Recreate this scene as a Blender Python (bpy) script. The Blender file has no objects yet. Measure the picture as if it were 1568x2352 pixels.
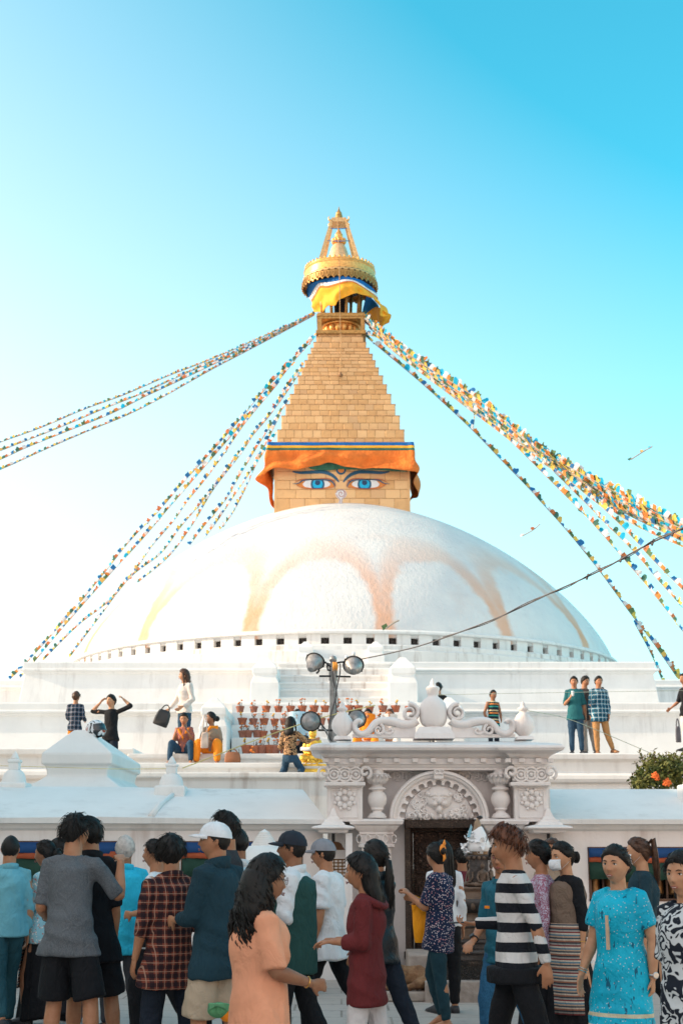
import bpy, bmesh, math, random
import numpy as np
from mathutils import Vector, Matrix, Euler
R = math.radians
sc = bpy.context.scene
COL = sc.collection

# ---------------------------------------------------------------- camera
TILT = R(13.33); CAMZ = 1.5; F = 3266.0
cd = bpy.data.cameras.new('camera'); cam = bpy.data.objects.new('camera', cd); COL.objects.link(cam)
cam.location = (0, 0, CAMZ); cam.rotation_euler = (R(90) + TILT, 0, 0)
cd.sensor_fit = 'VERTICAL'; cd.sensor_height = 36; cd.sensor_width = 24; cd.lens = 50
cd.clip_start = .1; cd.clip_end = 3000
cd.dof.use_dof = True; cd.dof.focus_distance = 11.0; cd.dof.aperture_fstop = 5.6
sc.camera = cam

# ---------------------------------------------------------------- light
SUN = Vector((-0.93, -0.055, 0.335)).normalized()          # towards the sun
sd = bpy.data.lights.new('sun', 'SUN'); sun = bpy.data.objects.new('sun', sd); COL.objects.link(sun)
sun.rotation_euler = SUN.to_track_quat('Z', 'Y').to_euler(); sun.location = (-30, -10, 30)
sd.energy = 2.0; sd.angle = R(.5); sd.color = (1, .80, .58)
w = bpy.data.worlds.new('World'); sc.world = w; w.use_nodes = True
nt = w.node_tree; nt.nodes.clear()
out = nt.nodes.new('ShaderNodeOutputWorld'); bg = nt.nodes.new('ShaderNodeBackground')
sky = nt.nodes.new('ShaderNodeTexSky'); sky.sky_type = 'NISHITA'; sky.sun_disc = False
sky.sun_elevation = math.asin(SUN.z); sky.sun_rotation = math.atan2(SUN.x, SUN.y)
sky.air_density = 1.0; sky.dust_density = 1.6; sky.ozone_density = 1.0; sky.altitude = 1300
tint = nt.nodes.new('ShaderNodeMix'); tint.data_type = 'RGBA'; tint.blend_type = 'MULTIPLY'
tint.inputs[0].default_value = 1; tint.inputs[7].default_value = (.24, 1.16, 1.0, 1)
# thin bright cumulus low on the horizon, part of the sky itself
tc = nt.nodes.new('ShaderNodeTexCoord'); mp = nt.nodes.new('ShaderNodeMapping'); mp.inputs[3].default_value = (3, 3, 9)
no = nt.nodes.new('ShaderNodeTexNoise'); no.inputs['Scale'].default_value = 2.2; no.inputs['Detail'].default_value = 7
cr = nt.nodes.new('ShaderNodeMapRange'); cr.inputs[1].default_value = .56; cr.inputs[2].default_value = .74
sep = nt.nodes.new('ShaderNodeSeparateXYZ')
lo = nt.nodes.new('ShaderNodeMapRange'); lo.inputs[1].default_value = .19; lo.inputs[2].default_value = .06
mu = nt.nodes.new('ShaderNodeMath'); mu.operation = 'MULTIPLY'
mx = nt.nodes.new('ShaderNodeMix'); mx.data_type = 'RGBA'; mx.inputs[7].default_value = (4, 4, 4, 1)
nt.links.new(tc.outputs['Generated'], mp.inputs[0]); nt.links.new(mp.outputs[0], no.inputs['Vector'])
nt.links.new(no.outputs[0], cr.inputs[0]); nt.links.new(tc.outputs['Generated'], sep.inputs[0])
nt.links.new(sep.outputs[2], lo.inputs[0]); nt.links.new(cr.outputs[0], mu.inputs[0]); nt.links.new(lo.outputs[0], mu.inputs[1])
# pale haze: thick towards the horizon and on the sun's side, all the way round
dt = nt.nodes.new('ShaderNodeVectorMath'); dt.operation = 'DOT_PRODUCT'; dt.inputs[1].default_value = (-.86, -.48, .12); nt.links.new(tc.outputs['Generated'], dt.inputs[0])
hz = nt.nodes.new('ShaderNodeMath'); hz.operation = 'MULTIPLY_ADD'; hz.inputs[1].default_value = .85; nt.links.new(dt.outputs['Value'], hz.inputs[0]); 
hq = nt.nodes.new('ShaderNodeMapRange'); hq.interpolation_type = 'SMOOTHSTEP'; hq.inputs[1].default_value = .72; hq.inputs[2].default_value = .02; hq.inputs[3].default_value = .20; hq.inputs[4].default_value = .98; nt.links.new(sep.outputs[2], hq.inputs[0]); nt.links.new(hq.outputs[0], hz.inputs[2])
hc = nt.nodes.new('ShaderNodeClamp'); nt.links.new(hz.outputs[0], hc.inputs[0])
hm = nt.nodes.new('ShaderNodeMix'); hm.data_type = 'RGBA'; hm.inputs[7].default_value = (4.25, 3.8, 3.65, 1)
nt.links.new(hc.outputs[0], hm.inputs[0]); nt.links.new(sky.outputs[0], tint.inputs[6]); nt.links.new(tint.outputs[2], hm.inputs[6]); nt.links.new(hm.outputs[2], mx.inputs[6]); nt.links.new(mu.outputs[0], mx.inputs[0])
nt.links.new(mx.outputs[2], bg.inputs[0]); nt.links.new(bg.outputs[0], out.inputs[0])
bg.inputs[1].default_value = .112
sc.view_settings.view_transform = 'Standard'; sc.view_settings.look = 'None'
sc.view_settings.gamma = 1; sc.view_settings.exposure = 1.72
sc.cycles.max_bounces = 6; sc.cycles.diffuse_bounces = 4; sc.cycles.use_denoising = True

# ---------------------------------------------------------------- helpers
CT, ST = math.cos(TILT), math.sin(TILT)
def at(px, py, Y):
    """world point at depth Y seen at photo position (px, py), photo measured 1568 x 2352"""
    u = (px - 784) / F; v = (1176 - py) / F
    k = Y / (CT - v * ST)
    return Vector((u * k, Y, CAMZ + (ST + v * CT) * k))
def link(o, parent=None):
    COL.objects.link(o)
    if parent is not None: o.parent = parent
    return o
def tag(o, label=None, cat=None, group=None, kind=None):
    if label: o['label'] = label
    if cat: o['category'] = cat
    if group: o['group'] = group
    if kind: o['kind'] = kind
    return o
def empty(name, loc=(0, 0, 0), rz=0, label=None, cat=None, group=None, kind=None):
    o = bpy.data.objects.new(name, None); link(o); o.location = loc; o.rotation_euler.z = rz; o.empty_display_size = .1
    bpy.context.view_layer.update() if False else None
    return tag(o, label, cat, group, kind)
def mesh(name, V, Fc, mat, parent=None, smooth=False, loc=None, mats=None, mi=None):
    m = bpy.data.meshes.new(name); m.from_pydata([tuple(v) for v in V], [], [tuple(f) for f in Fc]); m.update()
    if mats:
        for q in mats: m.materials.append(q)
        m.polygons.foreach_set('material_index', mi)
    else: m.materials.append(mat)
    if smooth: m.polygons.foreach_set('use_smooth', [True] * len(m.polygons))
    o = bpy.data.objects.new(name, m); link(o, parent)
    if loc is not None: o.location = loc
    return o
class MB:
    """collects shapes, builds them as one mesh; everything is given in world coordinates minus origin"""
    def __init__(s, o=(0, 0, 0)): s.V = []; s.Fc = []; s.o = Vector(o)
    def add(s, V, Fc):
        n = len(s.V); s.V += [Vector(v) - s.o for v in V]; s.Fc += [tuple(i + n for i in f) for f in Fc]; return s
    def box(s, x0, x1, y0, y1, z0, z1, M=None):
        V = [Vector((x, y, z)) for z in (z0, z1) for y in (y0, y1) for x in (x0, x1)]
        if M is not None: V = [M @ v for v in V]
        return s.add(V, [(0, 2, 3, 1), (4, 5, 7, 6), (0, 1, 5, 4), (2, 6, 7, 3), (0, 4, 6, 2), (1, 3, 7, 5)])
    def rings(s, Rg, cap=True, closed=True):
        n = len(Rg[0]); V = [p for r in Rg for p in r]; Fc = []
        for i in range(len(Rg) - 1):
            for j in range(n if closed else n - 1):
                k = (j + 1) % n
                Fc.append((i * n + j, i * n + k, (i + 1) * n + k, (i + 1) * n + j))
        if cap and closed:
            Fc.append(tuple(range(n - 1, -1, -1))); b = (len(Rg) - 1) * n; Fc.append(tuple(b + i for i in range(n)))
        return s.add(V, Fc)
    def lathe(s, c, prof, n=24, a0=0, a1=2 * math.pi, sx=1, sy=1):
        c = Vector(c); full = abs(a1 - a0 - 2 * math.pi) < 1e-6
        m = n if full else n + 1
        return s.rings([[c + Vector((r * sx * math.cos(a0 + (a1 - a0) * j / n), r * sy * math.sin(a0 + (a1 - a0) * j / n), z)) for j in range(m)] for r, z in prof], closed=full)
    def rect_rings(s, x0, x1, y0, y1, prof):
        """rectangular plan, profile list of (outward offset, z)"""
        return s.rings([[Vector((x0 - o, y0 - o, z)), Vector((x1 + o, y0 - o, z)), Vector((x1 + o, y1 + o, z)), Vector((x0 - o, y1 + o, z))] for o, z in prof])
    def tube(s, P, r, n=8, flat=1.0, ref=(0, 0, 1), cap=True):
        P = [Vector(p) for p in P]; Rg = []
        rr = r if isinstance(r, (list, tuple)) else [r] * len(P)
        ref = Vector(ref); side = None
        for i, p in enumerate(P):
            t = (P[min(i + 1, len(P) - 1)] - P[max(i - 1, 0)])
            t = t.normalized() if t.length > 1e-9 else Vector((0, 0, 1))
            if side is None:
                side = t.cross(ref)
                if side.length < 1e-3: side = t.cross(Vector((1, 0, .01)))
            side = (side - t * side.dot(t)).normalized(); up = side.cross(t)
            a, b = rr[i] if isinstance(rr[i], (list, tuple)) else (rr[i], rr[i] * flat)
            Rg.append([p + side * (a * math.cos(2 * math.pi * j / n)) + up * (b * math.sin(2 * math.pi * j / n)) for j in range(n)])
        return s.rings(Rg, cap)
    def ball(s, c, r, n=12, m=8):
        rx, ry, rz = (r, r, r) if not isinstance(r, (list, tuple)) else r
        c = Vector(c)
        return s.rings([[c + Vector((rx * math.sin(math.pi * max(.02, min(.98, i / m))) * math.cos(2 * math.pi * j / n), ry * math.sin(math.pi * max(.02, min(.98, i / m))) * math.sin(2 * math.pi * j / n), -rz * math.cos(math.pi * i / m))) for j in range(n)] for i in range(m + 1)])
    def build(s, name, mat, parent=None, smooth=False, auto=None, loc=None):
        o = mesh(name, s.V, s.Fc, mat, parent, smooth or auto is not None)
        if auto is not None: o.data.set_sharp_from_angle(angle=R(auto))
        if loc is not None: o.location = loc
        return o
def bevel(o, w=.02, seg=2):
    m = o.modifiers.new('bevel', 'BEVEL'); m.width = w; m.segments = seg; m.limit_method = 'ANGLE'; m.angle_limit = R(35); return o
def plate(name, pts, Y, th, mat, parent=None, inset=0, org=(0, 0, 0)):
    """a flat outline (photo points) standing at depth Y, th thick, front face towards the viewer"""
    P = [at(x, y, Y) - Vector(org) for x, y in pts]; n = len(P)
    V = P + [p + Vector((0, th, 0)) for p in P]
    area = sum(P[i].x * P[(i + 1) % n].z - P[(i + 1) % n].x * P[i].z for i in range(n))
    a = list(range(n)) if area > 0 else list(range(n - 1, -1, -1))
    Fc = [tuple(a), tuple(n + i for i in reversed(a))]
    for i in range(n):
        p, q = a[i], a[(i + 1) % n]; Fc.append((q, p, p + n, q + n))
    return mesh(name, V, Fc, mat, parent)
def spline(pts, k=6):
    """Catmull-Rom through the points (any dimension)"""
    P = [np.array(p, float) for p in pts]; P = [2 * P[0] - P[1]] + P + [2 * P[-1] - P[-2]]; o = []
    for i in range(1, len(P) - 2):
        for j in range(k):
            t = j / k; a, b, c, d = P[i - 1:i + 3]
            o.append(.5 * ((2 * b) + (c - a) * t + (2 * a - 5 * b + 4 * c - d) * t * t + (3 * b - a - 3 * c + d) * t ** 3))
    o.append(P[-2]); return o

# ---------------------------------------------------------------- materials
class NT:
    def __init__(s, name):
        s.m = bpy.data.materials.new(name); s.m.use_nodes = True; s.t = s.m.node_tree
        s.b = s.t.nodes['Principled BSDF']; s.tc = s.t.nodes.new('ShaderNodeTexCoord')
    def lk(s, a, b): s.t.links.new(a, b)
    def val(s, i, v):
        if hasattr(v, 'is_output'): s.lk(v, i)
        elif v is not None: i.default_value = v
    def coord(s, scale=(1, 1, 1), loc=(0, 0, 0), src='Object', vec=None):
        n = s.t.nodes.new('ShaderNodeMapping'); s.lk(vec if vec is not None else s.tc.outputs[src], n.inputs[0]); n.inputs[3].default_value = scale; n.inputs[1].default_value = loc; return n.outputs[0]
    def noise(s, vec, scale=5, detail=5, rough=.55, dist=0):
        n = s.t.nodes.new('ShaderNodeTexNoise'); s.lk(vec, n.inputs['Vector']); n.inputs['Scale'].default_value = scale; n.inputs['Detail'].default_value = detail
        n.inputs['Roughness'].default_value = rough; n.inputs['Distortion'].default_value = dist; return n.outputs[0]
    def voro(s, vec, scale=5, feat='F1', out=0, rnd=1):
        n = s.t.nodes.new('ShaderNodeTexVoronoi'); n.feature = feat; s.lk(vec, n.inputs['Vector']); n.inputs['Scale'].default_value = scale; n.inputs['Randomness'].default_value = rnd; return n.outputs[out]
    def math(s, op, a, b=None, c=None, clamp=False):
        n = s.t.nodes.new('ShaderNodeMath'); n.operation = op; n.use_clamp = clamp; s.val(n.inputs[0], a); s.val(n.inputs[1], b); s.val(n.inputs[2], c); return n.outputs[0]
    def ramp(s, v, a, b, lo=0, hi=1):
        n = s.t.nodes.new('ShaderNodeMapRange'); n.interpolation_type = 'SMOOTHSTEP'; s.val(n.inputs[0], v); s.val(n.inputs[1], a); s.val(n.inputs[2], b); n.inputs[3].default_value = lo; n.inputs[4].default_value = hi; return n.outputs[0]
    def mix(s, f, a, b, mode='MIX'):
        n = s.t.nodes.new('ShaderNodeMix'); n.data_type = 'RGBA'; n.blend_type = mode; s.val(n.inputs[0], f)
        for i, c in ((6, a), (7, b)): s.val(n.inputs[i], c if hasattr(c, 'is_output') else (*c[:3], 1))
        return n.outputs[2]
    def xyz(s, vec):
        n = s.t.nodes.new('ShaderNodeSeparateXYZ'); s.lk(vec, n.inputs[0]); return n.outputs
    def steps(s, v, cols):
        n = s.t.nodes.new('ShaderNodeValToRGB'); s.lk(v, n.inputs[0]); e = n.color_ramp; e.interpolation = 'CONSTANT'
        while len(e.elements) < len(cols): e.elements.new(.5)
        for i, (p, c) in enumerate(cols): e.elements[i].position = p
        for i, (p, c) in enumerate(cols): e.elements[i].color = (*c, 1)
        return n.outputs[0]
    def bump(s, h, st=.3, d=.02, prev=None):
        n = s.t.nodes.new('ShaderNodeBump'); n.inputs['Strength'].default_value = st; n.inputs['Distance'].default_value = d; s.lk(h, n.inputs['Height'])
        if prev is not None: s.lk(prev, n.inputs['Normal'])
        s.lk(n.outputs[0], s.b.inputs['Normal']); return n.outputs[0]
    def done(s, col=None, rough=.7, metal=0, spec=.5):
        if col is not None: s.val(s.b.inputs['Base Color'], col if hasattr(col, 'is_output') else (*col[:3], 1))
        s.val(s.b.inputs['Roughness'], rough); s.b.inputs['Metallic'].default_value = metal; s.b.inputs['Specular IOR Level'].default_value = spec
        return s.m
_mc = {}
def plain(col, rough=.7, var=.18, scale=6, bump=.25, bscale=40, metal=0, spec=.4, d=.004, name='mat'):
    key = (tuple(col), rough, var, scale, bump, bscale, metal, spec, d)
    if key in _mc: return _mc[key]
    n = NT(name); v = n.coord()
    nz = n.noise(v, scale, 6)
    lo = tuple(c * (1 - var) for c in col); hi = tuple(min(1, c * (1 + var)) for c in col)
    c = n.mix(n.ramp(nz, .3, .7), lo, hi)
    if bump: n.bump(n.noise(v, bscale, 4), bump, d)
    _mc[key] = n.done(c, rough, metal, spec); return _mc[key]
def whitewash(name, base=(.80, .79, .77), grime=(.42, .39, .37), amt=.45, streak=1.1, bump=.35, warm=0):
    n = NT(name); v = n.coord()
    a = n.ramp(n.noise(n.coord((1.8, 1.8, .16)), 2.6, 8, .64), .46, .72)          # run-down streaks
    b = n.ramp(n.noise(v, .6, 5, .6), .38, .64)                                   # broad patches
    e = n.ramp(n.noise(v, 9, 6, .7), .55, .80)                                     # small scuffs
    g = n.math('ADD', n.math('MULTIPLY', n.math('MULTIPLY', a, b), amt * streak), n.math('MULTIPLY', e, amt * .30), clamp=True)
    c = n.mix(n.ramp(n.noise(v, 1.3, 4), .3, .7), base, tuple(x * .93 for x in base))
    c = n.mix(g, c, grime)
    p = n.bump(n.noise(v, 26, 6, .6), bump, .006); n.bump(n.noise(v, 4, 4, .6), bump, .02, p)
    return n.done(c, .82, 0, .25)
WHITE = whitewash('whitewash')
WHITE_OLD = whitewash('worn_whitewash', (.76, .74, .71), (.34, .27, .23), .75)
WHITE_PINK = whitewash('gate_whitewash', (.84, .785, .76), (.40, .27, .22), .5, bump=.5)
GOLD = plain((.88, .44, .13), .38, .2, 9, .3, 30, .45, name='gold')
GOLD_DK = plain((.45, .25, .08), .45, .25, 9, .4, 40, .6, name='dull_gold')
BLACK_MET = plain((.03, .03, .032), .5, .2, name='black_metal')
# ================================================================ ground
def ground_mat():
    n = NT('paving'); v = n.coord()
    br = n.t.nodes.new('ShaderNodeTexBrick'); n.lk(n.coord((1, 1, 1), vec=None), br.inputs['Vector'])
    br.inputs['Scale'].default_value = 1; br.inputs['Mortar Size'].default_value = .012; br.inputs['Brick Width'].default_value = .9; br.inputs['Row Height'].default_value = .55
    br.inputs['Color1'].default_value = (.45, .39, .355, 1); br.inputs['Color2'].default_value = (.39, .345, .315, 1); br.inputs['Mortar'].default_value = (.20, .17, .15, 1)
    a = n.ramp(n.noise(v, .8, 7, .65), .35, .7); c = n.mix(n.math('MULTIPLY', a, .7), br.outputs[0], (.50, .42, .36))
    c = n.mix(n.math('MULTIPLY', n.ramp(n.noise(v, 7, 8, .7), .52, .75), .5), c, (.12, .11, .105))
    p = n.bump(n.noise(v, 14, 6, .65), .4, .02); n.bump(br.outputs[1], -.3, .01, p) if False else None
    return n.done(c, .8, 0, .3)
g = MB().add([(-900, -300, 0), (900, -300, 0), (900, 1800, 0), (-900, 1800, 0)], [(0, 1, 2, 3)]).build('ground', ground_mat()); tag(g, kind='structure')

# ================================================================ the great stupa
YC = 70.0
def sq(xl, xr, y):
    """square plan block centred on the stupa axis whose front face spans xl..xr at photo height y"""
    hw = 3.0
    for _ in range(12):
        p = at(xl, y, YC - hw); q = at(xr, y, YC - hw); hw = (q.x - p.x) / 2
    return (p.x + q.x) / 2, hw, YC - hw, q.z
ST0 = Vector((.13, YC, 0))
stupa = empty('great_stupa', (.13, YC, 7.2), label='huge white dome stupa with gilded stepped spire, painted eyes and golden crown', cat='stupa')
O = Vector((.13, YC, 7.2))
def dome_mat():
    n = NT('dome_plaster'); v = n.tc.outputs['Object']; X = n.xyz(v)
    ang = n.math('ARCTAN2', X[0], n.math('MULTIPLY', X[1], -1))
    wob = n.math('MULTIPLY', n.math('SUBTRACT', n.noise(v, .35, 4), .5), .05)
    t = n.math('DIVIDE', n.math('ADD', n.math('ADD', ang, wob), -R(7)), R(24))
    fr = n.math('SUBTRACT', n.math('FRACT', n.math('ADD', t, 10)), .5)                 # 0 in the middle of a petal, +-.5 on a rib
    u = n.math('MULTIPLY', n.math('ABSOLUTE', fr), 2.13)
    h = n.math('DIVIDE', n.math('SUBTRACT', X[2], 2.9), 3.75)
    h = n.math('MAXIMUM', h, 0)
    rad = n.math('ADD', n.math('POWER', u, 2.6), n.math('POWER', h, 2.2))
    nz = n.math('MULTIPLY', n.math('SUBTRACT', n.noise(v, 1.1, 6, .6), .5), .55)
    rad = n.math('ADD', rad, nz)
    band = n.math('MULTIPLY', n.ramp(rad, .70, .98), n.ramp(rad, 2.1, 1.1))
    low = n.math('MULTIPLY', n.ramp(X[2], 7.5, 3.0, .30, 1.0), n.ramp(n.noise(v, .5, 5), .28, .62, .7, 1))
    base = n.mix(n.ramp(n.noise(v, .6, 6, .6), .35, .7), (.74, .73, .71), (.66, .66, .66))
    c = n.mix(n.math('MULTIPLY', n.math('MULTIPLY', band, low), .90), base, (.74, .33, .15))
    c = n.mix(n.math('MULTIPLY', n.ramp(n.noise(v, .35, 6, .65), .52, .75), .22), c, (.62, .42, .34))
    c = n.mix(n.math('MULTIPLY', n.ramp(n.noise(n.coord((3, 3, .5)), 1.2, 7, .65), .55, .8), .35), c, (.46, .42, .40))
    p = n.bump(n.noise(n.coord((1, 1, .5)), 5.5, 4, .55), .35, .10)
    n.bump(n.noise(v, 16, 4, .6), .5, .05, p)
    return n.done(c, .75, 0, .3)
DOME = dome_mat()
RD, BD, ZD, PD, QD = 13.03, 8.19, 10.11, 1.758, 1.352
prof = [(RD * .6, ZD - .3), (RD + .04, ZD - .3)]
for i in range(61):
    r = RD * math.cos(i / 60 * math.pi / 2); prof.append((max(r, .02), ZD + BD * (1 - (r / RD) ** PD) ** (1 / QD)))
dm = MB(O).lathe(ST0, prof, 160).build('dome', DOME, stupa, smooth=True)
# niche ring and drum under the dome
RN = 13.10
z_t = at(784, 1449, YC - RN).z; z_b = at(784, 1481, YC - RN - .25).z
nh = 90
def ring_wall():
    mb = MB(O); half = math.pi / nh; wn = .17 / RN
    zt, zb = z_t - .10, z_b
    n0 = at(784, 1456, YC - RN).z; n1 = at(784, 1478.5, YC - RN).z
    for k in range(nh):
        a = -math.pi / 2 + 2 * math.pi * (k + .13) / nh
        def P(ang, z, r=RN): return ST0 + Vector((r * math.cos(ang), r * math.sin(ang), z))
        A = [a - half, a - wn, a + wn, a + half]; Z = [zb - .1, n1, n0, zt]
        for i in range(3):
            for j in range(3):
                if i == 1 and j == 1: continue
                mb.add([P(A[i], Z[j]), P(A[i + 1], Z[j]), P(A[i + 1], Z[j + 1]), P(A[i], Z[j + 1])], [(0, 1, 2, 3)])
        q = RN - .3
        c = [P(A[1], n1), P(A[2], n1), P(A[2], n0), P(A[1], n0)]; d = [P(A[1], n1, q), P(A[2], n1, q), P(A[2], n0, q), P(A[1], n0, q)]
        mb.add(c + d, [(0, 4, 5, 1), (1, 5, 6, 2), (2, 6, 7, 3), (3, 7, 4, 0)])
    return mb, n0, n1
mb, n0, n1 = ring_wall()
ringw = mb.build('niche_band', WHITE, stupa)
MB(O).lathe(ST0, [(RN - .4, z_t - .1), (RN + .16, z_t - .1), (RN + .18, z_t - .02), (RN + .1, z_t + .05), (RN - .4, z_t + .08)], 120).build('dome_cornice', WHITE, stupa, auto=40)
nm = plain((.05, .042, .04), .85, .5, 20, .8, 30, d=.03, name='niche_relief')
hood = None; tile = None
for k in range(nh):
    ang = 2 * math.pi * (k + .13) / nh - math.pi / 2
    if not (math.sin(ang) < .12): continue
    p = ST0 + Vector((RN * math.cos(ang), RN * math.sin(ang), 0)) - O
    if hood is None:
        hood = MB().box(-.27, .27, -.10, .05, n0 + .07 - O.z, n0 + .13 - O.z).box(-.22, .22, -.07, .02, n0 - O.z, n0 + .05 - O.z).build('niche_hood', WHITE, stupa)
        bevel(hood, .02); h = hood
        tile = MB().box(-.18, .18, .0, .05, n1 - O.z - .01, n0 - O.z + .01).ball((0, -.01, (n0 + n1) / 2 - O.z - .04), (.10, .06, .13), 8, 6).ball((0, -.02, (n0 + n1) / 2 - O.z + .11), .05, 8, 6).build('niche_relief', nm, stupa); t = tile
    else:
        h = link(hood.copy(), stupa); t = link(tile.copy(), stupa)
    h.location = (p.x, p.y, 0); h.rotation_euler.z = ang + math.pi / 2
    t.location = (p.x * (RN - .24) / RN, p.y * (RN - .24) / RN, 0); t.rotation_euler.z = ang + math.pi / 2
zt1 = z_b
MB(O).lathe(ST0, [(RN - .5, zt1), (RN + .45, zt1), (RN + .5, zt1 - .06), (RN + .5, zt1 - .2), (RN + .62, zt1 - .28), (RN + .62, zt1 - .75), (RN + 1.1, zt1 - .8), (RN + 1.2, zt1 - .9), (RN + 1.2, 7.22)], 120).build('drum', WHITE_OLD, stupa, auto=30)

# harmika -------------------------------------------------------------
def gilt(name, k=1.0):
    n = NT(name); v = n.coord(); oi = n.t.nodes.new('ShaderNodeObjectInfo')
    a = n.mix(n.ramp(n.noise(v, 1.6, 7, .65), .3, .72), (.78 * k, .46 * k, .20 * k), (.62 * k, .35 * k, .15 * k))
    c = n.mix(n.ramp(oi.outputs['Random'], 0, 1), a, (.84 * k, .53 * k, .26 * k)); c = n.mix(n.math('MULTIPLY', n.ramp(oi.outputs['Random'], .8, 1.), .4), c, (.45 * k, .25 * k, .13 * k))
    c = n.mix(n.math('MULTIPLY', n.ramp(n.noise(v, 7, 6, .7), .55, .8), .5), c, (.33, .19, .10))
    n.bump(n.noise(v, 5, 5, .6), .35, .05)
    return n.done(c, .5, .35, .4)
GILT = gilt('gilded_sheet'); GILT2 = gilt('gilded_sheet_pale', 1.05)
JOINT = plain((.46, .25, .11), .6, .3, 8, .2, metal=.3, name='plate_joint')
hx, hh_, hY, hz1 = sq(632, 939, 1100)
hz0 = 16.6; hz1 = at(784, 1040, hY).z
harm = MB(O).box(hx - hh_, hx + hh_, YC - hh_, YC + hh_, hz0, hz1).build('eye_tower', JOINT, stupa)
plates = [0]
_pm = {}
def gplate(parent, cx, w, z0, z1, Y, mat=GILT, name='gilded_plate'):
    """one gilded sheet, proud of the wall behind it"""
    key = (round(w, 2), round(z1 - z0, 2), mat.name)
    if key not in _pm:
        a, b = w / 2 - .007, (z1 - z0) - .009
        mb = MB().rings([[Vector((-a, 0, .007)), Vector((a, 0, .007)), Vector((a, 0, b)), Vector((-a, 0, b))],
                         [Vector((-a, -.016, .007)), Vector((a, -.016, .007)), Vector((a, -.016, b)), Vector((-a, -.016, b))],
                         [Vector((-a + .02, -.026, .027)), Vector((a - .02, -.026, .027)), Vector((a - .02, -.026, b - .02)), Vector((-a + .02, -.026, b - .02))]])
        o = mb.build(name, mat, parent); _pm[key] = o.data
    else:
        o = bpy.data.objects.new(name, _pm[key]); link(o, parent)
    o.location = Vector((cx, Y, z0)) - O; o.rotation_euler = (random.uniform(-.012, .012), random.uniform(-.003, .003), random.uniform(-.012, .012))
    return o
random.seed(3)
ys = [1165, 1145, 1124, 1103, 1082, 1060, 1040]
for i in range(len(ys) - 1):
    za = at(784, ys[i], hY).z; zb = at(784, ys[i + 1], hY).z
    if i == 0: za -= .45
    k = 9; off = (i % 2) * .4; xs = [hx - hh_] + [hx - hh_ + 2 * hh_ * min(1, max(0, (j + off) / k)) for j in range(1, k)] + [hx + hh_]
    for j in range(len(xs) - 1): gplate(stupa, (xs[j] + xs[j + 1]) / 2, xs[j + 1] - xs[j], za, zb, hY - .002, GILT2, 'wall_plate')
for sx in (-1, 1):
    MB(O).box(hx + sx * hh_ - .06 - (.02 * sx), hx + sx * hh_ + .06 - (.02 * sx), hY - .05, hY + .06, hz0, hz1).build('corner_strip', GILT, stupa)

# painted eyes (flat paint on raised sheet metal) ---------------------
def zb(X, Y): return (565 + X * .2983, 729 + Y * .2983)
PW = plain((.80, .80, .80), .5, .05, name='white_paint'); PB = plain((.02, .11, .20), .5, .1, name='dark_blue_paint'); PC = plain((.0, .44, .74), .45, .1, name='cyan_paint')
PO = plain((.75, .25, .05), .5, .1, name='orange_paint'); PR = plain((.45, .09, .04), .5, .1, name='red_paint'); PN = plain((.01, .05, .13), .45, .1, name='navy_paint')
def paint(name, pts, lvl, mat, parent, k=5, closed=True):
    if k > 1:
        q = spline(pts + [pts[0]], k)[:-1] if closed else spline(pts, k)
    else: q = pts
    return plate(name, [zb(*p) for p in q], hY - .035 - .012 * lvl, .012, mat, parent, org=O)
def stroke(name, pts, ws, lvl, mat, parent, k=5):
    P = [np.array(p) for p in spline([(*p, w_) for p, w_ in zip(pts, ws)], k)]
    a, b = [], []
    for i, p in enumerate(P):
        t = P[min(i + 1, len(P) - 1)][:2] - P[max(i - 1, 0)][:2]; t = t / (np.hypot(*t) + 1e-9); n_ = np.array([-t[1], t[0]]) * p[2] / 2
        a.append(tuple(p[:2] + n_)); b.append(tuple(p[:2] - n_))
    return paint(name, a + b[::-1], lvl, mat, parent, k=1)
def circ(c, r, n=28, ry=None, a0=0, a1=360): return [(c[0] + r * math.cos(R(a0 + (a1 - a0) * i / n)), c[1] + (ry or r) * math.sin(R(a0 + (a1 - a0) * i / n))) for i in range(n)]
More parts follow.
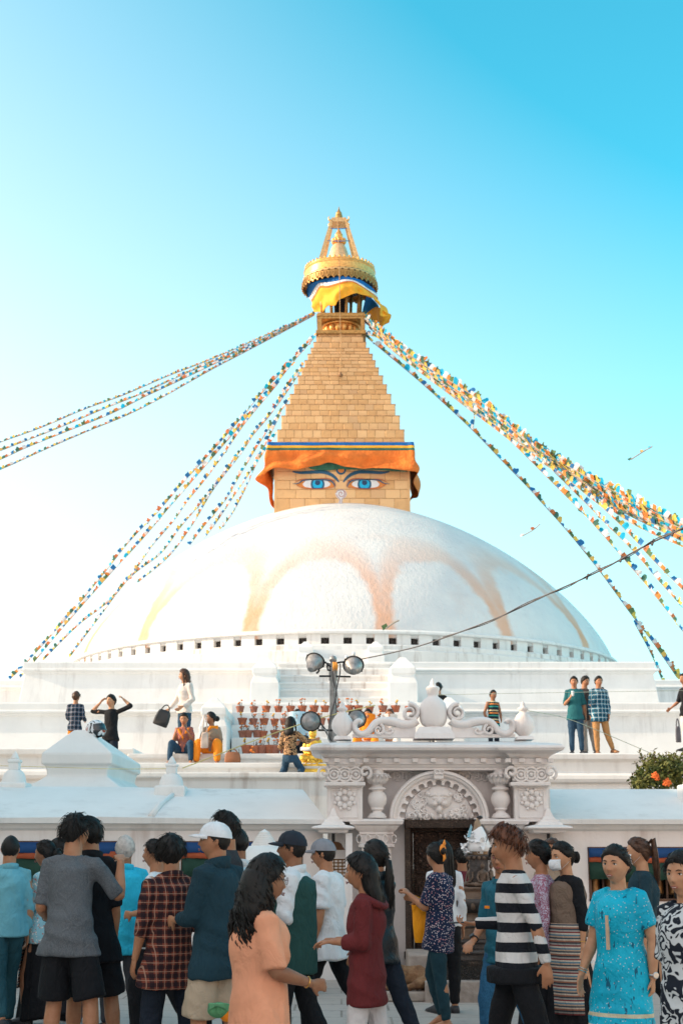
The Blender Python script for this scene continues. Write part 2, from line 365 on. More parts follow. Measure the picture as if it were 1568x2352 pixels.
for s in (-1, 1):
    m = (lambda p: p) if s < 0 else (lambda p: (2 * 731 - p[0], p[1]))
    T = lambda P: [m(p) for p in P]
    eye = paint('painted_eye', T([(385, 1287), (430, 1262), (480, 1250), (560, 1248), (640, 1262), (668, 1285), (682, 1305), (640, 1312), (560, 1317), (470, 1316), (425, 1308)]), 0, PO, stupa)
    eye['label'] = 'painted eye on the viewer\'s left' if s < 0 else 'painted eye on the viewer\'s right'
    paint('eye_white', T([(436, 1282), (470, 1254), (560, 1252), (620, 1258), (648, 1284), (620, 1306), (550, 1313), (480, 1310), (446, 1300)]), 1, PW, eye)
    cx = m((551, 0))[0]
    full = circ((cx, 1284), 53, 36); iris = [(x, min(max(y, 1253), 1318)) for x, y in full]
    paint('iris_ring', iris, 2, PB, eye, 1)
    paint('iris', [(x, min(max(y, 1255), 1313)) for x, y in circ((cx, 1283), 39, 32)], 3, PC, eye, 1)
    paint('pupil', [(x, max(y, 1257)) for x, y in circ((cx, 1272), 20, 20)], 4, PN, eye, 1)
    stroke('eye_lid_line', T([(358, 1281), (400, 1277), (440, 1255), (500, 1247), (590, 1249), (650, 1258), (678, 1284), (683, 1308)]), [2, 6, 8, 8, 8, 9, 8, 3], 5, PB, eye)
    stroke('eye_fold_line', T([(372, 1272), (430, 1246), (520, 1246), (600, 1240), (650, 1246), (680, 1268), (690, 1300)]), [2, 5, 6, 6, 6, 5, 2], 5, PR, eye)
    stroke('lower_line', T([(385, 1288), (430, 1312), (500, 1320), (600, 1318), (675, 1308)]), [2, 3, 4, 4, 2], 5, PR, eye)
    bw = stroke('painted_brow', T([(360, 1188), (420, 1196), (500, 1192), (590, 1190), (650, 1208), (690, 1238), (714, 1268)]), [8, 19, 24, 26, 25, 20, 8], 1, PB, stupa)
c3 = paint('third_eye_mark', circ((731, 1176), 39, 30, 36), 0, PB, stupa, 1); paint('mark_centre', circ((731, 1174), 24, 24, 22), 1, PO, c3, 1)
nose = paint('painted_nose', [(686, 1360), (700, 1332), (730, 1322), (762, 1334), (774, 1358), (766, 1382), (746, 1398), (742, 1432), (742, 1450), (704, 1450), (712, 1425), (716, 1402), (700, 1388)], 1, PW, stupa, 4)
stroke('nose_spiral', [(731 + r * math.cos(a), 1357 + r * math.sin(a)) for r, a in ((34 - i * 2.3, -2.4 + i * .75) for i in range(15))], [4] * 15, 2, PR, nose, 3)
stroke('nose_outline', [(692, 1352), (706, 1334), (731, 1328), (758, 1338), (768, 1358), (758, 1380), (738, 1398), (736, 1440)], [3] * 8, 2, PR, nose, 3)
stroke('nose_outline', [(694, 1362), (708, 1386), (722, 1402), (716, 1440)], [3] * 4, 2, PR, nose, 3)

# stepped spire -------------------------------------------------------
steps = [(243, 1215, 866, 990), (275, 1180, 758, 866), (308, 1145, 670, 758), (340, 1113, 592, 670), (372, 1080, 518, 592), (402, 1050, 450, 518), (430, 1018, 388, 450),
         (455, 992, 332, 388), (478, 970, 283, 332), (502, 945, 237, 283), (523, 920, 192, 237), (545, 900, 150, 192), (560, 890, 116, 150)]
cnt = 0; rest = MB(O)
spire = MB(O)
for si, (xl, xr, yt, yb) in enumerate(steps):
    a = zb(xl, yt); b = zb(xr, yb)
    cx, hw, Yf, _ = sq(a[0], b[0], (a[1] + b[1]) / 2)
    z1 = at(784, a[1], Yf).z; z0 = at(784, b[1], Yf).z - .25
    spire.box(cx - hw, cx + hw, YC - hw, YC + hw, z0, z1)
    zm = [z0, at(784, (a[1] + b[1]) / 2 + .8, Yf).z, z1] if si < 10 else [z0, z1]
    for r_ in range(len(zm) - 1):
        xs = [cx - hw]; x = cx - hw + random.uniform(.25, .5)
        while x < cx + hw - .25: xs.append(x); x += random.uniform(.36, .52)
        xs.append(cx + hw)
        for j in range(len(xs) - 1):
            if cnt < 285: gplate(stupa, (xs[j] + xs[j + 1]) / 2, xs[j + 1] - xs[j], zm[r_], zm[r_ + 1], Yf - .002)
            else: rest.box(xs[j] + .012, xs[j + 1] - .012, Yf - .028, Yf + .01, zm[r_] + .007, zm[r_ + 1] - .007)
            cnt += 1
    # thin lip on top of every step; side sheets as joined work
    spire.box(cx - hw - .03, cx + hw + .03, YC - hw - .03, YC + hw + .03, z1 - .03, z1 + .015)
    for sd_ in (-1, 1):
        for r_ in range(len(zm) - 1):
            y = Yf
            while y < YC + hw - .3:
                rest.box(cx + sd_ * hw - .02, cx + sd_ * hw + .02, y + .012, y + .44, zm[r_] + .007, zm[r_ + 1] - .007); y += .46
sp = spire.build('stepped_spire', JOINT, stupa)
tag(rest.build('gilded_sheets', GILT, stupa), kind='stuff')

# square valance of cloth round the tower head ------------------------
ORG = plain((.80, .19, .025), .75, .15, 2, .8, 5, d=.12, name='orange_cloth'); YEL = plain((.90, .42, .03), .75, .1, 2, .4, 8, d=.05, name='yellow_cloth')
BLU = plain((.0, .13, .42), .7, .1, 2, .3, 8, d=.05, name='blue_cloth'); GRN = plain((.03, .13, .08), .75, .2, 2, .3, 8, d=.05, name='green_cloth'); WHC = plain((.8, .8, .8), .75, .06, 2, .3, 8, d=.05, name='white_cloth')
bx, bh, bY, bz = sq(614, 950, 1016)
def cloth_strip(name, top, bot, mat, parent, rows=6, seed=0, amp=.06, sag=None, org=O, th=None):
    """cloth between two 3-D poly-lines with folds pressed into it"""
    rg = np.random.default_rng(seed); n = len(top); V = []; ph = rg.uniform(0, 6, 6)
    for i in range(rows + 1):
        t = i / rows
        for j in range(n):
            p = Vector(top[j]) * (1 - t) + Vector(bot[j]) * t
            s_ = j / n
            f = math.sin(s_ * 31 + ph[0] + 1.6 * t) * .5 + math.sin(s_ * 57 + ph[1] - 2.2 * t) * .3 + math.sin(s_ * 13 + ph[2] + 5 * t) * .6 + .35 * math.sin(t * 8 + s_ * 11 + ph[3])
            d = Vector(bot[j]) - Vector(top[j]); k = min(j + 1, n - 1); e = Vector(top[k]) - Vector(top[max(0, j - 1)])
            nn = e.cross(d); nn = nn.normalized() if nn.length > 1e-6 else Vector((0, -1, 0))
            V.append(p + nn * amp * f * (t ** .8) - Vector(org))
    Fc = [(i * n + j, (i + 1) * n + j, (i + 1) * n + j + 1, i * n + j + 1) for i in range(rows) for j in range(n - 1)]
    o = mesh(name, V, Fc, mat, parent, True)
    m = o.modifiers.new('s', 'SUBSURF'); m.levels = 1; m.render_levels = 1
    m2 = o.modifiers.new('t', 'SOLIDIFY'); m2.thickness = .015
    return o
banner = empty('tower_banner', O, label='orange, green, yellow and blue cloth valance gathered around the tower above the painted eyes', cat='cloth banner')
zt = bz; Yl = YC - bh
# plan path: back-left -> front-left -> front-right -> back-right
path = [('L', 1.0, None), ('L', .8, None), ('L', .6, None), ('L', .4, None), ('L', .2, None)]
topP, botP = [], []
left_edge = [(205, 1485), (175, 1440), (162, 1370), (166, 1310), (140, 1275), (112, 1242)]
right_edge = [(1318, 1200), (1322, 1260), (1352, 1335), (1330, 1385), (1290, 1400), (1262, 1478)]
front = [(112, 1242), (160, 1195), (220, 1165), (300, 1165), (380, 1172), (440, 1165), (500, 1150), (560, 1118), (600, 1098), (650, 1100), (700, 1118), (760, 1146), (820, 1164), (900, 1168), (960, 1158), (1040, 1172), (1120, 1182), (1200, 1190), (1260, 1194), (1318, 1200)]
for i, (X, Y) in enumerate(left_edge[:-1]):
    t = 1 - i / 5; y = Yl + t * 2 * bh * .9; topP.append(Vector((bx - bh, y, zt))); botP.append(at(*zb(X, Y), Yl + t * 5.0 - .2))
for (X, Y) in front:
    t = (X - 112) / (1318 - 112); topP.append(Vector((bx - bh + 2 * bh * t, Yl, zt))); botP.append(at(*zb(X, Y), Yl - .30))
for i, (X, Y) in enumerate(right_edge[1:]):
    t = (i + 1) / 5; y = Yl + t * 2 * bh * .9; topP.append(Vector((bx + bh, y, zt))); botP.append(at(*zb(X, Y), Yl + t * 5.0 - .2))
A = [Vector(p) for p in spline([tuple(p) for p in topP], 4)]; B = [Vector(p) for p in spline([tuple(p) for p in botP], 4)]
def lerp(P, Q, a): return [p * (1 - a) + q * a for p, q in zip(P, Q)]
def fixband(P, Q, dz):   # band of constant height from the top edge
    return [p + (q - p).normalized() * dz for p, q in zip(P, Q)]
h1, h2, h3 = fixband(A, B, .17), fixband(A, B, .31), fixband(A, B, .44)
MB(O).box(bx - bh, bx + bh, Yl + .03, YC + bh, zt - .04, zt + .03).build('top_board', JOINT, banner)
for p_, t_ in ((A, -.02),):
    A = [a + Vector((0, t_, 0)) for a in A]
cloth_strip('blue_band', A, h1, BLU, banner, 2, 1, .01); cloth_strip('yellow_band', h1, h2, YEL, banner, 2, 2, .01); cloth_strip('green_band', h2, h3, GRN, banner, 2, 3, .012)
cloth_strip('orange_cloth', h3, B, ORG, banner, 14, 5, .21)
# green lining that shows where the front is caught up
lin = [(480, 1120), (520, 1100), (560, 1098), (620, 1095), (680, 1100), (740, 1120), (800, 1130), (1000, 1150), (1240, 1170)]
lint = [at(*zb(X, Y - 20), Yl + .05) for X, Y in lin]; linb = [at(*zb(X, Y), Yl + .2) for X, Y in [(480, 1160), (520, 1172), (560, 1176), (620, 1178), (690, 1172), (740, 1168), (800, 1172), (1000, 1172), (1240, 1192)]]
cloth_strip('green_lining', [Vector(p) for p in spline([tuple(p) for p in lint], 3)], [Vector(p) for p in spline([tuple(p) for p in linb], 3)], GRN, banner, 4, 8, .05)

# crown above the spire ----------------------------------------------
def za(X, Y): return (637.9 + X * .2053, 449.6 + Y * .2053)
def zz(Y, dep=YC - 1.9): return at(784, za(0, Y)[1], dep).z
cx0 = at(783, 740, YC).x - .0
cT = Vector((cx0, YC, 0))
px2m = lambda n_, y: n_ * .2053 * (YC * CT + (at(784, y, YC).z - CAMZ) * ST) / F
k1 = px2m(1, 740)
pl, ph_, pY, pz = sq(*(za(410, 0)[0], za(970, 0)[0]), za(0, 1530)[1])
z_plate = zz(1535, pY)
MB(O).box(cx0 - ph_, cx0 + ph_, YC - ph_, YC + ph_, z_plate - .02, z_plate + .16).build('spire_plate', GOLD_DK, stupa)
lh = k1 * 258; Yp = YC - lh
z_l0, z_l1 = zz(1372, Yp), zz(1308, Yp)
mb = MB(O)
mb.box(cx0 - lh, cx0 + lh, YC - lh, YC + lh, z_l0, z_l0 + .12).box(cx0 - lh - .05, cx0 + lh + .05, YC - lh - .05, YC + lh + .05, z_l0 + .12, z_l0 + .22).box(cx0 - lh, cx0 + lh, YC - lh, YC + lh, z_l0 + .22, z_l1)
mb.build('lotus_lintel', GOLD_DK, stupa)
for sx in (-1, 1):
    for sy in (-1, 1):
        MB(O).box(cx0 + sx * (lh - .1) - .1, cx0 + sx * (lh - .1) + .1, YC + sy * (lh - .1) - .1, YC + sy * (lh - .1) + .1, z_plate + .16, z_l0).build('lotus_post', GOLD_DK, stupa)
zc_ = zz(1460, YC - .9)
MB(O).lathe(cT, [(.3, z_plate), (.95, z_plate + .1), (.8, z_plate + .25), (.55, zc_), (.9, zc_ + .3), (.7, zc_ + .5), (.3, zc_ + .55)], 28).build('lotus_core', GOLD, stupa, smooth=True)
for k in range(16):
    a = 2 * math.pi * (k + .5) / 16
    MB(O).ball(cT + Vector((.84 * math.cos(a), .84 * math.sin(a), zc_)), (.14, .14, .21), 12, 8).build('lotus_bulb', GOLD, stupa, smooth=True)
MB(O).lathe(cT, [(.9, zc_ + .22), (1.02, zc_ + .22), (1.0, zc_ + .3), (.85, zc_ + .3)], 32).build('lotus_rim', GOLD, stupa, smooth=True)
# posts and dark drum beneath the parasol
RP = px2m(405, 600); cP = Vector((at(za(692, 0)[0], 610, YC).x, YC, 0))
YP = YC - RP
zp_t = zz(690, YP); zp_m = zz(790, YP); zp_b = zz(890, YP); 
z_in = zz(1130, YC - 1)
for k in range(8):
    a = 2 * math.pi * (k + .35) / 8
    p = cT + Vector((1.0 * math.cos(a), 1.0 * math.sin(a), 0))
    MB(O).tube([p + Vector((0, 0, z_l1)), p + Vector((.12 * math.cos(a), .12 * math.sin(a), zp_b + .2))], .085, 8).build('crown_post', GOLD_DK, stupa, smooth=True)
DARK = plain((.02, .022, .03), .8, .3, name='dark_inside')
MB(O).lathe(cP, [(.2, zp_b + .25), (RP - .15, zp_b + .25), (RP - .15, zp_b + .29), (.2, zp_b + .29)], 40).build('parasol_ceiling', DARK, stupa)
MB(O).lathe(cT, [(.35, z_l1), (.35, zp_b + .3)], 12).build('crown_core', DARK, stupa)
# parasol ring: stacked bands
def lat_mat():
    n = NT('gilded_lattice'); v = n.coord(); X = n.xyz(v)
    a = n.math('MULTIPLY', n.math('ARCTAN2', X[0], X[1]), 18); s_ = n.math('SINE', n.math('MULTIPLY', a, 2.))
    d = n.math('SINE', n.math('MULTIPLY', X[2], 26)); q = n.math('MULTIPLY', s_, d)
    c = n.mix(n.ramp(q, .15, .5), (.74, .46, .19), (.22, .12, .05)); n.bump(q, -.6, .05)
    return n.done(c, .45, .55)
LAT = lat_mat()
MB(O).lathe(cP, [(RP - .35, zp_t - .02), (RP - .12, zp_t), (RP - .06, zp_t + .06), (RP - .1, zp_t + .1), (RP - .5, zp_t + .1)], 72).build('parasol_top_rim', GOLD, stupa, smooth=True)
MB(O).lathe(cP, [(RP - .3, zp_m), (RP + .0, zp_m), (RP - .0, zp_m + .06), (RP - .05, zp_m + .1), (RP - .06, zp_t - .12), (RP - .02, zp_t - .08), (RP - .06, zp_t), (.3, zp_t + .04)], 72).build('parasol_band', GOLD, stupa, auto=30)
MB(O).lathe(cP, [(RP - .2, zp_m - .16), (RP + .02, zp_m - .16), (RP + .03, zp_m - .02), (RP - .02, zp_m)], 72).build('parasol_lattice', LAT, stupa, smooth=True)
MB(O).lathe(cP, [(RP - .1, zp_m - .16), (RP + .05, zp_m - .18), (RP + .05, zp_m - .23), (RP - .1, zp_m - .23)], 72).build('parasol_bead_ring', GOLD_DK, stupa, smooth=True)
np_ = 40
pen = None
for k in range(np_):
    a = 2 * math.pi * k / np_
    if pen is None:
        hgt = zp_m - .2 - zp_b + .12
        q = [(-.15, 0), (.15, 0), (.15, -hgt * .62), (.11, -hgt * .75), (.05, -hgt * .82), (.04, -hgt * .92), (0, -hgt), (-.04, -hgt * .92), (-.05, -hgt * .82), (-.11, -hgt * .75), (-.15, -hgt * .62)]
        V = [Vector((x, -.02, z)) for x, z in q] + [Vector((x, .01, z)) for x, z in q]; n_ = len(q)
        mbp = MB().add(V, [tuple(range(n_ - 1, -1, -1)), tuple(range(n_, 2 * n_))] + [(i, (i + 1) % n_, (i + 1) % n_ + n_, i + n_) for i in range(n_)])
        for zz_ in (.12, .3, .48):
            mbp.ball((-.075, -.03, -hgt * zz_), .035, 6, 4).ball((.075, -.03, -hgt * zz_), .035, 6, 4)
        mbp.ball((0, -.03, -hgt * .62), .06, 8, 4)
        o = mbp.build('parasol_pendant', GOLD_DK, stupa); pen = o
    else: o = link(pen.copy(), stupa)
    o.location = cP + Vector(((RP + .03) * math.cos(a), (RP + .03) * math.sin(a), zp_m - .2)) - O; o.rotation_euler.z = a + math.pi / 2
# little gilded balls along the top rim
for k in range(44):
    a = 2 * math.pi * k / 44
    if k == 0: rb = MB().ball((0, 0, .05), (.07, .07, .09), 6, 4).build('rim_bead', GOLD, stupa, smooth=True); o = rb
    else: o = link(rb.copy(), stupa)
    o.location = cP + Vector(((RP - .12) * math.cos(a), (RP - .12) * math.sin(a), zp_t + .09)) - O
# bell-shaped top, lotus, bulb
def zc2(Y): return at(784, za(0, Y)[1], YC).z
k2 = px2m(1, 570); fx = at(za(682, 0)[0], 560, YC).x; cF = Vector((fx, YC, 0))
MB(O).lathe(cF, [(k2 * 150, zp_t + .05), (k2 * 118, zc2(690)), (k2 * 100, zc2(640)), (k2 * 86, zc2(595)), (k2 * 66, zc2(560)), (k2 * 46, zc2(538)), (.05, zc2(530))], 36).build('crown_bell', plain((.74, .52, .30), .5, .15, metal=.4, name='pale_gold'), stupa, smooth=True)
for k in range(12):
    a = 2 * math.pi * k / 12
    p = cF + Vector((k2 * 62 * math.cos(a), k2 * 62 * math.sin(a), 0))
    MB(O).tube([p * 1 + Vector((-.12 * math.cos(a), -.12 * math.sin(a), zc2(550))), p + Vector((0, 0, zc2(528))), p + Vector((.05 * math.cos(a), .05 * math.sin(a), zc2(500))), p + Vector((.02 * math.cos(a), .02 * math.sin(a), zc2(484)))], [.03, .09, .08, .02], 8).build('lotus_petal', GOLD, stupa, smooth=True)
MB(O).lathe(cF, [(k2 * 40, zc2(530)), (k2 * 34, zc2(500)), (k2 * 30, zc2(488)), (k2 * 46, zc2(465)), (k2 * 45, zc2(440)), (k2 * 32, zc2(420)), (k2 * 22, zc2(405)), (k2 * 24, zc2(398)), (k2 * 10, zc2(390)), (k2 * 14, zc2(378)), (k2 * 10, zc2(365)), (.01, zc2(330))], 24).build('crown_bulb', GOLD, stupa, smooth=True)
# the four legs of the top canopy, bracket and finial
gl = plain((.70, .44, .20), .5, .2, 9, .3, 30, .5, name='leg_gold')
for sx in (-1, 1):
    for sy in (-1, 1):
        b = Vector((fx + sx * k2 * (222 if sx > 0 else 214), YC + sy * 1.0, zp_t + .05)); t_ = Vector((fx + sx * k2 * 84, YC + sy * .36, zc2(328)))
        MB(O).tube([b, b.lerp(t_, .5), t_], [.13, .115, .10], 4).build('canopy_leg', gl, stupa)
    for yy in (415, 552):
        xx = 80 + (yy - 330) * .36
        MB(O).tube([Vector((fx, YC - .5, zc2(yy))), Vector((fx + sx * k2 * xx, YC - .5, zc2(yy) + .02))], .022, 6).build('blue_rod', plain((.0, .2, .55), .5, name='blue_rod'), stupa)
mb = MB(O).box(fx - k2 * 105, fx + k2 * 105, YC - .42, YC + .42, zc2(326), zc2(300)).box(fx - k2 * 82, fx + k2 * 82, YC - .36, YC + .36, zc2(300), zc2(276))
mb.build('canopy_bracket', gl, stupa)
for sx in (-1, 1):
    for sy in (-1, 1):
        x = fx + sx * k2 * 105; y = YC + sy * .40
        MB(O).tube([(x - sx * .12, y, zc2(318)), (x + sx * .02, y, zc2(305)), (x + sx * .05, y, zc2(285)), (x - sx * .01, y, zc2(262))], [.07, .06, .04, .01], 6).build('bracket_horn', gl, stupa)
MB(O).lathe(cF, [(k2 * 46, zc2(276)), (k2 * 50, zc2(262)), (k2 * 44, zc2(250)), (k2 * 40, zc2(238)), (k2 * 44, zc2(232)), (k2 * 36, zc2(222)), (k2 * 38, zc2(215)), (k2 * 31, zc2(203)), (k2 * 34, zc2(196)), (k2 * 26, zc2(184)), (k2 * 14, zc2(170)), (k2 * 8, zc2(150)), (.005, zc2(118))], 24).build('finial', GOLD_DK, stupa, auto=50)
# rope hanging down the front with its weight
P = [at(*za(X, Y), YC - D) for X, Y, D in ((668, 240, .6), (672, 380, .9), (682, 640, 1.6), (690, 900, 2.3), (695, 1300, 1.7), (700, 1530, 1.6))] + [at(*zb(X, Y), YC - D) for X, Y, D in ((731, 150, 1.6), (729, 300, 2.0), (727, 430, 2.35))]
MB(O).tube(P, .018, 6).build('hanging_rope', plain((.50, .30, .14), .8, name='rope'), stupa)
MB(O).lathe(P[-1] + Vector((0, 0, -.2)), [(.02, 0), (.11, .05), (.13, .12), (.06, .2), (.02, .3)], 12).build('rope_weight', plain((.28, .15, .07), .6, name='bronze_dark'), stupa, smooth=True)
# yellow cloth hung under the parasol ---------------------------------
crown = empty('crown_cloth', O, label='yellow cloth with white and blue edge blowing below the golden parasol', cat='cloth banner')
tp = [(292, 1060, 1.0), (310, 1020, .6), (350, 985, -.2), (430, 955, -1.0), (540, 925, -1.5), (640, 905, -1.8), (740, 898, -1.9), (840, 915, -1.8), (930, 945, -1.6), (1000, 985, -1.1), (1070, 1040, -.4), (1105, 1095, .4)]
b1 = [(345, 1140, 1.0), (365, 1120, .5), (395, 1060, -.2), (455, 980, -1.05), (550, 968, -1.55), (650, 955, -1.85), (750, 935, -1.95), (845, 945, -1.85), (930, 985, -1.65), (1000, 1030, -1.15), (1075, 1075, -.45), (1110, 1100, .3)]
b2 = [(372, 1175, 1.0), (385, 1150, .5), (420, 1095, -.25), (470, 1010, -1.1), (555, 1008, -1.6), (655, 980, -1.9), (755, 955, -2.0), (850, 960, -1.9), (930, 1005, -1.7), (1000, 1050, -1.2), (1072, 1100, -.5), (1118, 1140, .3)]
b3 = [(378, 1190, 1.0), (392, 1175, .5), (430, 1115, -.3), (475, 1035, -1.1), (560, 1035, -1.6), (660, 1000, -1.9), (757, 970, -2.0), (850, 975, -1.9), (930, 1018, -1.7), (1000, 1064, -1.2), (1070, 1114, -.5), (1122, 1165, .3)]
b4 = [(410, 1300, 1.0), (470, 1310, .4), (530, 1300, -.3), (560, 1232, -1.0), (640, 1230, -1.5), (700, 1150, -1.85), (760, 1122, -2.0), (860, 1098, -1.9), (960, 1112, -1.6), (1090, 1200, -1.3), (1170, 1310, -1.0), (1268, 1325, -.6)]
b4 = b4[:-1] + [(1262, 1340, -.5)]
def zl(L, k=5): return [Vector(p) for p in spline([tuple(at(*za(X, Y), YC + D)) for X, Y, D in L], k)]
Z = [zl(q) for q in (tp, b1, b2, b3, b4)]
cloth_strip('blue_band', Z[0], Z[1], BLU, crown, 3, 1, .03); cloth_strip('white_band', Z[1], Z[2], WHC, crown, 2, 2, .01); cloth_strip('orange_band', Z[2], Z[3], ORG, crown, 2, 3, .01)
cloth_strip('yellow_cloth', Z[3], Z[4], YEL, crown, 12, 6, .17)
# the part that blows back on the right
r0 = [(1100, 1210, -.9), (1170, 1290, -.8), (1268, 1325, -.5)]; r1 = [(1000, 1300, .3), (1060, 1330, .2), (1262, 1380, -.2)]; 
fl_t = zl([(960, 1340, 1.2), (1010, 1300, .9), (1080, 1250, .4), (1130, 1250, -.4), (1200, 1300, -.8), (1268, 1328, -.5)], 4); fl_b = zl([(965, 1385, 1.3), (1010, 1410, 1.1), (1080, 1425, .7), (1130, 1445, .3), (1170, 1468, .1), (1240, 1420, -.2)], 4)
cloth_strip('cloth_tail', fl_t, fl_b, YEL, crown, 6, 9, .08)
dk_t = zl([(990, 1110, .6), (1040, 1140, .8), (1090, 1190, .8), (1130, 1240, .5)], 3); dk_b = zl([(940, 1320, 1.4), (980, 1330, 1.4), (1040, 1310, 1.2), (1110, 1270, .9)], 3)
cloth_strip('cloth_lining', dk_t, dk_b, BLU, crown, 4, 4, .05)
# ================================================================ terraces
def zat(py, Y): return at(784, py, Y).z
def xat(px, py, Y): return at(px, py, Y).x
def cornice(z1, h, prot=.12):
    """profile from the top down: parapet band, moulding, recess"""
    return [(-.25, z1 + .03), (0, z1 + .03), (.02, z1), (.0, z1 - h * .95), (prot * .9, z1 - h * 1.0), (prot, z1 - h * 1.18), (prot * .9, z1 - h * 1.36), (.02, z1 - h * 1.42), (.0, z1 - h * 1.75), (-.04, z1 - h * 1.78)]
def terrace(name, px0, px1, pyt, Y, depth, z0, h, label, mat=WHITE, batter=.25, prot=.12):
    z1 = zat(pyt, Y); x0 = xat(px0, pyt, Y); x1 = xat(px1, pyt, Y)
    o = Vector(((x0 + x1) / 2, Y, z0))
    body = MB(o).rect_rings(x0, x1, Y, Y + depth, [(-.3, z1 + .0)] + cornice(z1, h, prot)[1:] + [(batter, z0)]).build(name, mat); body.location = o
    tag(body, label, 'terrace'); bevel(body, .02, 2)
    return body, z1
up, ZU = terrace('upper_terrace', 55, 1502, 1522, 45.0, 50, 4.6, .20, 'topmost white terrace block straight under the dome, its front broken by a central stair')
wg, _ = terrace('upper_terrace_wing', -900, 2450, 1563, 50.3, 40, 4.6, .20, 'far white wing of the topmost terrace showing at both picture edges behind the main block')
md, ZM = terrace('middle_terrace', -700, 2250, 1616, 35.0, 75, 3.0, .17, 'long white middle terrace wall running the full width behind the visitors')
MB0 = MB
lowerz = zat(1730, 31.0)
ZLW = lowerz
def low_wall(name, x0, x1, Y, label):
    z1 = lowerz; o = Vector(((x0 + x1) / 2, Y, 0))
    zb_ = 1.2
    pr = [(-.3, z1), (.06, z1), (.08, z1 - .03), (.08, z1 - .13), (.02, z1 - .17), (0, z1 - .19), (0, z1 - .40), (.03, z1 - .43), (.12, z1 - .47), (.14, z1 - .55), (.12, z1 - .62), (.03, z1 - .66), (.03, z1 - .70), (.08, z1 - .72), (.08, zb_)]
    b = MB(o).rect_rings(x0, x1, Y, Y + 9, pr).build(name, WHITE); b.location = o; bevel(b, .015, 2); tag(b, label, 'terrace'); return b
low_wall('lower_terrace', xat(900, 1730, 31), 22, 31.0, 'lowest white terrace on the right where three young men walk')
low_wall('lower_terrace', -24, xat(300, 1720, 29.4), 29.4, 'lowest white terrace on the left behind the pyramid pedestal')
# centre platform with seat steps
Ya, Yb_, Yc_ = 25.0, 25.9, 26.8
za_, zb2, zc3 = zat(1774, Ya), zat(1752, Yb_), zat(1731, Yc_)
def blockpx(name, px0, px1, Y, depth, z0, z1, mat, label=None, cat=None, lip=.05, pyt=1750):
    x0, x1 = xat(px0, pyt, Y), xat(px1, pyt, Y); o = Vector(((x0 + x1) / 2, Y, z0))
    b = MB(o).rect_rings(x0, x1, Y, Y + depth, [(-.02, z1), (lip, z1 - .0), (lip + .01, z1 - .09), (lip * .3, z1 - .12), (0, z1 - .15), (.02, z0)]).build(name, mat); b.location = o; bevel(b, .02, 2)
    if label: tag(b, label, cat)
    return b
blockpx('seat_step', 268, 1010, Ya, 6.0, 1.3, za_, WHITE_OLD, 'lowest weathered step of the platform in front of the potted stair', 'step')
blockpx('seat_step', 305, 1010, Yb_, 5.0, za_ + .005, zb2, WHITE_OLD, 'middle weathered step where the seated women rest their feet', 'step')
blockpx('seat_step', 300, 1010, Yc_, 4.6, zb2 + .005, zc3, WHITE_OLD, 'upper weathered step the seated women sit on', 'step')
# potted stair ----------------------------------------------------------
stair = empty('potted_stair', (at(765, 1731, 31.4).x, 31.4, zc3), label='broad white stair carrying rows of flower pots', cat='stair')
SR = []
rows = [(1731, 31.3), (1694, 32.1), (1665, 32.9), (1636, 33.7), (1617, 34.5)]
for i, (py, Y) in enumerate(rows):
    z1 = zat(py, Y); x0, x1 = xat(532, py, Y), xat(985, py, Y); SR.append((z1, Y))
    o_ = Vector(stair.location)
    b = MB(o_).rect_rings(x0, x1, Y, 35.2, [(-.01, z1), (0, z1 - .01), (0, zc3 - .1 + i * .003)]).build('stair_step', WHITE, stair); bevel(b, .02, 2)
def pedestal(name, px0, px1, pyr, Y, depth, pys, label, mat=WHITE, grp=None):
    """pys: apex, cap top edge, cap bottom, neck, flare top, base (photo heights at Y)"""
    ap, ct, cb, nk, fl, bs = [zat(p, Y) for p in pys]
    x0, x1 = xat(px0, pyr, Y), xat(px1, pyr, Y); o = Vector(((x0 + x1) / 2, Y, bs)); w_ = x1 - x0; i_ = w_ * .10
    pr = [(-w_ * .40, ap), (-i_ * .6, ct), (-i_ * .5, ct - .02), (-i_ * .5, cb), (-i_, cb - .03), (-i_, nk), (0, fl), (0, bs)]
    b = MB(o).rect_rings(x0, x1, Y, Y + depth, pr).build(name, mat); b.location = o; bevel(b, .02, 2); tag(b, label, 'pedestal', grp); return b
pedestal('stair_pedestal', 458, 522, 1650, 31.2, 3.4, (1599, 1624, 1641, 1650, 1668, 1735), 'white pyramid-topped pedestal at the left end of the potted stair')
pedestal('stair_pedestal', 1000, 1066, 1650, 31.2, 3.4, (1599, 1624, 1641, 1650, 1668, 1735), 'white pyramid-topped pedestal behind the gate crest at the right end of the potted stair')
pedestal('stair_pedestal', 575, 640, 1600, 41.8, 3.0, (1506, 1532, 1546, 1552, 1568, 1618), 'tall white pedestal on the left of the upper stair, below the niches')
pedestal('stair_pedestal', 893, 959, 1600, 41.8, 3.0, (1506, 1532, 1546, 1552, 1568, 1618), 'tall white pedestal on the right of the upper stair, below the niches')
pedestal('stair_pedestal', 682, 722, 1500, 52.5, 2.0, (1471, 1485, 1494, 1498, 1508, 1525), 'small white pedestal against the drum, left of the highest stair')
pedestal('stair_pedestal', 843, 883, 1500, 52.5, 2.0, (1471, 1485, 1494, 1498, 1508, 1525), 'small white pedestal against the drum, right of the highest stair')
ust = empty('upper_stair', (at(768, 1616, 42).x, 42, ZM), label='narrow white stair climbing the topmost terrace between two pedestals', cat='stair')
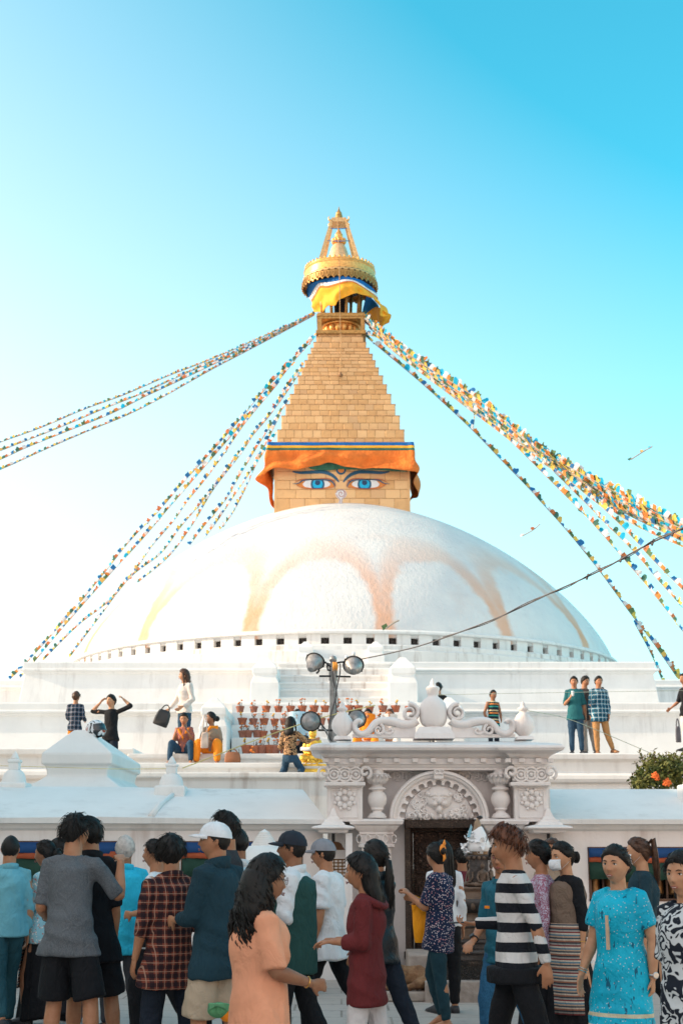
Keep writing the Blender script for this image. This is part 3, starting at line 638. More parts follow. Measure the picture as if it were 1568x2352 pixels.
for i, (py, Y) in enumerate([(1600, 42.2), (1582, 42.7), (1566, 43.2), (1550, 43.8), (1534, 44.4), (1522.5, 44.9)]):
    z1 = zat(py, Y); b = MB(ust.location).rect_rings(xat(640, py, Y), xat(896, py, Y), Y, 45.4, [(-.02, z1), (.02, z1 - .02), (.02, z1 - .08), (0, z1 - .10), (0, ZM - .2)]).build('stair_step', WHITE_OLD, ust); bevel(b, .015, 2)
hst = empty('highest_stair', (at(783, 1522, 52.8).x, 52.8, ZU), label='short white stair up to the dome drum above the lamp post', cat='stair')
for i, (py, Y) in enumerate([(1512, 53.0), (1502, 53.6), (1492, 54.2), (1483, 54.9)]):
    z1 = zat(py, Y); MB(hst.location).rect_rings(xat(720, py, Y), xat(845, py, Y), Y, 57, [(0, z1), (0, ZU - .2)]).build('stair_step', WHITE, hst)
# big pyramid-topped pedestal on the left
def hull_obj(name, secs, mat, org):
    mb = MB(org); mb.rings([[Vector(p) for p in s] for s in secs]); b = mb.build(name, mat); b.location = org; bevel(b, .025, 3); return b
Yp0 = 20.2; Yp1 = Yp0 * (257 - 784) / (323 - 784)
zA = zat(1677, Yp0 + .35); zB = zat(1730, Yp0); zC = zat(1755, Yp0); zD = zat(1780, Yp0); zE = zat(1813, Yp0)
xL, xR = xat(97, 1740, Yp0), xat(257, 1740, Yp0)
def rc(z, o, l=None): return [(xL - o, Yp0 - o, z), (xR + o, Yp0 - o, z), (xR + o, Yp1 + o, z), (xL - o, Yp1 + o, z)]
ax0, ax1 = xat(172, 1677, Yp0 + .35), xat(203, 1677, Yp0 + .35)
pp = hull_obj('corner_pedestal', [[(ax0, Yp0 + .30, zA), (ax1, Yp0 + .30, zA), (ax1, Yp0 + .8, zA), (ax0, Yp0 + .8, zA)], rc(zB + .01, .0), rc(zB - .02, .01), rc(zC, .01), rc(zC - .01, -.04), rc(zD, -.07), rc(zD - .02, -.05), rc(zE, .20), rc(1.2, .24)], WHITE, Vector(((xL + xR) / 2, Yp0, 0)))
tag(pp, 'large squat white pedestal with a pyramid cap behind the wall roof, helmet resting on it', 'pedestal')

# ================================================================ outer wall
YW = 18.1
zev = zat(1879, YW)
def wall_section(name, xa, xb, ya, yb, label, niches):
    """wall running from (xa, ya) to (xb, yb); niches = list of (s0, s1, z0, z1) along the wall"""
    A = Vector((xa, ya, 0)); B = Vector((xb, yb, 0)); d = (B - A); L = d.length; d.normalize(); nrm = Vector((d.y, -d.x, 0))   # outwards, towards the viewer
    root = empty(name, A.lerp(B, .5), label=label, cat='wall'); o = A.lerp(B, .5)
    def P(s, out, z): return A + d * s + nrm * out + Vector((0, 0, z))
    mb = MB(o); cuts = [0]
    for s0, s1, _, _ in niches: cuts += [s0, s1]
    cuts.append(L)
    z0n, z1n = (niches[0][2], niches[0][3]) if niches else (.9, 1.5)
    zs = [0, z0n, z1n, zev - .12]
    for i in range(len(cuts) - 1):
        for j in range(3):
            if i % 2 == 1 and j == 1: continue
            mb.add([P(cuts[i], 0, zs[j]), P(cuts[i + 1], 0, zs[j]), P(cuts[i + 1], 0, zs[j + 1]), P(cuts[i], 0, zs[j + 1])], [(0, 1, 2, 3)])
    for s0, s1, a, b in niches:
        f = [P(s0, 0, a), P(s1, 0, a), P(s1, 0, b), P(s0, 0, b)]; g_ = [P(s0, -.38, a), P(s1, -.38, a), P(s1, -.38, b), P(s0, -.38, b)]
        mb.add(f + g_, [(0, 4, 5, 1), (1, 5, 6, 2), (2, 6, 7, 3), (3, 7, 4, 0)])
    mb.build('wall_face', WHITE_PINK, root)
    # eave and sloping roof, one profile along the wall
    pr = [(0, zev - .16), (.05, zev - .13), (.07, zev - .08), (.16, zev - .075), (.17, zev - .01), (.15, zev + .0), (-1.45, zat(1812, YW + 1.45)), (-1.7, zat(1812, YW + 1.45)), (-1.7, 1.2)]
    n = max(2, int(L / 1.2)); rg = random.Random(4)
    V = []
    for i in range(n + 1):
        for q, (o_, z) in enumerate(pr):
            V.append(P(L * i / n, o_, z + (rg.uniform(-.012, .012) if 3 < q < 7 else 0)))
    m = len(pr)
    MB(o).add(V, [(i * m + j, (i + 1) * m + j, (i + 1) * m + j + 1, i * m + j + 1) for i in range(n) for j in range(m - 1)]).build('roof', WHITE, root, auto=30)
    # ridges across the roof slope
    s = .7
    for _ in range(int(L / 2.6)):
        s += 2.6
        if s > L - .2: break
        p0, p1 = P(s, .14, zev + .005), P(s + .5, -1.4, zat(1812, YW + 1.45) + .0)
        MB(o).tube([p0, p0.lerp(p1, .35) + Vector((-.03, 0, .01)), p1], [.045, .035, .03], 6).build('roof_ridge', WHITE, root, smooth=True)
    MB(o).add([P(0, .13, 0), P(L, .13, 0), P(L, .13, .16), P(0, .13, .16), P(L, .0, .18), P(0, .0, .18)], [(0, 1, 2, 3), (3, 2, 4, 5)]).build('plinth', WHITE_OLD, root)
    return root, P
zn0, zn1 = zat(2070, YW), zat(1932, YW)
NICHES = []
xLw, yLw = xat(-700, 1950, 17.0), 16.6
xa_, xb_ = xat(-300, 1950, 17.2), xat(742, 1950, YW)
ya_l = 17.0
def sx_of(px, x0, y0, x1, y1):
    """distance along the wall of the spot seen at photo x px"""
    # intersect view ray (x = u*Y) with the wall line
    k = (px - 784) / F / CT; dx, dy = x1 - x0, y1 - y0
    s = (k * y0 - x0) / (dx - k * dy); return s * math.hypot(dx, dy)
WL = (xa_, 17.0, xb_, YW)
nl = [(sx_of(a, *WL), sx_of(b, *WL), zn0, zn1) for a, b in ((-200, -80), (-55, 45) if False else (-60, 20), (64, 180), (192, 320), (436, 560), (575, 700))]
lw, PL = wall_section('outer_wall', xa_, 17.0, xb_, YW, 'x', nl) if False else wall_section('outer_wall', xa_, xb_, 17.0, YW, 'low white boundary wall left of the gate, with a sloping roof and prayer wheel niches', nl)
WR = (xat(1268, 1950, YW), YW, xat(1900, 1950, YW), YW)
nr = [(sx_of(a, *WR), sx_of(b, *WR), zn0, zat(1945, YW)) for a, b in ((1318, 1560), (1590, 1800))]
rw, PR_ = wall_section('outer_wall', WR[0], WR[2], YW, YW, 'low white boundary wall right of the gate, with a sloping roof above one long niche', nr)
WOOD = plain((.10, .05, .03), .6, .3, 12, .5, 40, name='dark_wood'); BRASS = plain((.22, .12, .05), .4, .3, 12, .6, 50, .8, name='worn_brass')
NDARK = plain((.03, .02, .018), .9, .3, name='niche_painted_shade')  # near-black colour stands in for the shade at the niche backs
VB = plain((.01, .06, .19), .8, .1, 3, .2, 10, name='valance_blue'); VO = plain((.38, .08, .03), .8, .1, 3, .2, 10, name='valance_orange'); VG = plain((.010, .045, .030), .8, .2, 3, .3, 10, name='valance_green')
def wheel_niche(root, P, s0, s1, z0, z1, label_extra, nst):
    o = root.location
    d = (P(1, 0, 0) - P(0, 0, 0))
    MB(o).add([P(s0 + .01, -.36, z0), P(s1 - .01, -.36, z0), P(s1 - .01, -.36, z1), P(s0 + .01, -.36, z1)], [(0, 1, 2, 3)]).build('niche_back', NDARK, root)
    def bar(sa, sb, oa, ob, za, zb__, nm, mt, par=root):
        V = [P(s, o_, z) for z in (za, zb__) for o_ in (oa, ob) for s in (sa, sb)]
        return MB(o).add(V, [(0, 2, 3, 1), (4, 5, 7, 6), (0, 1, 5, 4), (2, 6, 7, 3), (0, 4, 6, 2), (1, 3, 7, 5)]).build(nm, mt, par)
    bar(s0, s1, -.10, .012, z1 - .03, z1, 'niche_beam', WOOD); bar(s0, s0 + .035, -.08, .01, z0, z1 - .03, 'niche_post', WOOD); bar(s1 - .035, s1, -.08, .01, z0, z1 - .03, 'niche_post', WOOD)
    bar(s0, s1, -.1, .01, z0, z0 + .03, 'niche_beam', WOOD)
    n = max(2, int((s1 - s0) / .19))
    for i in range(n):
        s = s0 + (s1 - s0) * (i + .5) / n; c = P(s, -.2, 0); r = .072
        q = MB(o).lathe(c, [(.012, z0 + .03), (.012, z0 + .07), (r, z0 + .08), (r + .006, z0 + .10), (r, z0 + .12), (r, (z0 + z1) / 2), (r + .005, (z0 + z1) / 2 + .02), (r, (z0 + z1) / 2 + .05), (r, z1 - .25), (r + .006, z1 - .23), (r, z1 - .20), (.02, z1 - .17), (.012, z1 - .04)], 14).build('prayer_wheel', BRASS, root, smooth=True)
        if i: q2 = bar(s - (s1 - s0) / n / 2 - .012, s - (s1 - s0) / n / 2 + .012, -.14, -.11, z0 + .03, z1 - .03, 'niche_bar', WOOD)
    rg = random.Random(int(s0 * 10)); m = int((s1 - s0) / .035)
    def val(nm, za, zb__, mt, amp, ph, wob):
        T, B_ = [], []
        for i in range(m + 1):
            s = s0 + .01 + (s1 - s0 - .02) * i / m; f = math.sin(i * .8 + ph) * amp + math.sin(i * .31) * amp
            T.append(P(s, .02 + .3 * f, za)); B_.append(P(s, .03 + f, zb__ + wob * math.sin(i * .22 + 1) + rg.uniform(-.004, .004)))
        V = [v - o for v in T + B_]; n_ = m + 1
        ob = mesh(nm, V, [(i, i + n_, i + n_ + 1, i + 1) for i in range(m)], mt, root, True)
        mm = ob.modifiers.new('t', 'SOLIDIFY'); mm.thickness = .006
    H = z1 - z0
    val('valance_green', z1 - H * .26, z1 - H * .62, VG, .018, 1, .02); val('valance_orange', z1 - H * .17, z1 - H * .29, VO, .008, 2, .008); val('valance_blue', z1 - H * .02, z1 - H * .20, VB, .006, 0, .008)
for i, q in enumerate(nl): wheel_niche(lw, PL, *q, '', 0)
for i, q in enumerate(nr): wheel_niche(rw, PR_, *q, '', 0)

# ================================================================ gate
def zp(X, Y): return (716.9 + X * .3875, 1664.6 + Y * .3875)
YG = 17.9
gate = empty('gateway', (at(1005, 1950, YG).x, YG, 0), label='ornate whitewashed gateway with carved arch, dentil cornice and dark carved door', cat='gateway'); GO = Vector(gate.location)
MG = WHITE_PINK
def gx(X, Y=YG): return at(zp(X, 0)[0], 1850, Y).x
def gz(y, Y=YG): return at(784, zp(0, y)[1], Y).z
def gbox(name, X0, X1, y0, y1, Y, dep, mat=MG, par=None, bv=.012):
    b = MB(GO).box(gx(X0, Y), gx(X1, Y), Y, Y + dep, gz(y1, Y), gz(y0, Y)).build(name, mat, par or gate)
    if bv: bevel(b, bv, 2)
    return b
gbox('gate_body', 92, 1408, 195, 640, YG + .28, .9, bv=0)
gbox('gate_body', 92, 548, 640, 1480, YG + .28, .9, bv=0); gbox('gate_body', 958, 1408, 640, 1480, YG + .28, .9, bv=0)
YS = YG - .15
# top slab with its two forward breaks, moulded profile, gently pitched top
def slab(X0, X1, Yf, prof_y, name, back=1.25):
    x0, x1 = gx(X0, Yf), gx(X1, Yf)
    return MB(GO).rect_rings(x0, x1, Yf, YG + back, [(o_, gz(y, Yf)) for o_, y in prof_y]).build(name, MG, gate, auto=35)
pr_main = [(-.62, 77), (-.10, 104), (-.02, 112), (.01, 120), (.02, 135), (.0, 150), (-.05, 156), (-.09, 160), (-.12, 175), (-.16, 192), (-.18, 196), (-.18, 228), (-.20, 230), (-.21, 240), (-.24, 250), (-.24, 262)]
slab(0, 1490, YG - .28, [(o_ - .0, y) for o_, y in pr_main], 'cornice')
for X0, X1 in ((-6, 388), (1112, 1496)):
    slab(X0, X1, YG - .40, [(-.30, 110)] + [(o_, y + (0 if y > 120 else 2)) for o_, y in pr_main[2:]], 'cornice_break', back=.9)
def dent(X, w_, Y): gbox('dentil', X, X + w_, 198, 222, Y, .09, bv=.006)
for X in (380, 485, 595, 703, 805, 905, 1003, 1090): dent(X, 34, YG - .17)
for X in (62, 128, 220, 302, 1150, 1232, 1330, 1403): dent(X, 34, YG - .28)
# corner pilasters
for X0, X1, fl in ((85, 300, 0), (1195, 1400, 1)):
    Yq = YG - .13
    gbox('pilaster', X0 + 2, X1 - 2, 262, 575, Yq, .45)
    gbox('pilaster_abacus', X0 - 18, X1 + 15, 338, 362, Yq - .09, .5); gbox('pilaster_neck', X0 - 4, X1 + 4, 362, 372, Yq - .04, .5)
    Xc = (X0 + X1) / 2
    # capital: two rosette scrolls, corner volutes
    mb = MB(GO)
    mb.box(gx(X0 - 6, Yq), gx(X1 + 6, Yq), Yq - .03, Yq + .4, gz(336), gz(262)); mb.build('pilaster_capital', MG, gate)
    for dx in (-.48, 0, .48):
        Xs = Xc + dx * (X1 - X0) * .62
        for r0 in (.085, .05):
            c = Vector((gx(Xs, Yq), Yq - .045, gz(296, Yq)))
            MB(GO).tube([c + Vector((r0 * math.cos(a), 0, r0 * math.sin(a))) for a in [i * 2 * math.pi / 14 for i in range(15)]], .016, 6).build('capital_rosette', MG, gate, smooth=True)
        MB(GO).ball((gx(Xs, Yq), Yq - .05, gz(296, Yq)), (.028, .02, .028), 8, 6).build('capital_boss', MG, gate, smooth=True)
    for sx in (-1, 1):
        c = Vector((gx(Xc + sx * (X1 - X0) * .56, Yq), Yq - .06, gz(282, Yq)))
        MB(GO).tube([c + Vector((sx * r * math.cos(a), 0, r * math.sin(a))) for r, a in ((.085 - i * .005, -1.2 + i * .55) for i in range(15))], .022, 6).build('capital_volute', MG, gate, smooth=True)
    # panel frame and flower
    for a, b, c_, d_ in ((X0 + 26, X1 - 26, 382, 388), (X0 + 26, X1 - 26, 546, 552), (X0 + 26, X0 + 32, 382, 552), (X1 - 32, X1 - 26, 382, 552)):
        gbox('panel_frame', a, b, c_, d_, Yq - .012, .02, bv=.004)
    c = Vector((gx(Xc, Yq), Yq - .01, gz(440, Yq)))
    for k in range(8):
        a = k * math.pi / 4; mb = MB(GO); mb.ball(c + Vector((.085 * math.cos(a), -.008, .085 * math.sin(a))), (.036, .022, .036), 8, 6); mb.build('flower_petal', MG, gate, smooth=True)
        a += math.pi / 8; MB(GO).ball(c + Vector((.125 * math.cos(a), -.004, .125 * math.sin(a))), (.022, .016, .022), 8, 5).build('flower_tip', MG, gate, smooth=True)
    MB(GO).ball(c, (.035, .04, .035), 10, 6).build('flower_heart', MG, gate, smooth=True)
# bulging balusters
for X in (385, 1115):
    Yq = YG + .02; c = Vector((gx(X, Yq), Yq, 0)); m = (gx(100, Yq) - gx(0, Yq)) / 100
    MB(GO).lathe(c, [(m * 56, gz(552)), (m * 56, gz(540)), (m * 50, gz(538)), (m * 46, gz(528)), (m * 30, gz(520)), (m * 26, gz(512)), (m * 40, gz(500)), (m * 36, gz(492)), (m * 44, gz(480)), (m * 54, gz(462)), (m * 57, gz(440)), (m * 54, gz(422)), (m * 46, gz(408)), (m * 46, gz(402)), (m * 34, gz(398)), (m * 32, gz(386)), (m * 50, gz(384)), (m * 52, gz(376)), (m * 44, gz(370)), (m * 32, gz(366)), (m * 32, gz(350))], 28).build('baluster', MG, gate, auto=50)
    cap = MB(GO).lathe(c, [(m * 32, gz(360)), (m * 38, gz(340)), (m * 50, gz(318)), (m * 66, gz(300)), (m * 64, gz(290)), (m * 40, gz(284)), (m * 40, gz(262))], 20).build('baluster_capital', MG, gate, smooth=True)
    for k in range(9):
        a = -math.pi + k * math.pi / 8
        p = c + Vector((m * 44 * math.cos(a), m * 44 * math.sin(a), gz(350))); q = c + Vector((m * 74 * math.cos(a), m * 74 * math.sin(a), gz(298)))
        MB(GO).tube([p, p.lerp(q, .5) + Vector((0, 0, -.01)), q, q + Vector((m * 8 * math.cos(a), m * 8 * math.sin(a), -.035))], [(.018, .012), (.034, .016), (.026, .014), .006], 6).build('acanthus_leaf', MG, gate, smooth=True)
    MB(GO).ball(c + Vector((0, -m * 46, gz(286))), (.045, .035, .04), 10, 6).build('capital_boss', MG, gate, smooth=True)
# lower piers with broken moulded caps
for X0, X1 in ((235, 525), (1005, 1265)):
    Yq = YG - .10; x0, x1 = gx(X0, Yq), gx(X1, Yq)
    pr = [(-.05, gz(556)), (.02, gz(562)), (.035, gz(572)), (.02, gz(590)), (-.02, gz(598)), (-.03, gz(606)), (-.06, gz(625)), (-.09, gz(634)), (-.09, gz(648)), (-.11, gz(652)), (-.11, gz(700)), (-.08, gz(712)), (-.08, gz(724)), (-.12, gz(730)), (-.12, .4), (-.06, .36), (-.06, 0)]
    b = MB(GO).rect_rings(x0, x1, Yq, YG + .6, pr).build('gate_pier', MG, gate, auto=35)
    for k in range(5):
        X = X0 + 42 + (X1 - X0 - 84) * k / 4
        c = Vector((gx(X, Yq), Yq + .085, gz(676, Yq)))
        MB(GO).tube([c + Vector((.03 * math.cos(a), 0, .05 * math.sin(a))) for a in [i * 2 * math.pi / 12 for i in range(13)]], .009, 6).build('pier_scroll', MG, gate, smooth=True)
# arch
AC = (750, 560)
def arc_pt(r, a, Y, sy=.985): return Vector((gx(AC[0] + r * math.cos(a), Y), Y, gz(AC[1] - r * sy * math.sin(a), Y)))
def arc_band(name, prof_ry, mat=MG, n=48):
    mb = MB(GO); mb.rings([[arc_pt(r, math.pi * i / n, Y) for r, Y in prof_ry] for i in range(n + 1)]); return mb.build(name, mat, gate, auto=40)
arc_band('arch_moulding', [(296, YG + .29), (296, YG - .01), (288, YG - .05), (278, YG - .06), (270, YG - .03), (266, YG - .03), (258, YG - .02), (250, YG + .02), (246, YG + .29)])
# scalloped ring: solid ring with round notches
seg = []
ns = 13
ri, ro = 205, 248
pts = []
for k in range(ns):
    a0 = math.pi * k / ns; a1 = math.pi * (k + 1) / ns
    for t in (0.0, .12): pts.append((205, a0 + (a1 - a0) * t))
    for j in range(9):
        b = math.pi * j / 8
        pts.append((214 + 22 * math.sin(b) ** .6 if 0 < j < 8 else 205, a0 + (a1 - a0) * (.5 - .34 * math.cos(b))))
    pts.append((205, a0 + (a1 - a0) * .88))
pts.append((205, math.pi))
V = []
for r, a in pts:
    V += [arc_pt(r, a, YG + .03), arc_pt(250, a, YG + .03), arc_pt(r, a, YG + .16)]
m = len(pts); Fc = []
for i in range(m - 1):
    a, b = i * 3, i * 3 + 3; Fc += [(a, b, b + 1, a + 1), (a, a + 2, b + 2, b)]
MB(GO).add(V, Fc).build('scalloped_ring', MG, gate)
MB(GO).add([arc_pt(252, math.pi * i / 40, YG + .14) for i in range(41)] + [arc_pt(0, 0, YG + .14)], [(i, i + 1, 41) for i in range(40)]).build('tympanum_ground', MG, gate)
MB(GO).add([arc_pt(200, math.pi * i / 40, YG + .10) for i in range(41)] + [arc_pt(206, math.pi * i / 40, YG + .17) for i in range(41)], [(i, i + 1, i + 42, i + 41) for i in range(40)] + [tuple(range(40, -1, -1))]).build('tympanum_panel', MG, gate)
gbox('keystone', 722, 780, 264, 322, YG - .09, .3)
for k, X in enumerate((738, 764)):
    c = Vector((gx(X), YG - .10, gz(282))); MB(GO).tube([c + Vector((.028 * math.cos(a), 0, .028 * math.sin(a))) for a in [i * .6 for i in range(11)]], .010, 6).build('keystone_scroll', MG, gate, smooth=True)
# lion mask relief and foliage on the tympanum
Yt = YG + .09
def blob(X, y, rx, rz, ry=.05, name='carved_relief'): return MB(GO).ball((gx(X, Yt), Yt, gz(y, Yt)), (rx, ry, rz), 14, 10).build(name, MG, gate, smooth=True)
blob(750, 432, .17, .15, .07, 'lion_face'); blob(750, 452, .05, .06, .13, 'lion_nose'); blob(722, 468, .055, .045, .11, 'lion_cheek'); blob(778, 468, .055, .045, .11, 'lion_cheek')
for sx in (-1, 1):
    blob(750 + sx * 32, 436, .034, .022, .095, 'lion_eye')
    P = [Vector((gx(750 + sx * X, Yt), Yt - .06, gz(y, Yt))) for X, y in ((6, 424), (22, 414), (42, 416), (62, 428))]; MB(GO).tube(P, [.014, .024, .022, .008], 6).build('lion_brow', MG, gate, smooth=True)
    blob(750 + sx * 66, 412, .035, .035, .07, 'lion_ear')
blob(750, 500, .045, .06, .09, 'lion_tongue'); 
rg = random.Random(8)
def curl(cx_, cy_, r, turns, s, th=.014, name='carved_scroll', Y=Yt, ph=0):
    c = Vector((gx(cx_, Y), Y - .012, gz(cy_, Y)))
    n = int(14 * turns)
    MB(GO).tube([c + Vector((s * r * (1 - .8 * i / n) * math.cos(ph + i * turns * 6.28 / n), 0, r * (1 - .8 * i / n) * math.sin(ph + i * turns * 6.28 / n))) for i in range(n + 1)], [th * (1 - .5 * i / n) for i in range(n + 1)], 5).build(name, MG, gate, smooth=True)
for i in range(64):
    a = rg.uniform(.06, math.pi - .06); r = rg.uniform(70, 190)
    X = 750 + r * math.cos(a); y = 556 - r * math.sin(a) * .95
    if abs(X - 750) < 70 and y < 500: continue
    curl(X, y, rg.uniform(.03, .06), rg.choice((1, 1.4)), rg.choice((-1, 1)), rg.uniform(.009, .015), ph=rg.uniform(0, 6))
for i in range(11):
    X = 565 + i * 37; MB(GO).tube([Vector((gx(X, Yt), Yt, gz(556))), Vector((gx(X + rg.uniform(-12, 12), Yt), Yt - .04, gz(538))), Vector((gx(X + rg.uniform(-18, 18), Yt), Yt - .03, gz(524)))], [.02, .022, .006], 6).build('carved_leaf', MG, gate, smooth=True)
for X, s in ((505, 1), (560, 1), (480, -1), (965, -1), (905, -1), (1010, 1)):
    for q in range(2): curl(X + q * 18, 292 + q * 14 + abs(X - 750) * .03, .075 - q * .02, 1.3, s, .014, Y=YG + .275, ph=q * 2, name='spandrel_scroll')
# door
DF = plain((.17, .10, .07), .75, .3, 14, .8, 45, d=.02, name='carved_frame'); 
def carved(name, base, sc_=22):
    n = NT(name); v = n.coord(); e = n.voro(v, sc_, 'F1'); q = n.math('SINE', n.math('MULTIPLY', e, 22))
    c = n.mix(n.ramp(q, -.4, .8), tuple(x * .35 for x in base), base); c = n.mix(n.math('MULTIPLY', n.ramp(n.noise(v, 5, 5), .5, .8), .5), c, (.30, .20, .14))
    n.bump(q, 1.0, .02); return n.done(c, .65, 0, .4)
CV = carved('carved_wood', (.115, .062, .042)); CVF = carved('carved_frame_wood', (.19, .125, .095), 30)
Yd = YG + .12
gbox('gate_lintel', 548, 958, 562, 612, Yd - .06, .3, CVF); gbox('gate_jamb', 548, 580, 612, 1352, Yd - .04, .3, CVF); gbox('gate_jamb', 924, 958, 612, 1352, Yd - .04, .3, CVF); gbox('gate_sill', 540, 966, 1352, 1395, Yd - .10, .35, CVF)
gbox('door_frame', 580, 594, 612, 1352, Yd + .04, .2, CV); gbox('door_frame', 910, 924, 612, 1352, Yd + .04, .2, CV); gbox('door_frame', 580, 924, 612, 630, Yd + .04, .2, CV)
for X0, X1 in ((596, 750), (754, 908)):
    leaf = gbox('door_leaf', X0, X1, 632, 1350, Yd + .12, .06, CV, bv=.004)
    for y0, y1 in ((675, 880), (905, 1110), (1135, 1330)):
        for a, b, c_, d_ in ((X0 + 16, X1 - 30, y0, y0 + 6), (X0 + 16, X1 - 30, y1 - 6, y1), (X0 + 16, X0 + 22, y0, y1), (X1 - 36, X1 - 30, y0, y1)): gbox('panel_rim', a, b, c_, d_, Yd + .10, .03, CV, leaf, .003)
        for k in range(7):
            c = Vector((gx(X0 + 66 + 26 * math.cos(k * .9) * (k > 0), Yd), Yd + .11, gz((y0 + y1) / 2 - 60 * math.sin(k * .9) * (k > 0), Yd))); MB(GO).ball(c, (.035, .022, .045), 8, 6).build('door_carving', CV, leaf, smooth=True)
gbox('door_stile', 744, 760, 632, 1350, Yd + .09, .05, CV)
# crest on top: urns and scrolls --------------------------------------
YT = YG + .22
crest = gate
def cx4(X): return 486 + X * .3487
def cy4(Y): return 1458 + Y * .3487
def vz(Y, dep=YT): return at(784, cy4(Y), dep).z
def urn(px, rows_, name, ped=None):
    c = Vector((at(px, 1690, YT).x, YT, 0)); m = .3487 * (YT * CT + 1.3 * ST) / F
    MB(GO).lathe(c, [(m * r, vz(Y)) for r, Y in rows_], 32).build(name, MG, gate, auto=50)
side_urn = [(46, 674), (30, 668), (36, 660), (58, 640), (71, 615), (73, 595), (66, 565), (48, 535), (34, 520), (24, 512), (22, 505), (30, 500), (36, 492), (34, 482), (22, 476), (17, 466), (13, 452), (6, 444), (.5, 438)]
urn(786, side_urn, 'crest_urn'); urn(1202, [(r, Y - 0) for r, Y in side_urn], 'crest_urn')
urn(995, [(86, 620), (60, 612), (56, 606), (76, 592), (88, 565), (92, 530), (91, 490), (82, 455), (62, 428), (44, 415), (34, 405), (34, 398), (40, 388), (40, 372), (44, 366), (46, 350), (38, 342), (22, 336), (20, 328), (15, 310), (7, 296), (.5, 284)], 'crest_urn')
m4 = .3487 * (YT * CT + 1.3 * ST) / F
ux = at(995, 1690, YT).x
MB(GO).rect_rings(ux - m4 * 122, ux + m4 * 122, YT - .20, YT + .20, [(-m4 * 30, vz(612)), (-m4 * 16, vz(626)), (-m4 * 10, vz(636)), (0, vz(650)), (m4 * 8, vz(660)), (m4 * 10, vz(690))]).build('urn_pedestal', MG, gate, auto=40)
def spiral(c, r0, r1, a0, a1, n=26): return [(c[0] + (r0 + (r1 - r0) * i / n) * math.cos(a0 + (a1 - a0) * i / n), c[1] + (r0 + (r1 - r0) * i / n) * math.sin(a0 + (a1 - a0) * i / n)) for i in range(n + 1)]
def band(name, pts, w_, sgn, dep=.13):
    P = []
    for X, Y in pts:
        p = (995 + sgn * (cx4(X) - 995), cy4(Y)); P.append(at(*p, YT))
    rr = w_ if isinstance(w_, list) else [w_] * len(P)
    MB(GO).tube(P, [(dep, r) if True else r for r in rr], 12, ref=(0, -1, 0) if False else (0, 0, 1)).build(name, MG, gate, smooth=True)
for sg in (1, -1):
    big = spiral((1305, 515), 14, 58, math.pi * 2.6, math.pi * -.55 + math.pi * .0, 40)   # centre outwards
    sw = spline([(1305 + 62 * math.cos(-.55 * math.pi), 515 + 62 * math.sin(-.55 * math.pi)), (1358, 490), (1372, 530), (1345, 580), (1280, 596), (1200, 590), (1120, 575), (1065, 600), (1050, 640)], 5)
    m_ = .3487 * 17.8 / F * 1.0
    band('crest_scroll', [tuple(p) for p in big], [m4 * (8 + 10 * i / 40) for i in range(41)], sg, .12)
    sw2 = spline([(1345, 560), (1310, 585), (1250, 590), (1200, 575), (1140, 568), (1090, 578), (1060, 605), (1030, 640), (990, 655), (955, 640), (940, 605), (952, 575), (975, 568), (985, 580)], 5)
    nn = len(sw2); band('crest_scroll', [tuple(p) for p in sw2], [m4 * (34 - 18 * i / nn) for i in range(nn)], sg, .13)
    sm = spiral((1098, 628), 8, 36, math.pi * 2.2, -math.pi * .4, 34)
    band('crest_scroll', sm, [m4 * (7 + 8 * i / 34) for i in range(35)], sg, .12)
    sm2 = spline([(1130, 640), (1160, 655), (1190, 640), (1180, 622), (1165, 628)], 5); band('crest_scroll', [tuple(p) for p in sm2], m4 * 12, sg, .10)
    P0 = [at(995 + sg * (cx4(X) - 995), cy4(Y), YT) for X, Y in ((925, 676), (925, 655), (1000, 662), (1100, 650), (1180, 618), (1250, 605), (1340, 600), (1340, 680))]
    V = [p + Vector((0, -.05, 0)) for p in P0] + [p + Vector((0, .05, 0)) for p in P0]; n_ = len(P0); a = list(range(n_)) if sg < 0 else list(range(n_ - 1, -1, -1))
    MB(GO).add(V, [tuple(range(n_)), tuple(range(2 * n_ - 1, n_ - 1, -1))] + [(i, (i + 1) % n_, (i + 1) % n_ + n_, i + n_) for i in range(n_)]).build('crest_web', MG, gate)
    bxx = at(786 if sg > 0 else 1202, 1690, YT).x; MB(GO).rect_rings(bxx - m4 * 52, bxx + m4 * 52, YT - .17, YT + .17, [(-.02, vz(672)), (0, vz(676)), (.01, vz(695))]).build('urn_pedestal', MG, gate)
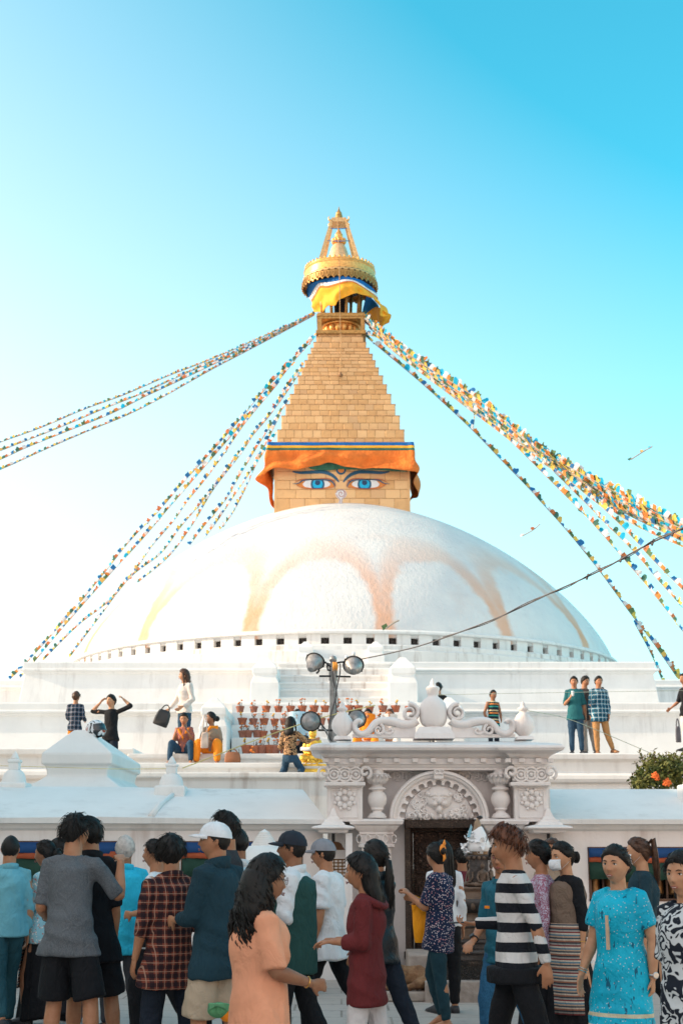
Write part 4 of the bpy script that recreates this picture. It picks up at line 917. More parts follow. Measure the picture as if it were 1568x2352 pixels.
# canopies with small stupa finials and hanging bells
for X0, X1, Xf, lab in ((0, 247, 125, 'white stone canopy with a small spire and hanging bell, left of the gate'), (1272, 1536, 1395, 'white stone canopy with a small spire and hanging bell, right of the gate')):
    Yk = YG - .45; x0, x1 = gx(X0, Yk), gx(X1, Yk); xc = gx(Xf, Yk + .25); k = (x1 - x0) / 250
    cnp = empty('bell_canopy', (xc, Yk, 0), label=lab, cat='canopy'); co = Vector(cnp.location)
    zz0 = lambda y: gz(y, Yk)
    b = MB(co).rect_rings(x0, x1, Yk, YG + .25, [(-.10, zz0(592)), (-.02, zz0(600)), (.01, zz0(608)), (0, zz0(617)), (-.06, zz0(620)), (-.08, zz0(640)), (-.12, zz0(642))]).build('canopy_slab', MG, cnp); bevel(b, .012, 2)
    b = MB(co).rect_rings(xc - k * 72, xc + k * 72, Yk + .10, Yk + .60, [(-k * 20, zz0(560)), (-k * 16, zz0(572)), (0, zz0(588)), (0, zz0(597))]).build('spire_base', MG, cnp); bevel(b, .01, 2)
    b = MB(co).rect_rings(xc - k * 38, xc + k * 38, Yk + .20, Yk + .46, [(-k * 34, zz0(488)), (-k * 24, zz0(505)), (-k * 12, zz0(540)), (-k * 4, zz0(548)), (0, zz0(556)), (0, zz0(562))]).build('canopy_spire', MG, cnp); bevel(b, .01, 2)
    xb = xc
    MB(co).tube([(xb, Yk + .3, zz0(642)), (xb, Yk + .3, zz0(692))], .022, 6).build('bell_hanger', BLACK_MET, cnp)
    MB(co).lathe((xb, Yk + .3, 0), [(.02, zz0(690)), (.07, zz0(694)), (.10, zz0(706)), (.115, zz0(722)), (.14, zz0(738)), (.145, zz0(742)), (.11, zz0(740))], 20).build('bell', plain((.16, .08, .04), .45, .3, metal=.7, name='bell_bronze'), cnp, smooth=True)
    # wicker-like lamp cage below
    cg = [];
    for i in range(7): MB(co).tube([(xb - .14 + i * .05, Yk + .32, zz0(800)), (xb - .14 + i * .05, Yk + .32, zz0(900))], .008, 5).build('cage_bar', BRASS, cnp)
    for i in range(6): MB(co).tube([(xb - .15, Yk + .32, zz0(800 + i * 20)), (xb + .17, Yk + .32, zz0(800 + i * 20))], .008, 5).build('cage_bar', BRASS, cnp)
    MB(co).box(xb - .16, xb + .18, Yk + .1, Yk + .5, 0, zz0(905)).build('canopy_stand', MG, cnp)
    if X0 == 0: MB(co).box(x1 - .10, x1 - .02, Yk + .12, Yk + .2, 0, zz0(642)).build('canopy_post', MG, cnp)
# doorstep, low step blocks
stp = empty('door_steps', (at(1005, 2280, 16.8).x, 16.8, 0), label='worn stone steps in front of the carved door', cat='steps')
SGR = plain((.42, .36, .32), .8, .2, 5, .6, 20, d=.02, name='step_stone')
for i, (a, b, c_, d_, e_) in enumerate(((928, 1250, 16.45, 17.2, .16), (940, 1230, 16.9, 17.9, .33))):
    q = MB(stp.location).box(xat(a, 2250, c_), xat(b, 2250, c_), c_, d_, 0 if i == 0 else .002, e_).build('stone_step', SGR, stp); bevel(q, .02, 2)
# two little stupas on the wall roof
def mini(name, px, py_b, py_t, Y, wpx, label):
    """small stupa: box base, dome, harmika, cap, cone"""
    zb_, zt_ = zat(py_b, Y), zat(py_t, Y); H = zt_ - zb_; x = xat(px, py_b, Y); w_ = wpx / 2 * (Y * CT) / F
    o = Vector((x, Y, zb_ - .15)); r = empty(name, o, label=label, cat='small stupa')
    z = lambda t: zb_ + H * t
    b = MB(o).rect_rings(x - w_, x + w_, Y - w_, Y + w_, [(-.03, z(.285)), (0, z(.27)), (0, z(0) - .15)]).build('base', WHITE, r); bevel(b, .02, 3)
    MB(o).lathe((x, Y, 0), [(w_ * .84, z(.28)), (w_ * .80, z(.32)), (w_ * .76, z(.40)), (w_ * .66, z(.49)), (w_ * .48, z(.56)), (w_ * .3, z(.59)), (.01, z(.6))], 28).build('dome', WHITE, r, auto=60)
    b = MB(o).rect_rings(x - w_ * .34, x + w_ * .34, Y - w_ * .34, Y + w_ * .34, [(0, z(.74)), (0, z(.57))]).build('harmika', WHITE, r); bevel(b, .01, 2)
    b = MB(o).rect_rings(x - w_ * .42, x + w_ * .42, Y - w_ * .42, Y + w_ * .42, [(-w_ * .12, z(.81)), (0, z(.795)), (0, z(.745)), (-w_ * .08, z(.735))]).build('cap', WHITE, r); bevel(b, .01, 2)
    MB(o).lathe((x, Y, 0), [(w_ * .30, z(.80)), (w_ * .26, z(.86)), (w_ * .14, z(.94)), (w_ * .05, z(.98)), (.003, z(1))], 14).build('cone', WHITE, r, smooth=True)
mini('roof_stupa', 31, 1827, 1725, 18.9, 70, 'small white stupa on the wall roof at the far left, before the big pedestal')
mini('roof_stupa', 393, 1833, 1736, 18.9, 70, 'small white stupa on the wall roof beside the pyramid pedestal, below the seated women')
# white ribbed stupa in front of the wall
Yw_ = 15.9; xs_ = xat(607, 1950, Yw_)
o = Vector((xs_, Yw_, 0)); rs = empty('white_stupa', o, label='white rounded stupa with a ringed cone standing in the street behind the curly-haired woman', cat='small stupa')
MB(o).lathe((xs_, Yw_, 0), [(.48, 0), (.48, .5), (.40, .55), (.40, 1.15), (.44, zat(2040, Yw_)), (.43, zat(2010, Yw_)), (.40, zat(1995, Yw_)), (.33, zat(1970, Yw_)), (.24, zat(1952, Yw_)), (.17, zat(1943, Yw_))], 36).build('dome', WHITE, rs, auto=50)
ys_ = [(.165, 1945)]
pr = []
for i in range(7):
    t = i / 7; r0 = .155 * (1 - t) + .045 * t; r1 = .155 * (1 - t - 1 / 7) + .045 * (t + 1 / 7)
    y0 = 1946 - i * 5.2; pr += [(r0, zat(y0, Yw_)), (r0 + .004, zat(y0 - 2, Yw_)), (r1 + .002, zat(y0 - 4.6, Yw_))]
pr += [(.03, zat(1908, Yw_)), (.002, zat(1904, Yw_))]
MB(o).lathe((xs_, Yw_, 0), pr, 24).build('ringed_cone', WHITE, rs, smooth=True)
# ================================================================ people
SKIN = {}
def skin(c):
    if c not in SKIN:
        n = NT('skin'); v = n.coord(); q = n.mix(n.ramp(n.noise(v, 14, 4), .35, .7), c, (c[0] * .86, c[1] * .78, c[2] * .74)); n.bump(n.noise(v, 90, 3), .12, .002)
        n.b.inputs['Subsurface Weight'].default_value = .08; n.b.inputs['Subsurface Scale'].default_value = .01; n.b.inputs['Subsurface Radius'].default_value = (1, .35, .2)
        SKIN[c] = n.done(q, .52, 0, .35)
    return SKIN[c]
TAN = (.44, .21, .115); BROWN = (.31, .145, .08); FAIR = (.54, .29, .17)
HAIRB = plain((.010, .008, .007), .55, .4, 30, .6, 160, spec=.3, d=.004, name='black_hair'); HAIRN = plain((.07, .03, .015), .45, .4, 30, .6, 160, name='brown_hair'); HAIRG = plain((.50, .46, .43), .6, .2, 30, .6, 160, name='grey_hair')
HAIRR = plain((.10, .032, .012), .42, .6, 25, .6, 160, name='reddish_hair')
EYEW = None
def eye_mat():
    n = NT('eye'); X = n.xyz(n.coord()); r = n.math('POWER', n.math('ADD', n.math('POWER', X[0], 2), n.math('POWER', X[2], 2)), .5)
    return n.done(n.mix(n.ramp(r, .0045, .0055), (.012, .008, .006), (.70, .66, .62)), .2, 0, .5)
EYEM = eye_mat(); LIP = plain((.34, .10, .08), .45, .1, name='lips'); BROWM = plain((.02, .014, .01), .8, .1, name='brow_hair'); METAL = plain((.55, .55, .56), .3, .1, metal=.8, name='steel'); TEETH = plain((.72, .68, .60), .3, .05, name='teeth'); GLS = plain((.03, .03, .03), .3, .1, name='spectacle_frame')
SHOE = plain((.03, .03, .035), .6, .2, name='shoe_leather')
# cloth patterns (print and weave only)
def cloth(name, col, col2=None, rough=.85, fold=.5, var=.12):
    n = NT(name); v = n.coord(); c = n.mix(n.ramp(n.noise(v, 3, 5), .3, .7), tuple(x * (1 - var) for x in col), tuple(min(1, x * (1 + var)) for x in col))
    if col2: c = n.mix(n.ramp(n.noise(n.coord((1, 1, .6)), 170, 3), .40, .65), c, col2)
    p = n.bump(n.noise(n.coord((1, 1, .6)), 11, 4, .55, 1.5), fold * 1.5, .035); n.bump(n.noise(v, 220, 2), .1, .001, p); return n.done(c, rough, 0, .25)
def plaid(name, base, line1, line2, s=.045):
    n = NT(name); X = n.xyz(n.coord())
    def ln(x, per, off, w_): return n.math('LESS_THAN', n.math('ABSOLUTE', n.math('SUBTRACT', n.math('FRACT', n.math('ADD', n.math('DIVIDE', x, per), off + 20)), .5)), w_)
    h = n.math('ADD', X[0], n.math('MULTIPLY', X[1], .25))
    c = n.mix(n.math('MULTIPLY', ln(h, s, 0, .24), .75), base, line1); c = n.mix(n.math('MULTIPLY', ln(X[2], s * 1.1, 0, .24), .75), c, line1)
    c = n.mix(n.math('MULTIPLY', ln(h, s, .5, .045), .7), c, line2); c = n.mix(n.math('MULTIPLY', ln(X[2], s * 1.1, .5, .045), .7), c, line2)
    n.bump(n.noise(n.coord(), 11, 4, .55, 1.5), .7, .035); return n.done(c, .85, 0, .2)
def stripes(name, cols, per, axis=2, wob=.0, rough=.85):
    n = NT(name); X = n.xyz(n.coord()); q = n.math('ADD', X[axis], n.math('MULTIPLY', n.noise(n.coord(), 5, 2), wob)) if wob else X[axis]
    t = n.math('FRACT', n.math('ADD', n.math('DIVIDE', q, per), 10)); k = len(cols)
    c = n.steps(t, [(i / k, cc) for i, cc in enumerate(cols)]); n.bump(n.noise(n.coord((1, 1, .6)), 11, 4, .55, 1.5), .7, .035); return n.done(c, rough, 0, .2)
def dots(name, base, dot, sc_=60, r=.25, dot2=None):
    n = NT(name); v = n.coord(); d = n.voro(v, sc_); c = n.mix(n.ramp(d, r + .08, r), base, dot)
    if dot2: c = n.mix(n.math('MULTIPLY', n.ramp(n.noise(v, 25, 2), .5, .55), n.ramp(d, r + .08, r)), c, dot2)
    n.bump(n.noise(n.coord((1, 1, .6)), 11, 4, .55, 1.5), .7, .035); return n.done(c, .85, 0, .25)
def swirl(name, a, b, sc_=22, k=9):
    n = NT(name); v = n.coord(); q = n.math('SINE', n.math('MULTIPLY', n.noise(v, sc_, 1, .4, 1.2), k * 3.14)); c = n.mix(n.ramp(q, -.1, .35), a, b); n.bump(n.noise(n.coord(), 9, 3), .35, .03); return n.done(c, .8, 0, .25)

def tubeV(P, rr, n=14, ref=(1, 0, 0), cap=True, ck=1.0):
    """closed loft; radii (a along ref, b across)"""
    P = [Vector(p) for p in P]; V = []; ref = Vector(ref); out = []
    pts, rad = [], []
    for i, (p, r) in enumerate(zip(P, rr)):
        r = r if isinstance(r, (tuple, list)) else (r, r); pts.append(p); rad.append(r)
    if cap:
        t0 = (pts[1] - pts[0]).normalized(); t1 = (pts[-1] - pts[-2]).normalized(); a0, a1 = min(rad[0]), min(rad[-1])
        pts = [pts[0] - t0 * a0 * .55 * ck, pts[0] - t0 * a0 * .35 * ck] + pts + [pts[-1] + t1 * a1 * .35, pts[-1] + t1 * a1 * .55] if ck > .5 else [pts[0] - t0 * .006] + pts + [pts[-1] + t1 * .006]
        rad = [tuple(x * .35 for x in rad[0]), tuple(x * .75 for x in rad[0])] + rad + [tuple(x * .75 for x in rad[-1]), tuple(x * .35 for x in rad[-1])] if ck > .5 else [tuple(x * .9 for x in rad[0])] + rad + [tuple(x * .9 for x in rad[-1])]
    N = len(pts); rings = []
    for i in range(N):
        t = (pts[min(i + 1, N - 1)] - pts[max(i - 1, 0)]).normalized()
        s = ref - t * ref.dot(t)
        if s.length < .15: s = Vector((0, 1, 0)) - t * t.y if abs(t.y) < .9 else Vector((0, 0, 1)) - t * t.z
        s.normalize(); u = t.cross(s)
        rings.append([pts[i] + s * rad[i][0] * math.cos(2 * math.pi * j / n) + u * rad[i][1] * math.sin(2 * math.pi * j / n) for j in range(n)])
    return rings
class SK(MB):
    def loft(s, P, rr, n=14, ref=(1, 0, 0), ck=1.0): return s.rings(tubeV(P, rr, n, ref, True, ck))
# --- head ------------------------------------------------------------
def skull_pts(D, face=True, fem=False):
    """D: (n,3) unit directions -> points of a head 0.226 m high, facing -y, centre mid-head"""
    x, y, z = D[:, 0] * .074, D[:, 1] * .094, D[:, 2] * .113
    t = np.clip(-z / .113, 0, 1)
    x = x * (1 - (.33 if fem else .28) * t ** 1.7) * (1 + .03 * np.exp(-((z - .03) / .04) ** 2)); fr = y < 0
    y = np.where(fr, y * (1 - .10 * t), y * (1 - .50 * t ** 1.1)); y = np.where(fr & (z > .05), y * 1.02, y)
    if face:
        w_ = np.clip(-D[:, 1] * 1.6, 0, 1); ax = np.abs(x)
        ridge = np.where(z > -.022, np.clip((.034 - z) / .056, 0, 1) ** 1.25, np.exp(-((z + .022) / .0085) ** 2)); wid = np.where(z > -.005, .0085, .0135)
        f = .0245 * ridge * np.exp(-(x / wid) ** 2)
        f += .006 * np.exp(-((ax - .013) / .007) ** 2 - ((z + .024) / .008) ** 2)
        f -= .0095 * np.exp(-((ax - .031) / .014) ** 2 - ((z - .012) / .010) ** 2)
        f += .0045 * np.exp(-((ax - .026) / .026) ** 2 - ((z - .034) / .008) ** 2)
        f += .005 * np.exp(-((ax - .043) / .016) ** 2 - ((z + .014) / .018) ** 2)
        f += .0075 * np.exp(-(x / .023) ** 2) * (np.exp(-((z + .0475) / .0050) ** 2) + 1.05 * np.exp(-((z + .0605) / .0058) ** 2))
        f += .004 * np.exp(-(x / .03) ** 2 - ((z + .05) / .02) ** 2)
        f -= .004 * np.exp(-(x / .022) ** 2 - ((z + .075) / .007) ** 2)
        f += .010 * np.exp(-(x / .022) ** 2 - ((z + .096) / .014) ** 2)
        y = y - f * w_
    return np.stack([x, y, z], 1)
def sph_dirs(nu, nv):
    D = []
    for i in range(nv + 1):
        th = math.pi * i / nv; th = min(max(th, .02), math.pi - .02)
        for j in range(nu):
            ph = 2 * math.pi * j / nu; D.append((math.sin(th) * math.cos(ph), math.sin(th) * math.sin(ph), -math.cos(th)))
    return np.array(D)
def grid_faces(nu, nv):
    Fc = [(i * nu + j, i * nu + (j + 1) % nu, (i + 1) * nu + (j + 1) % nu, (i + 1) * nu + j) for i in range(nv) for j in range(nu)]
    Fc.append(tuple(range(nu - 1, -1, -1))); Fc.append(tuple(nv * nu + j for j in range(nu))); return Fc
D_HEAD = sph_dirs(56, 60); F_HEAD = grid_faces(56, 60); D_HAIR = sph_dirs(40, 32); F_HAIR = grid_faces(40, 32)
def sstep(a, b, x): t = np.clip((x - a) / (b - a), 0, 1); return t * t * (3 - 2 * t)

REM = []
def remesh(name, mb, mat, parent, vox, smooth=2, fold=None, mats=None, matfn=None):
    """join overlapping closed shapes into one continuous skin"""
    o = mb.build('tmp', mat, None)
    m = o.modifiers.new('r', 'REMESH'); m.mode = 'VOXEL'; m.voxel_size = vox
    if smooth: s = o.modifiers.new('s', 'SMOOTH'); s.factor = .5; s.iterations = smooth
    dg = bpy.context.evaluated_depsgraph_get(); me = bpy.data.meshes.new_from_object(o.evaluated_get(dg)); bpy.data.objects.remove(o)
    me.name = name
    me.materials.clear(); me.materials.append(mat)
    n = len(me.vertices); co = np.empty(n * 3, 'f'); me.vertices.foreach_get('co', co); co = co.reshape(-1, 3)
    if fold:
        no = np.empty(n * 3, 'f'); me.vertex_normals.foreach_get('vector', no); no = no.reshape(-1, 3)
        co = co + no * fold(co, no)[:, None]; me.vertices.foreach_set('co', co.astype('f').ravel())
    me.polygons.foreach_set('use_smooth', [True] * len(me.polygons)); me.update()
    o = bpy.data.objects.new(name, me); link(o, parent); return o
def folds(seed, amp=.006, kind='shirt', zs=None):
    rg = np.random.default_rng(seed); a = rg.uniform(0, 6.28, 12)
    def f(c, no):
        x, y, z = c[:, 0], c[:, 1], c[:, 2]; h = x * math.cos(a[0]) + y * math.sin(a[0]); g_ = x * math.cos(a[1]) - y * math.sin(a[1])
        w1 = np.sin(h * 9 + a[2] + 2 * np.sin(z * 5 + a[3])); w2 = np.sin(g_ * 14 + z * 7 + a[4])
        if kind == 'skirt': r = np.sin(np.arctan2(y, x) * 9 + a[5] + 1.2 * np.sin(z * 4 + a[6])) * .7 + .4 * np.sin(np.arctan2(y, x) * 17 + a[7] + z * 3)
        elif kind == 'trouser': r = (1 - 2 * np.abs(np.sin(z * 17 + 2.2 * w1 + a[5] + 6 * h))) * .5 + .5 * np.sin(z * 33 + 3 * w2 + 14 * g_) * .6 + .3 * w1
        else:
            r = (1 - 2 * np.abs(np.sin(z * 11 + 7 * h + 2.4 * w1 + a[5]))) * .45 + .4 * np.sin(h * 26 + z * 13 + 1.6 * w2 + a[6]) + .25 * np.sin(z * 42 + 9 * g_ + 2 * w1 + a[8])
        return amp * r
    return f
def rotm(yaw=0, pitch=0, roll=0): return Matrix.Rotation(R(yaw), 3, 'Z') @ Matrix.Rotation(R(pitch), 3, 'X') @ Matrix.Rotation(R(roll), 3, 'Y')

def person(px, H=1.6, s=None, Y=None, face=0, label='', floor=0.0, seat=None, w=1.0, fat=1.0, fem=False, lean=(0, 0), head=(0, 0, 0), aL=None, aR=None, lL=None, lR=None,
           tone=TAN, hair='short', hmat=None, top=None, sleeve=.5, hem=.50, topfit=1.0, bot=None, botkind='trousers', bothem=0.0, botfit=1.0, seed=0, faceon=True, group=None,
           shoes=True, shoemat=None, collar=None, extra=None, vox=None, hk=1.0, handL=.35, handR=.35, neck=0, zoff=0, sleevefit=1.0, topmats=None, cat='person', kid=False):
    if Y is None: Y = F / (CT * s)
    sp_ = F / (CT * Y)
    k = H / 1.7
    base = at(px, 1950 if floor < 1 else 1650, Y); root = empty('person', (base.x, Y, floor + zoff), R(face), label=label, cat=cat, group=group)
    vx = vox or (.0072 if sp_ > 280 else .009 if sp_ > 200 else .012)
    cvx = .0135 if sp_ > 200 else .016
    rnd = random.Random(seed * 7 + 1)
    lean_v = Vector((lean[0], lean[1], 1)).normalized()
    # legs
    lL = lL or ((.03, 0, -1), (.0, .02, -1)); lR = lR or ((-.03, 0, -1), (.0, .02, -1))
    TH, SH = .245 * H, .235 * H
    def leg(sd, L):
        t, f_ = Vector(L[0]).normalized(), Vector(L[1]).normalized(); h = Vector((sd * .047 * H * w, 0, 0)); kn = h + t * TH; an = kn + f_ * SH; return h, kn, an, (Vector(L[2]).normalized() if len(L) > 2 else None)
    G = {1: leg(1, lL), -1: leg(-1, lR)}
    low = min(G[1][2].z, G[-1][2].z) - .042 * H
    pz = (-low) if seat is None else seat
    PV = Vector((0, 0, pz))
    G = {q: (a + PV, b + PV, c + PV, d) for q, (a, b, c, d) in G.items()}
    TL = .315 * H   # hip joint to base of neck
    NB = PV + lean_v * TL
    chest = PV + lean_v * TL * .72; waist = PV + lean_v * TL * .34
    hh = .226 * (.94 + .06 * k) * hk * (1.0 if not kid else .93); hs = hh / .226
    HR = rotm(*head); hc = NB + Vector((0, neck, 0)) + lean_v * (.030 * H) + HR @ Vector((0, -.022, .105)) * hs
    SHW = .090 * H * w * (.93 if fem else 1)
    S = {q: NB + Vector((q * SHW, .01, -.028 * H)) for q in (1, -1)}
    defarm = {1: ((.16, .02, -1), (.05, -.18, -1)), -1: ((-.16, .02, -1), (-.05, -.18, -1))}
    AL = {}
    for q, a in ((1, aL), (-1, aR)):
        a = a or defarm[q]; u = Vector(a[0]).normalized(); f_ = Vector(a[1]).normalized(); e = S[q] + u * .170 * H; wr = e + f_ * .148 * H
        hd = Vector(a[2]).normalized() if len(a) > 2 and a[2] else f_
        pn = Vector(a[3]) if len(a) > 3 else Vector((-q, 0, 0))
        AL[q] = (e, wr, hd, pn, u, f_)
    fk = fat
    # ---------------- skin
    b = SK()
    b.loft([PV + Vector((0, 0, -.03 * H)), PV + lean_v * .03, waist, chest, NB - lean_v * .02], [(.066 * H, .046 * H), (.070 * H * fk, .050 * H), (.062 * H, .045 * H), (.075 * H, .05 * H), (.036 * H, .028 * H)])
    nr_ = .031 * H if fem else .035 * H
    b.loft([NB - lean_v * .03, NB + lean_v * .012, hc + HR @ Vector((0, .018, -.055)) * hs, hc + HR @ Vector((0, .02, -.01)) * hs], [(nr_ * 1.5, nr_ * 1.2), nr_ * 1.05, nr_, nr_])
    for q in (1, -1):
        e, wr, hd, pn, u, f_ = AL[q]; am = 1 if not fem else .92; am *= (1 + (fk - 1) * .6)
        b.loft([NB + Vector((q * .03 * H, 0, -.02 * H)), S[q], S[q].lerp(e, .5), e], [.022 * H, (.026 if sleeve > 0 and top is not None else .031) * H * am, .026 * H * am, .0225 * H * am], 12)
        b.loft([e, e.lerp(wr, .3), wr.lerp(e, .2), wr], [.0225 * H * am, .0245 * H * am, .0165 * H * am, (.0155 * H, .0135 * H)], 12)
        hand(b, wr, hd, pn, q, (.0125 if fem else .0135) * H / .0229 * .0229 / .0229 * 1.0, H, handL if q == 1 else handR)
        h, kn, an, td = G[q]; lm = (1 + (fk - 1) * .5)
        if sp_ * 0 == 0:
            b.loft([h + Vector((-q * .006 * H, 0, .01)), h.lerp(kn, .45), kn], [.040 * H * lm, .040 * H * lm, .031 * H], 12); b.loft([kn, kn.lerp(an, .3) + Vector((0, .006, 0)), kn.lerp(an, .75), an], [.031 * H, .032 * H * lm, .021 * H, .020 * H], 12)
            fd = td or Vector((q * .18, -1, 0)).normalized()
            up_ = (kn - an).normalized(); dn = Vector((0, 0, -1)) if td is None or abs(td.z) < .5 else -(up_ - td * up_.dot(td)).normalized()
            hl = an + dn * .025 * H - fd * .028 * H
            b.loft([hl, an + dn * .018 * H + fd * .02 * H, an + dn * .028 * H + fd * .07 * H, an + dn * .034 * H + fd * .118 * H], [(.020 * H, .022 * H), (.023 * H, .026 * H), (.027 * H, .016 * H), (.022 * H, .009 * H)], 12)
            if shoes:
                sb = SK(); sb.loft([hl - fd * .004 * H + dn * .004, an + dn * .020 * H + fd * .02 * H, an + dn * .030 * H + fd * .075 * H, an + dn * .036 * H + fd * .128 * H], [(.026 * H, .028 * H), (.028 * H, .030 * H), (.031 * H, .021 * H), (.026 * H, .013 * H)], 14)
                sb.loft([hl + dn * .018 * H - fd * .004 * H, an + dn * .040 * H + fd * .06 * H, an + dn * .042 * H + fd * .13 * H], [(.027 * H, .007 * H), (.031 * H, .007 * H), (.028 * H, .007 * H)], 14)
                if floor == 0 or sp_ > 90: sb.build('shoe', shoemat or SHOE, root, smooth=True)
    HP = skull_pts(D_HEAD, True, fem) * hs
    HM = np.array(HR); HV = HP @ HM.T + np.array(hc)
    b.add([Vector(v) for v in HV], F_HEAD)
    for q in (1, -1):
        c = hc + HR @ Vector((q * .073, .008, -.006)) * hs
        er = SK(); 
        b.loft([c + HR @ Vector((q * -.01, .0, -.025)) * hs, c + HR @ Vector((q * .003, .006, -.008)) * hs, c + HR @ Vector((q * .007, .012, .018)) * hs], [(.006 * hs, .010 * hs), (.007 * hs, .016 * hs), (.006 * hs, .013 * hs)], 10)
    remesh('body', b, skin(tone), root, vx, 1)
    # ---------------- face details
    def HPt(x, y, z): return hc + HR @ (Vector((x, y, z)) * hs)
    if faceon and sp_ > 90:
        for q in (1, -1):
            e_ = MB().ball((0, 0, 0), (.0125 * hs, .007 * hs, (.0055 if not kid else .007) * hs), 12, 8).build('eye', EYEM, root, smooth=True); e_.location = HPt(q * .031, -.0775, .0115); e_.rotation_euler = HR.to_euler()
            MB().tube([HPt(q * .014, -.0905, .029), HPt(q * .028, -.0905, .0345), HPt(q * .046, -.081, .031)], [.0022, .0034, .0014], 6).build('eyebrow', BROWM, root, smooth=True)
            MB().tube([HPt(q * .018, -.0845, .0125), HPt(q * .031, -.0850, .0180), HPt(q * .046, -.0765, .0135)], [.0012, .0019, .001], 5).build('eyelid', BROWM, root, smooth=True)
        MB().loft_ = None
        lp = MB(); lp.tube([HPt(-.023, -.0935, -.0535), HPt(-.008, -.1035, -.0495), HPt(0, -.1035, -.0505), HPt(.008, -.1035, -.0495), HPt(.023, -.0935, -.0535)], [.001, .0034, .003, .0034, .001], 6)
        lp.tube([HPt(-.021, -.0935, -.0545), HPt(0, -.1025, -.0600), HPt(.021, -.0935, -.0545)], [.001, .0046, .001], 6); lp.build('lips', LIP, root, smooth=True)
    # ---------------- hair
    if hair: do_hair(root, hc, HR, hs, hair, hmat or HAIRB, rnd, NB, k, sp_, fem)
    # ---------------- top
    if top is not None:
        t = SK(); e1 = topfit; hz = hem * H   # hem height above ground measured standing; convert to distance along spine
        hd_ = (pz - hz) / 1.0
        bw = .070 * H * e1 * w * fk; bd = .059 * H * e1 * (fk ** 1.3); ec = 1 + (e1 - 1) * .45; cw = (.078 if fem else .085) * H * ec * w * (1 + (fk - 1) * .6); cdp = .066 * H * ec * fk
        P = []; rr = []
        if hd_ > 0:
            P += [PV + Vector((0, .0, -hd_)), PV + Vector((0, 0, -hd_ * .5))]; fl = 1.0 + .25 * hd_ / H * 2
            rr += [(bw * 1.10 * fl, bd * 1.12 * fl), (bw * 1.10, bd * 1.10)]
        else: P += [PV + lean_v * (-hd_)]; rr += [(bw * 1.05, bd * 1.05)]
        if hd_ > 0:     # the hem clears both legs
            for i_ in (0, 1):
                z_ = P[i_].z; xs_q, ys_q = [bw * .6], [0]; rl = (.052 * min(botfit, 1.16) * (1 + (fk - 1) * .5) + .013) * H if bot is not None else .05 * H
                for q in (1, -1):
                    h, kn, an, td = G[q]
                    if z_ > kn.z: c_ = h.lerp(kn, min(1, max(0, (h.z - z_) / max(.01, h.z - kn.z)))); rl_ = rl
                    else: c_ = kn.lerp(an, min(1, max(0, (kn.z - z_) / max(.01, kn.z - an.z)))); rl_ = (.043 * botfit + .010) * H
                    xs_q.append(abs(c_.x) + rl_ * .98); ys_q.append(c_.y)
                yc_ = (ys_q[1] + ys_q[2]) / 2; P[i_] = Vector((0, yc_, z_)); rr[i_] = (max(rr[i_][0], max(xs_q)), max(rr[i_][1], abs(ys_q[1] - ys_q[2]) / 2 + rl_ * 1.0))
        P += [PV + lean_v * max(.02 * H, -hd_ + .02), waist, PV + lean_v * TL * .55, chest, PV + lean_v * TL * .86, NB - lean_v * .018 * H, NB + lean_v * .004 * H]
        bust = 1.10 if fem else 1.0
        rr += [(max(bw * 1.05, .098 * H * w * fk ** .5), max(bd * 1.06, .080 * H)), (max(bw * .95, .086 * H * w) if not fem else bw * .95, bd * 1.0 * (.97 if fem else 1)), ((bw + cw) * .5, (bd + cdp) * .53 * bust), (cw, cdp * 1.08 * bust), (cw * .97, cdp * .98), (cw * .66, cdp * .72), (nr_ * 1.22, nr_ * 1.2)]
        t.loft(P, rr, 22, ck=0)
        sl = sleeve
        for q in (1, -1):
            e, wr, hd, pn, u, f_ = AL[q]; r0 = .0305 * H * (1 + (e1 - 1) * .5) * sleevefit * (1 + (fk - 1) * .6)
            sh0 = NB + Vector((q * .05 * H, .005, -.022 * H))
            if sl <= 0: t.loft([sh0, S[q] + u * .015 * H], [r0 * 1.0, r0 * .95], 14); continue
            if sl <= .5:
                en = S[q].lerp(e, sl * 2); t.loft([sh0, S[q], S[q].lerp(en, .5), en], [r0 * .95, r0 * 1.02, r0 * 1.03, r0 * 1.06], 14, ck=0)
            else:
                en = e.lerp(wr, (sl - .5) * 2); t.loft([sh0, S[q], S[q].lerp(e, .5), e], [r0 * .95, r0 * 1.0, r0 * .92, r0 * .84], 14); t.loft([e - f_ * r0 * .5, e, e.lerp(en, .5), en], [r0 * .7, r0 * .86, r0 * .84, r0 * .72], 14, ck=0)
        remesh('top', t, top, root, cvx, 3, folds(seed + 5, .0080 * (1 if sp_ > 150 else 1.2), 'shirt'))
        if collar:
            cm, chh = collar; rr_ = nr_ * 1.22; cb = MB(); n_ = 20; Rg = []
            for rad, dz in ((rr_, -.022 * H), (rr_ * 1.18, -.012 * H), (rr_ * 1.16, chh), (rr_ * 1.08, chh + .002), (rr_ * 1.02, 0)):
                Rg.append([NB + Vector((rad * math.cos(2 * math.pi * j / n_), rad * 1.05 * math.sin(2 * math.pi * j / n_), dz + .012 * H * math.sin(2 * math.pi * j / n_))) for j in range(n_)])
            cb.rings(Rg, cap=False).build('collar', cm, root, smooth=True)
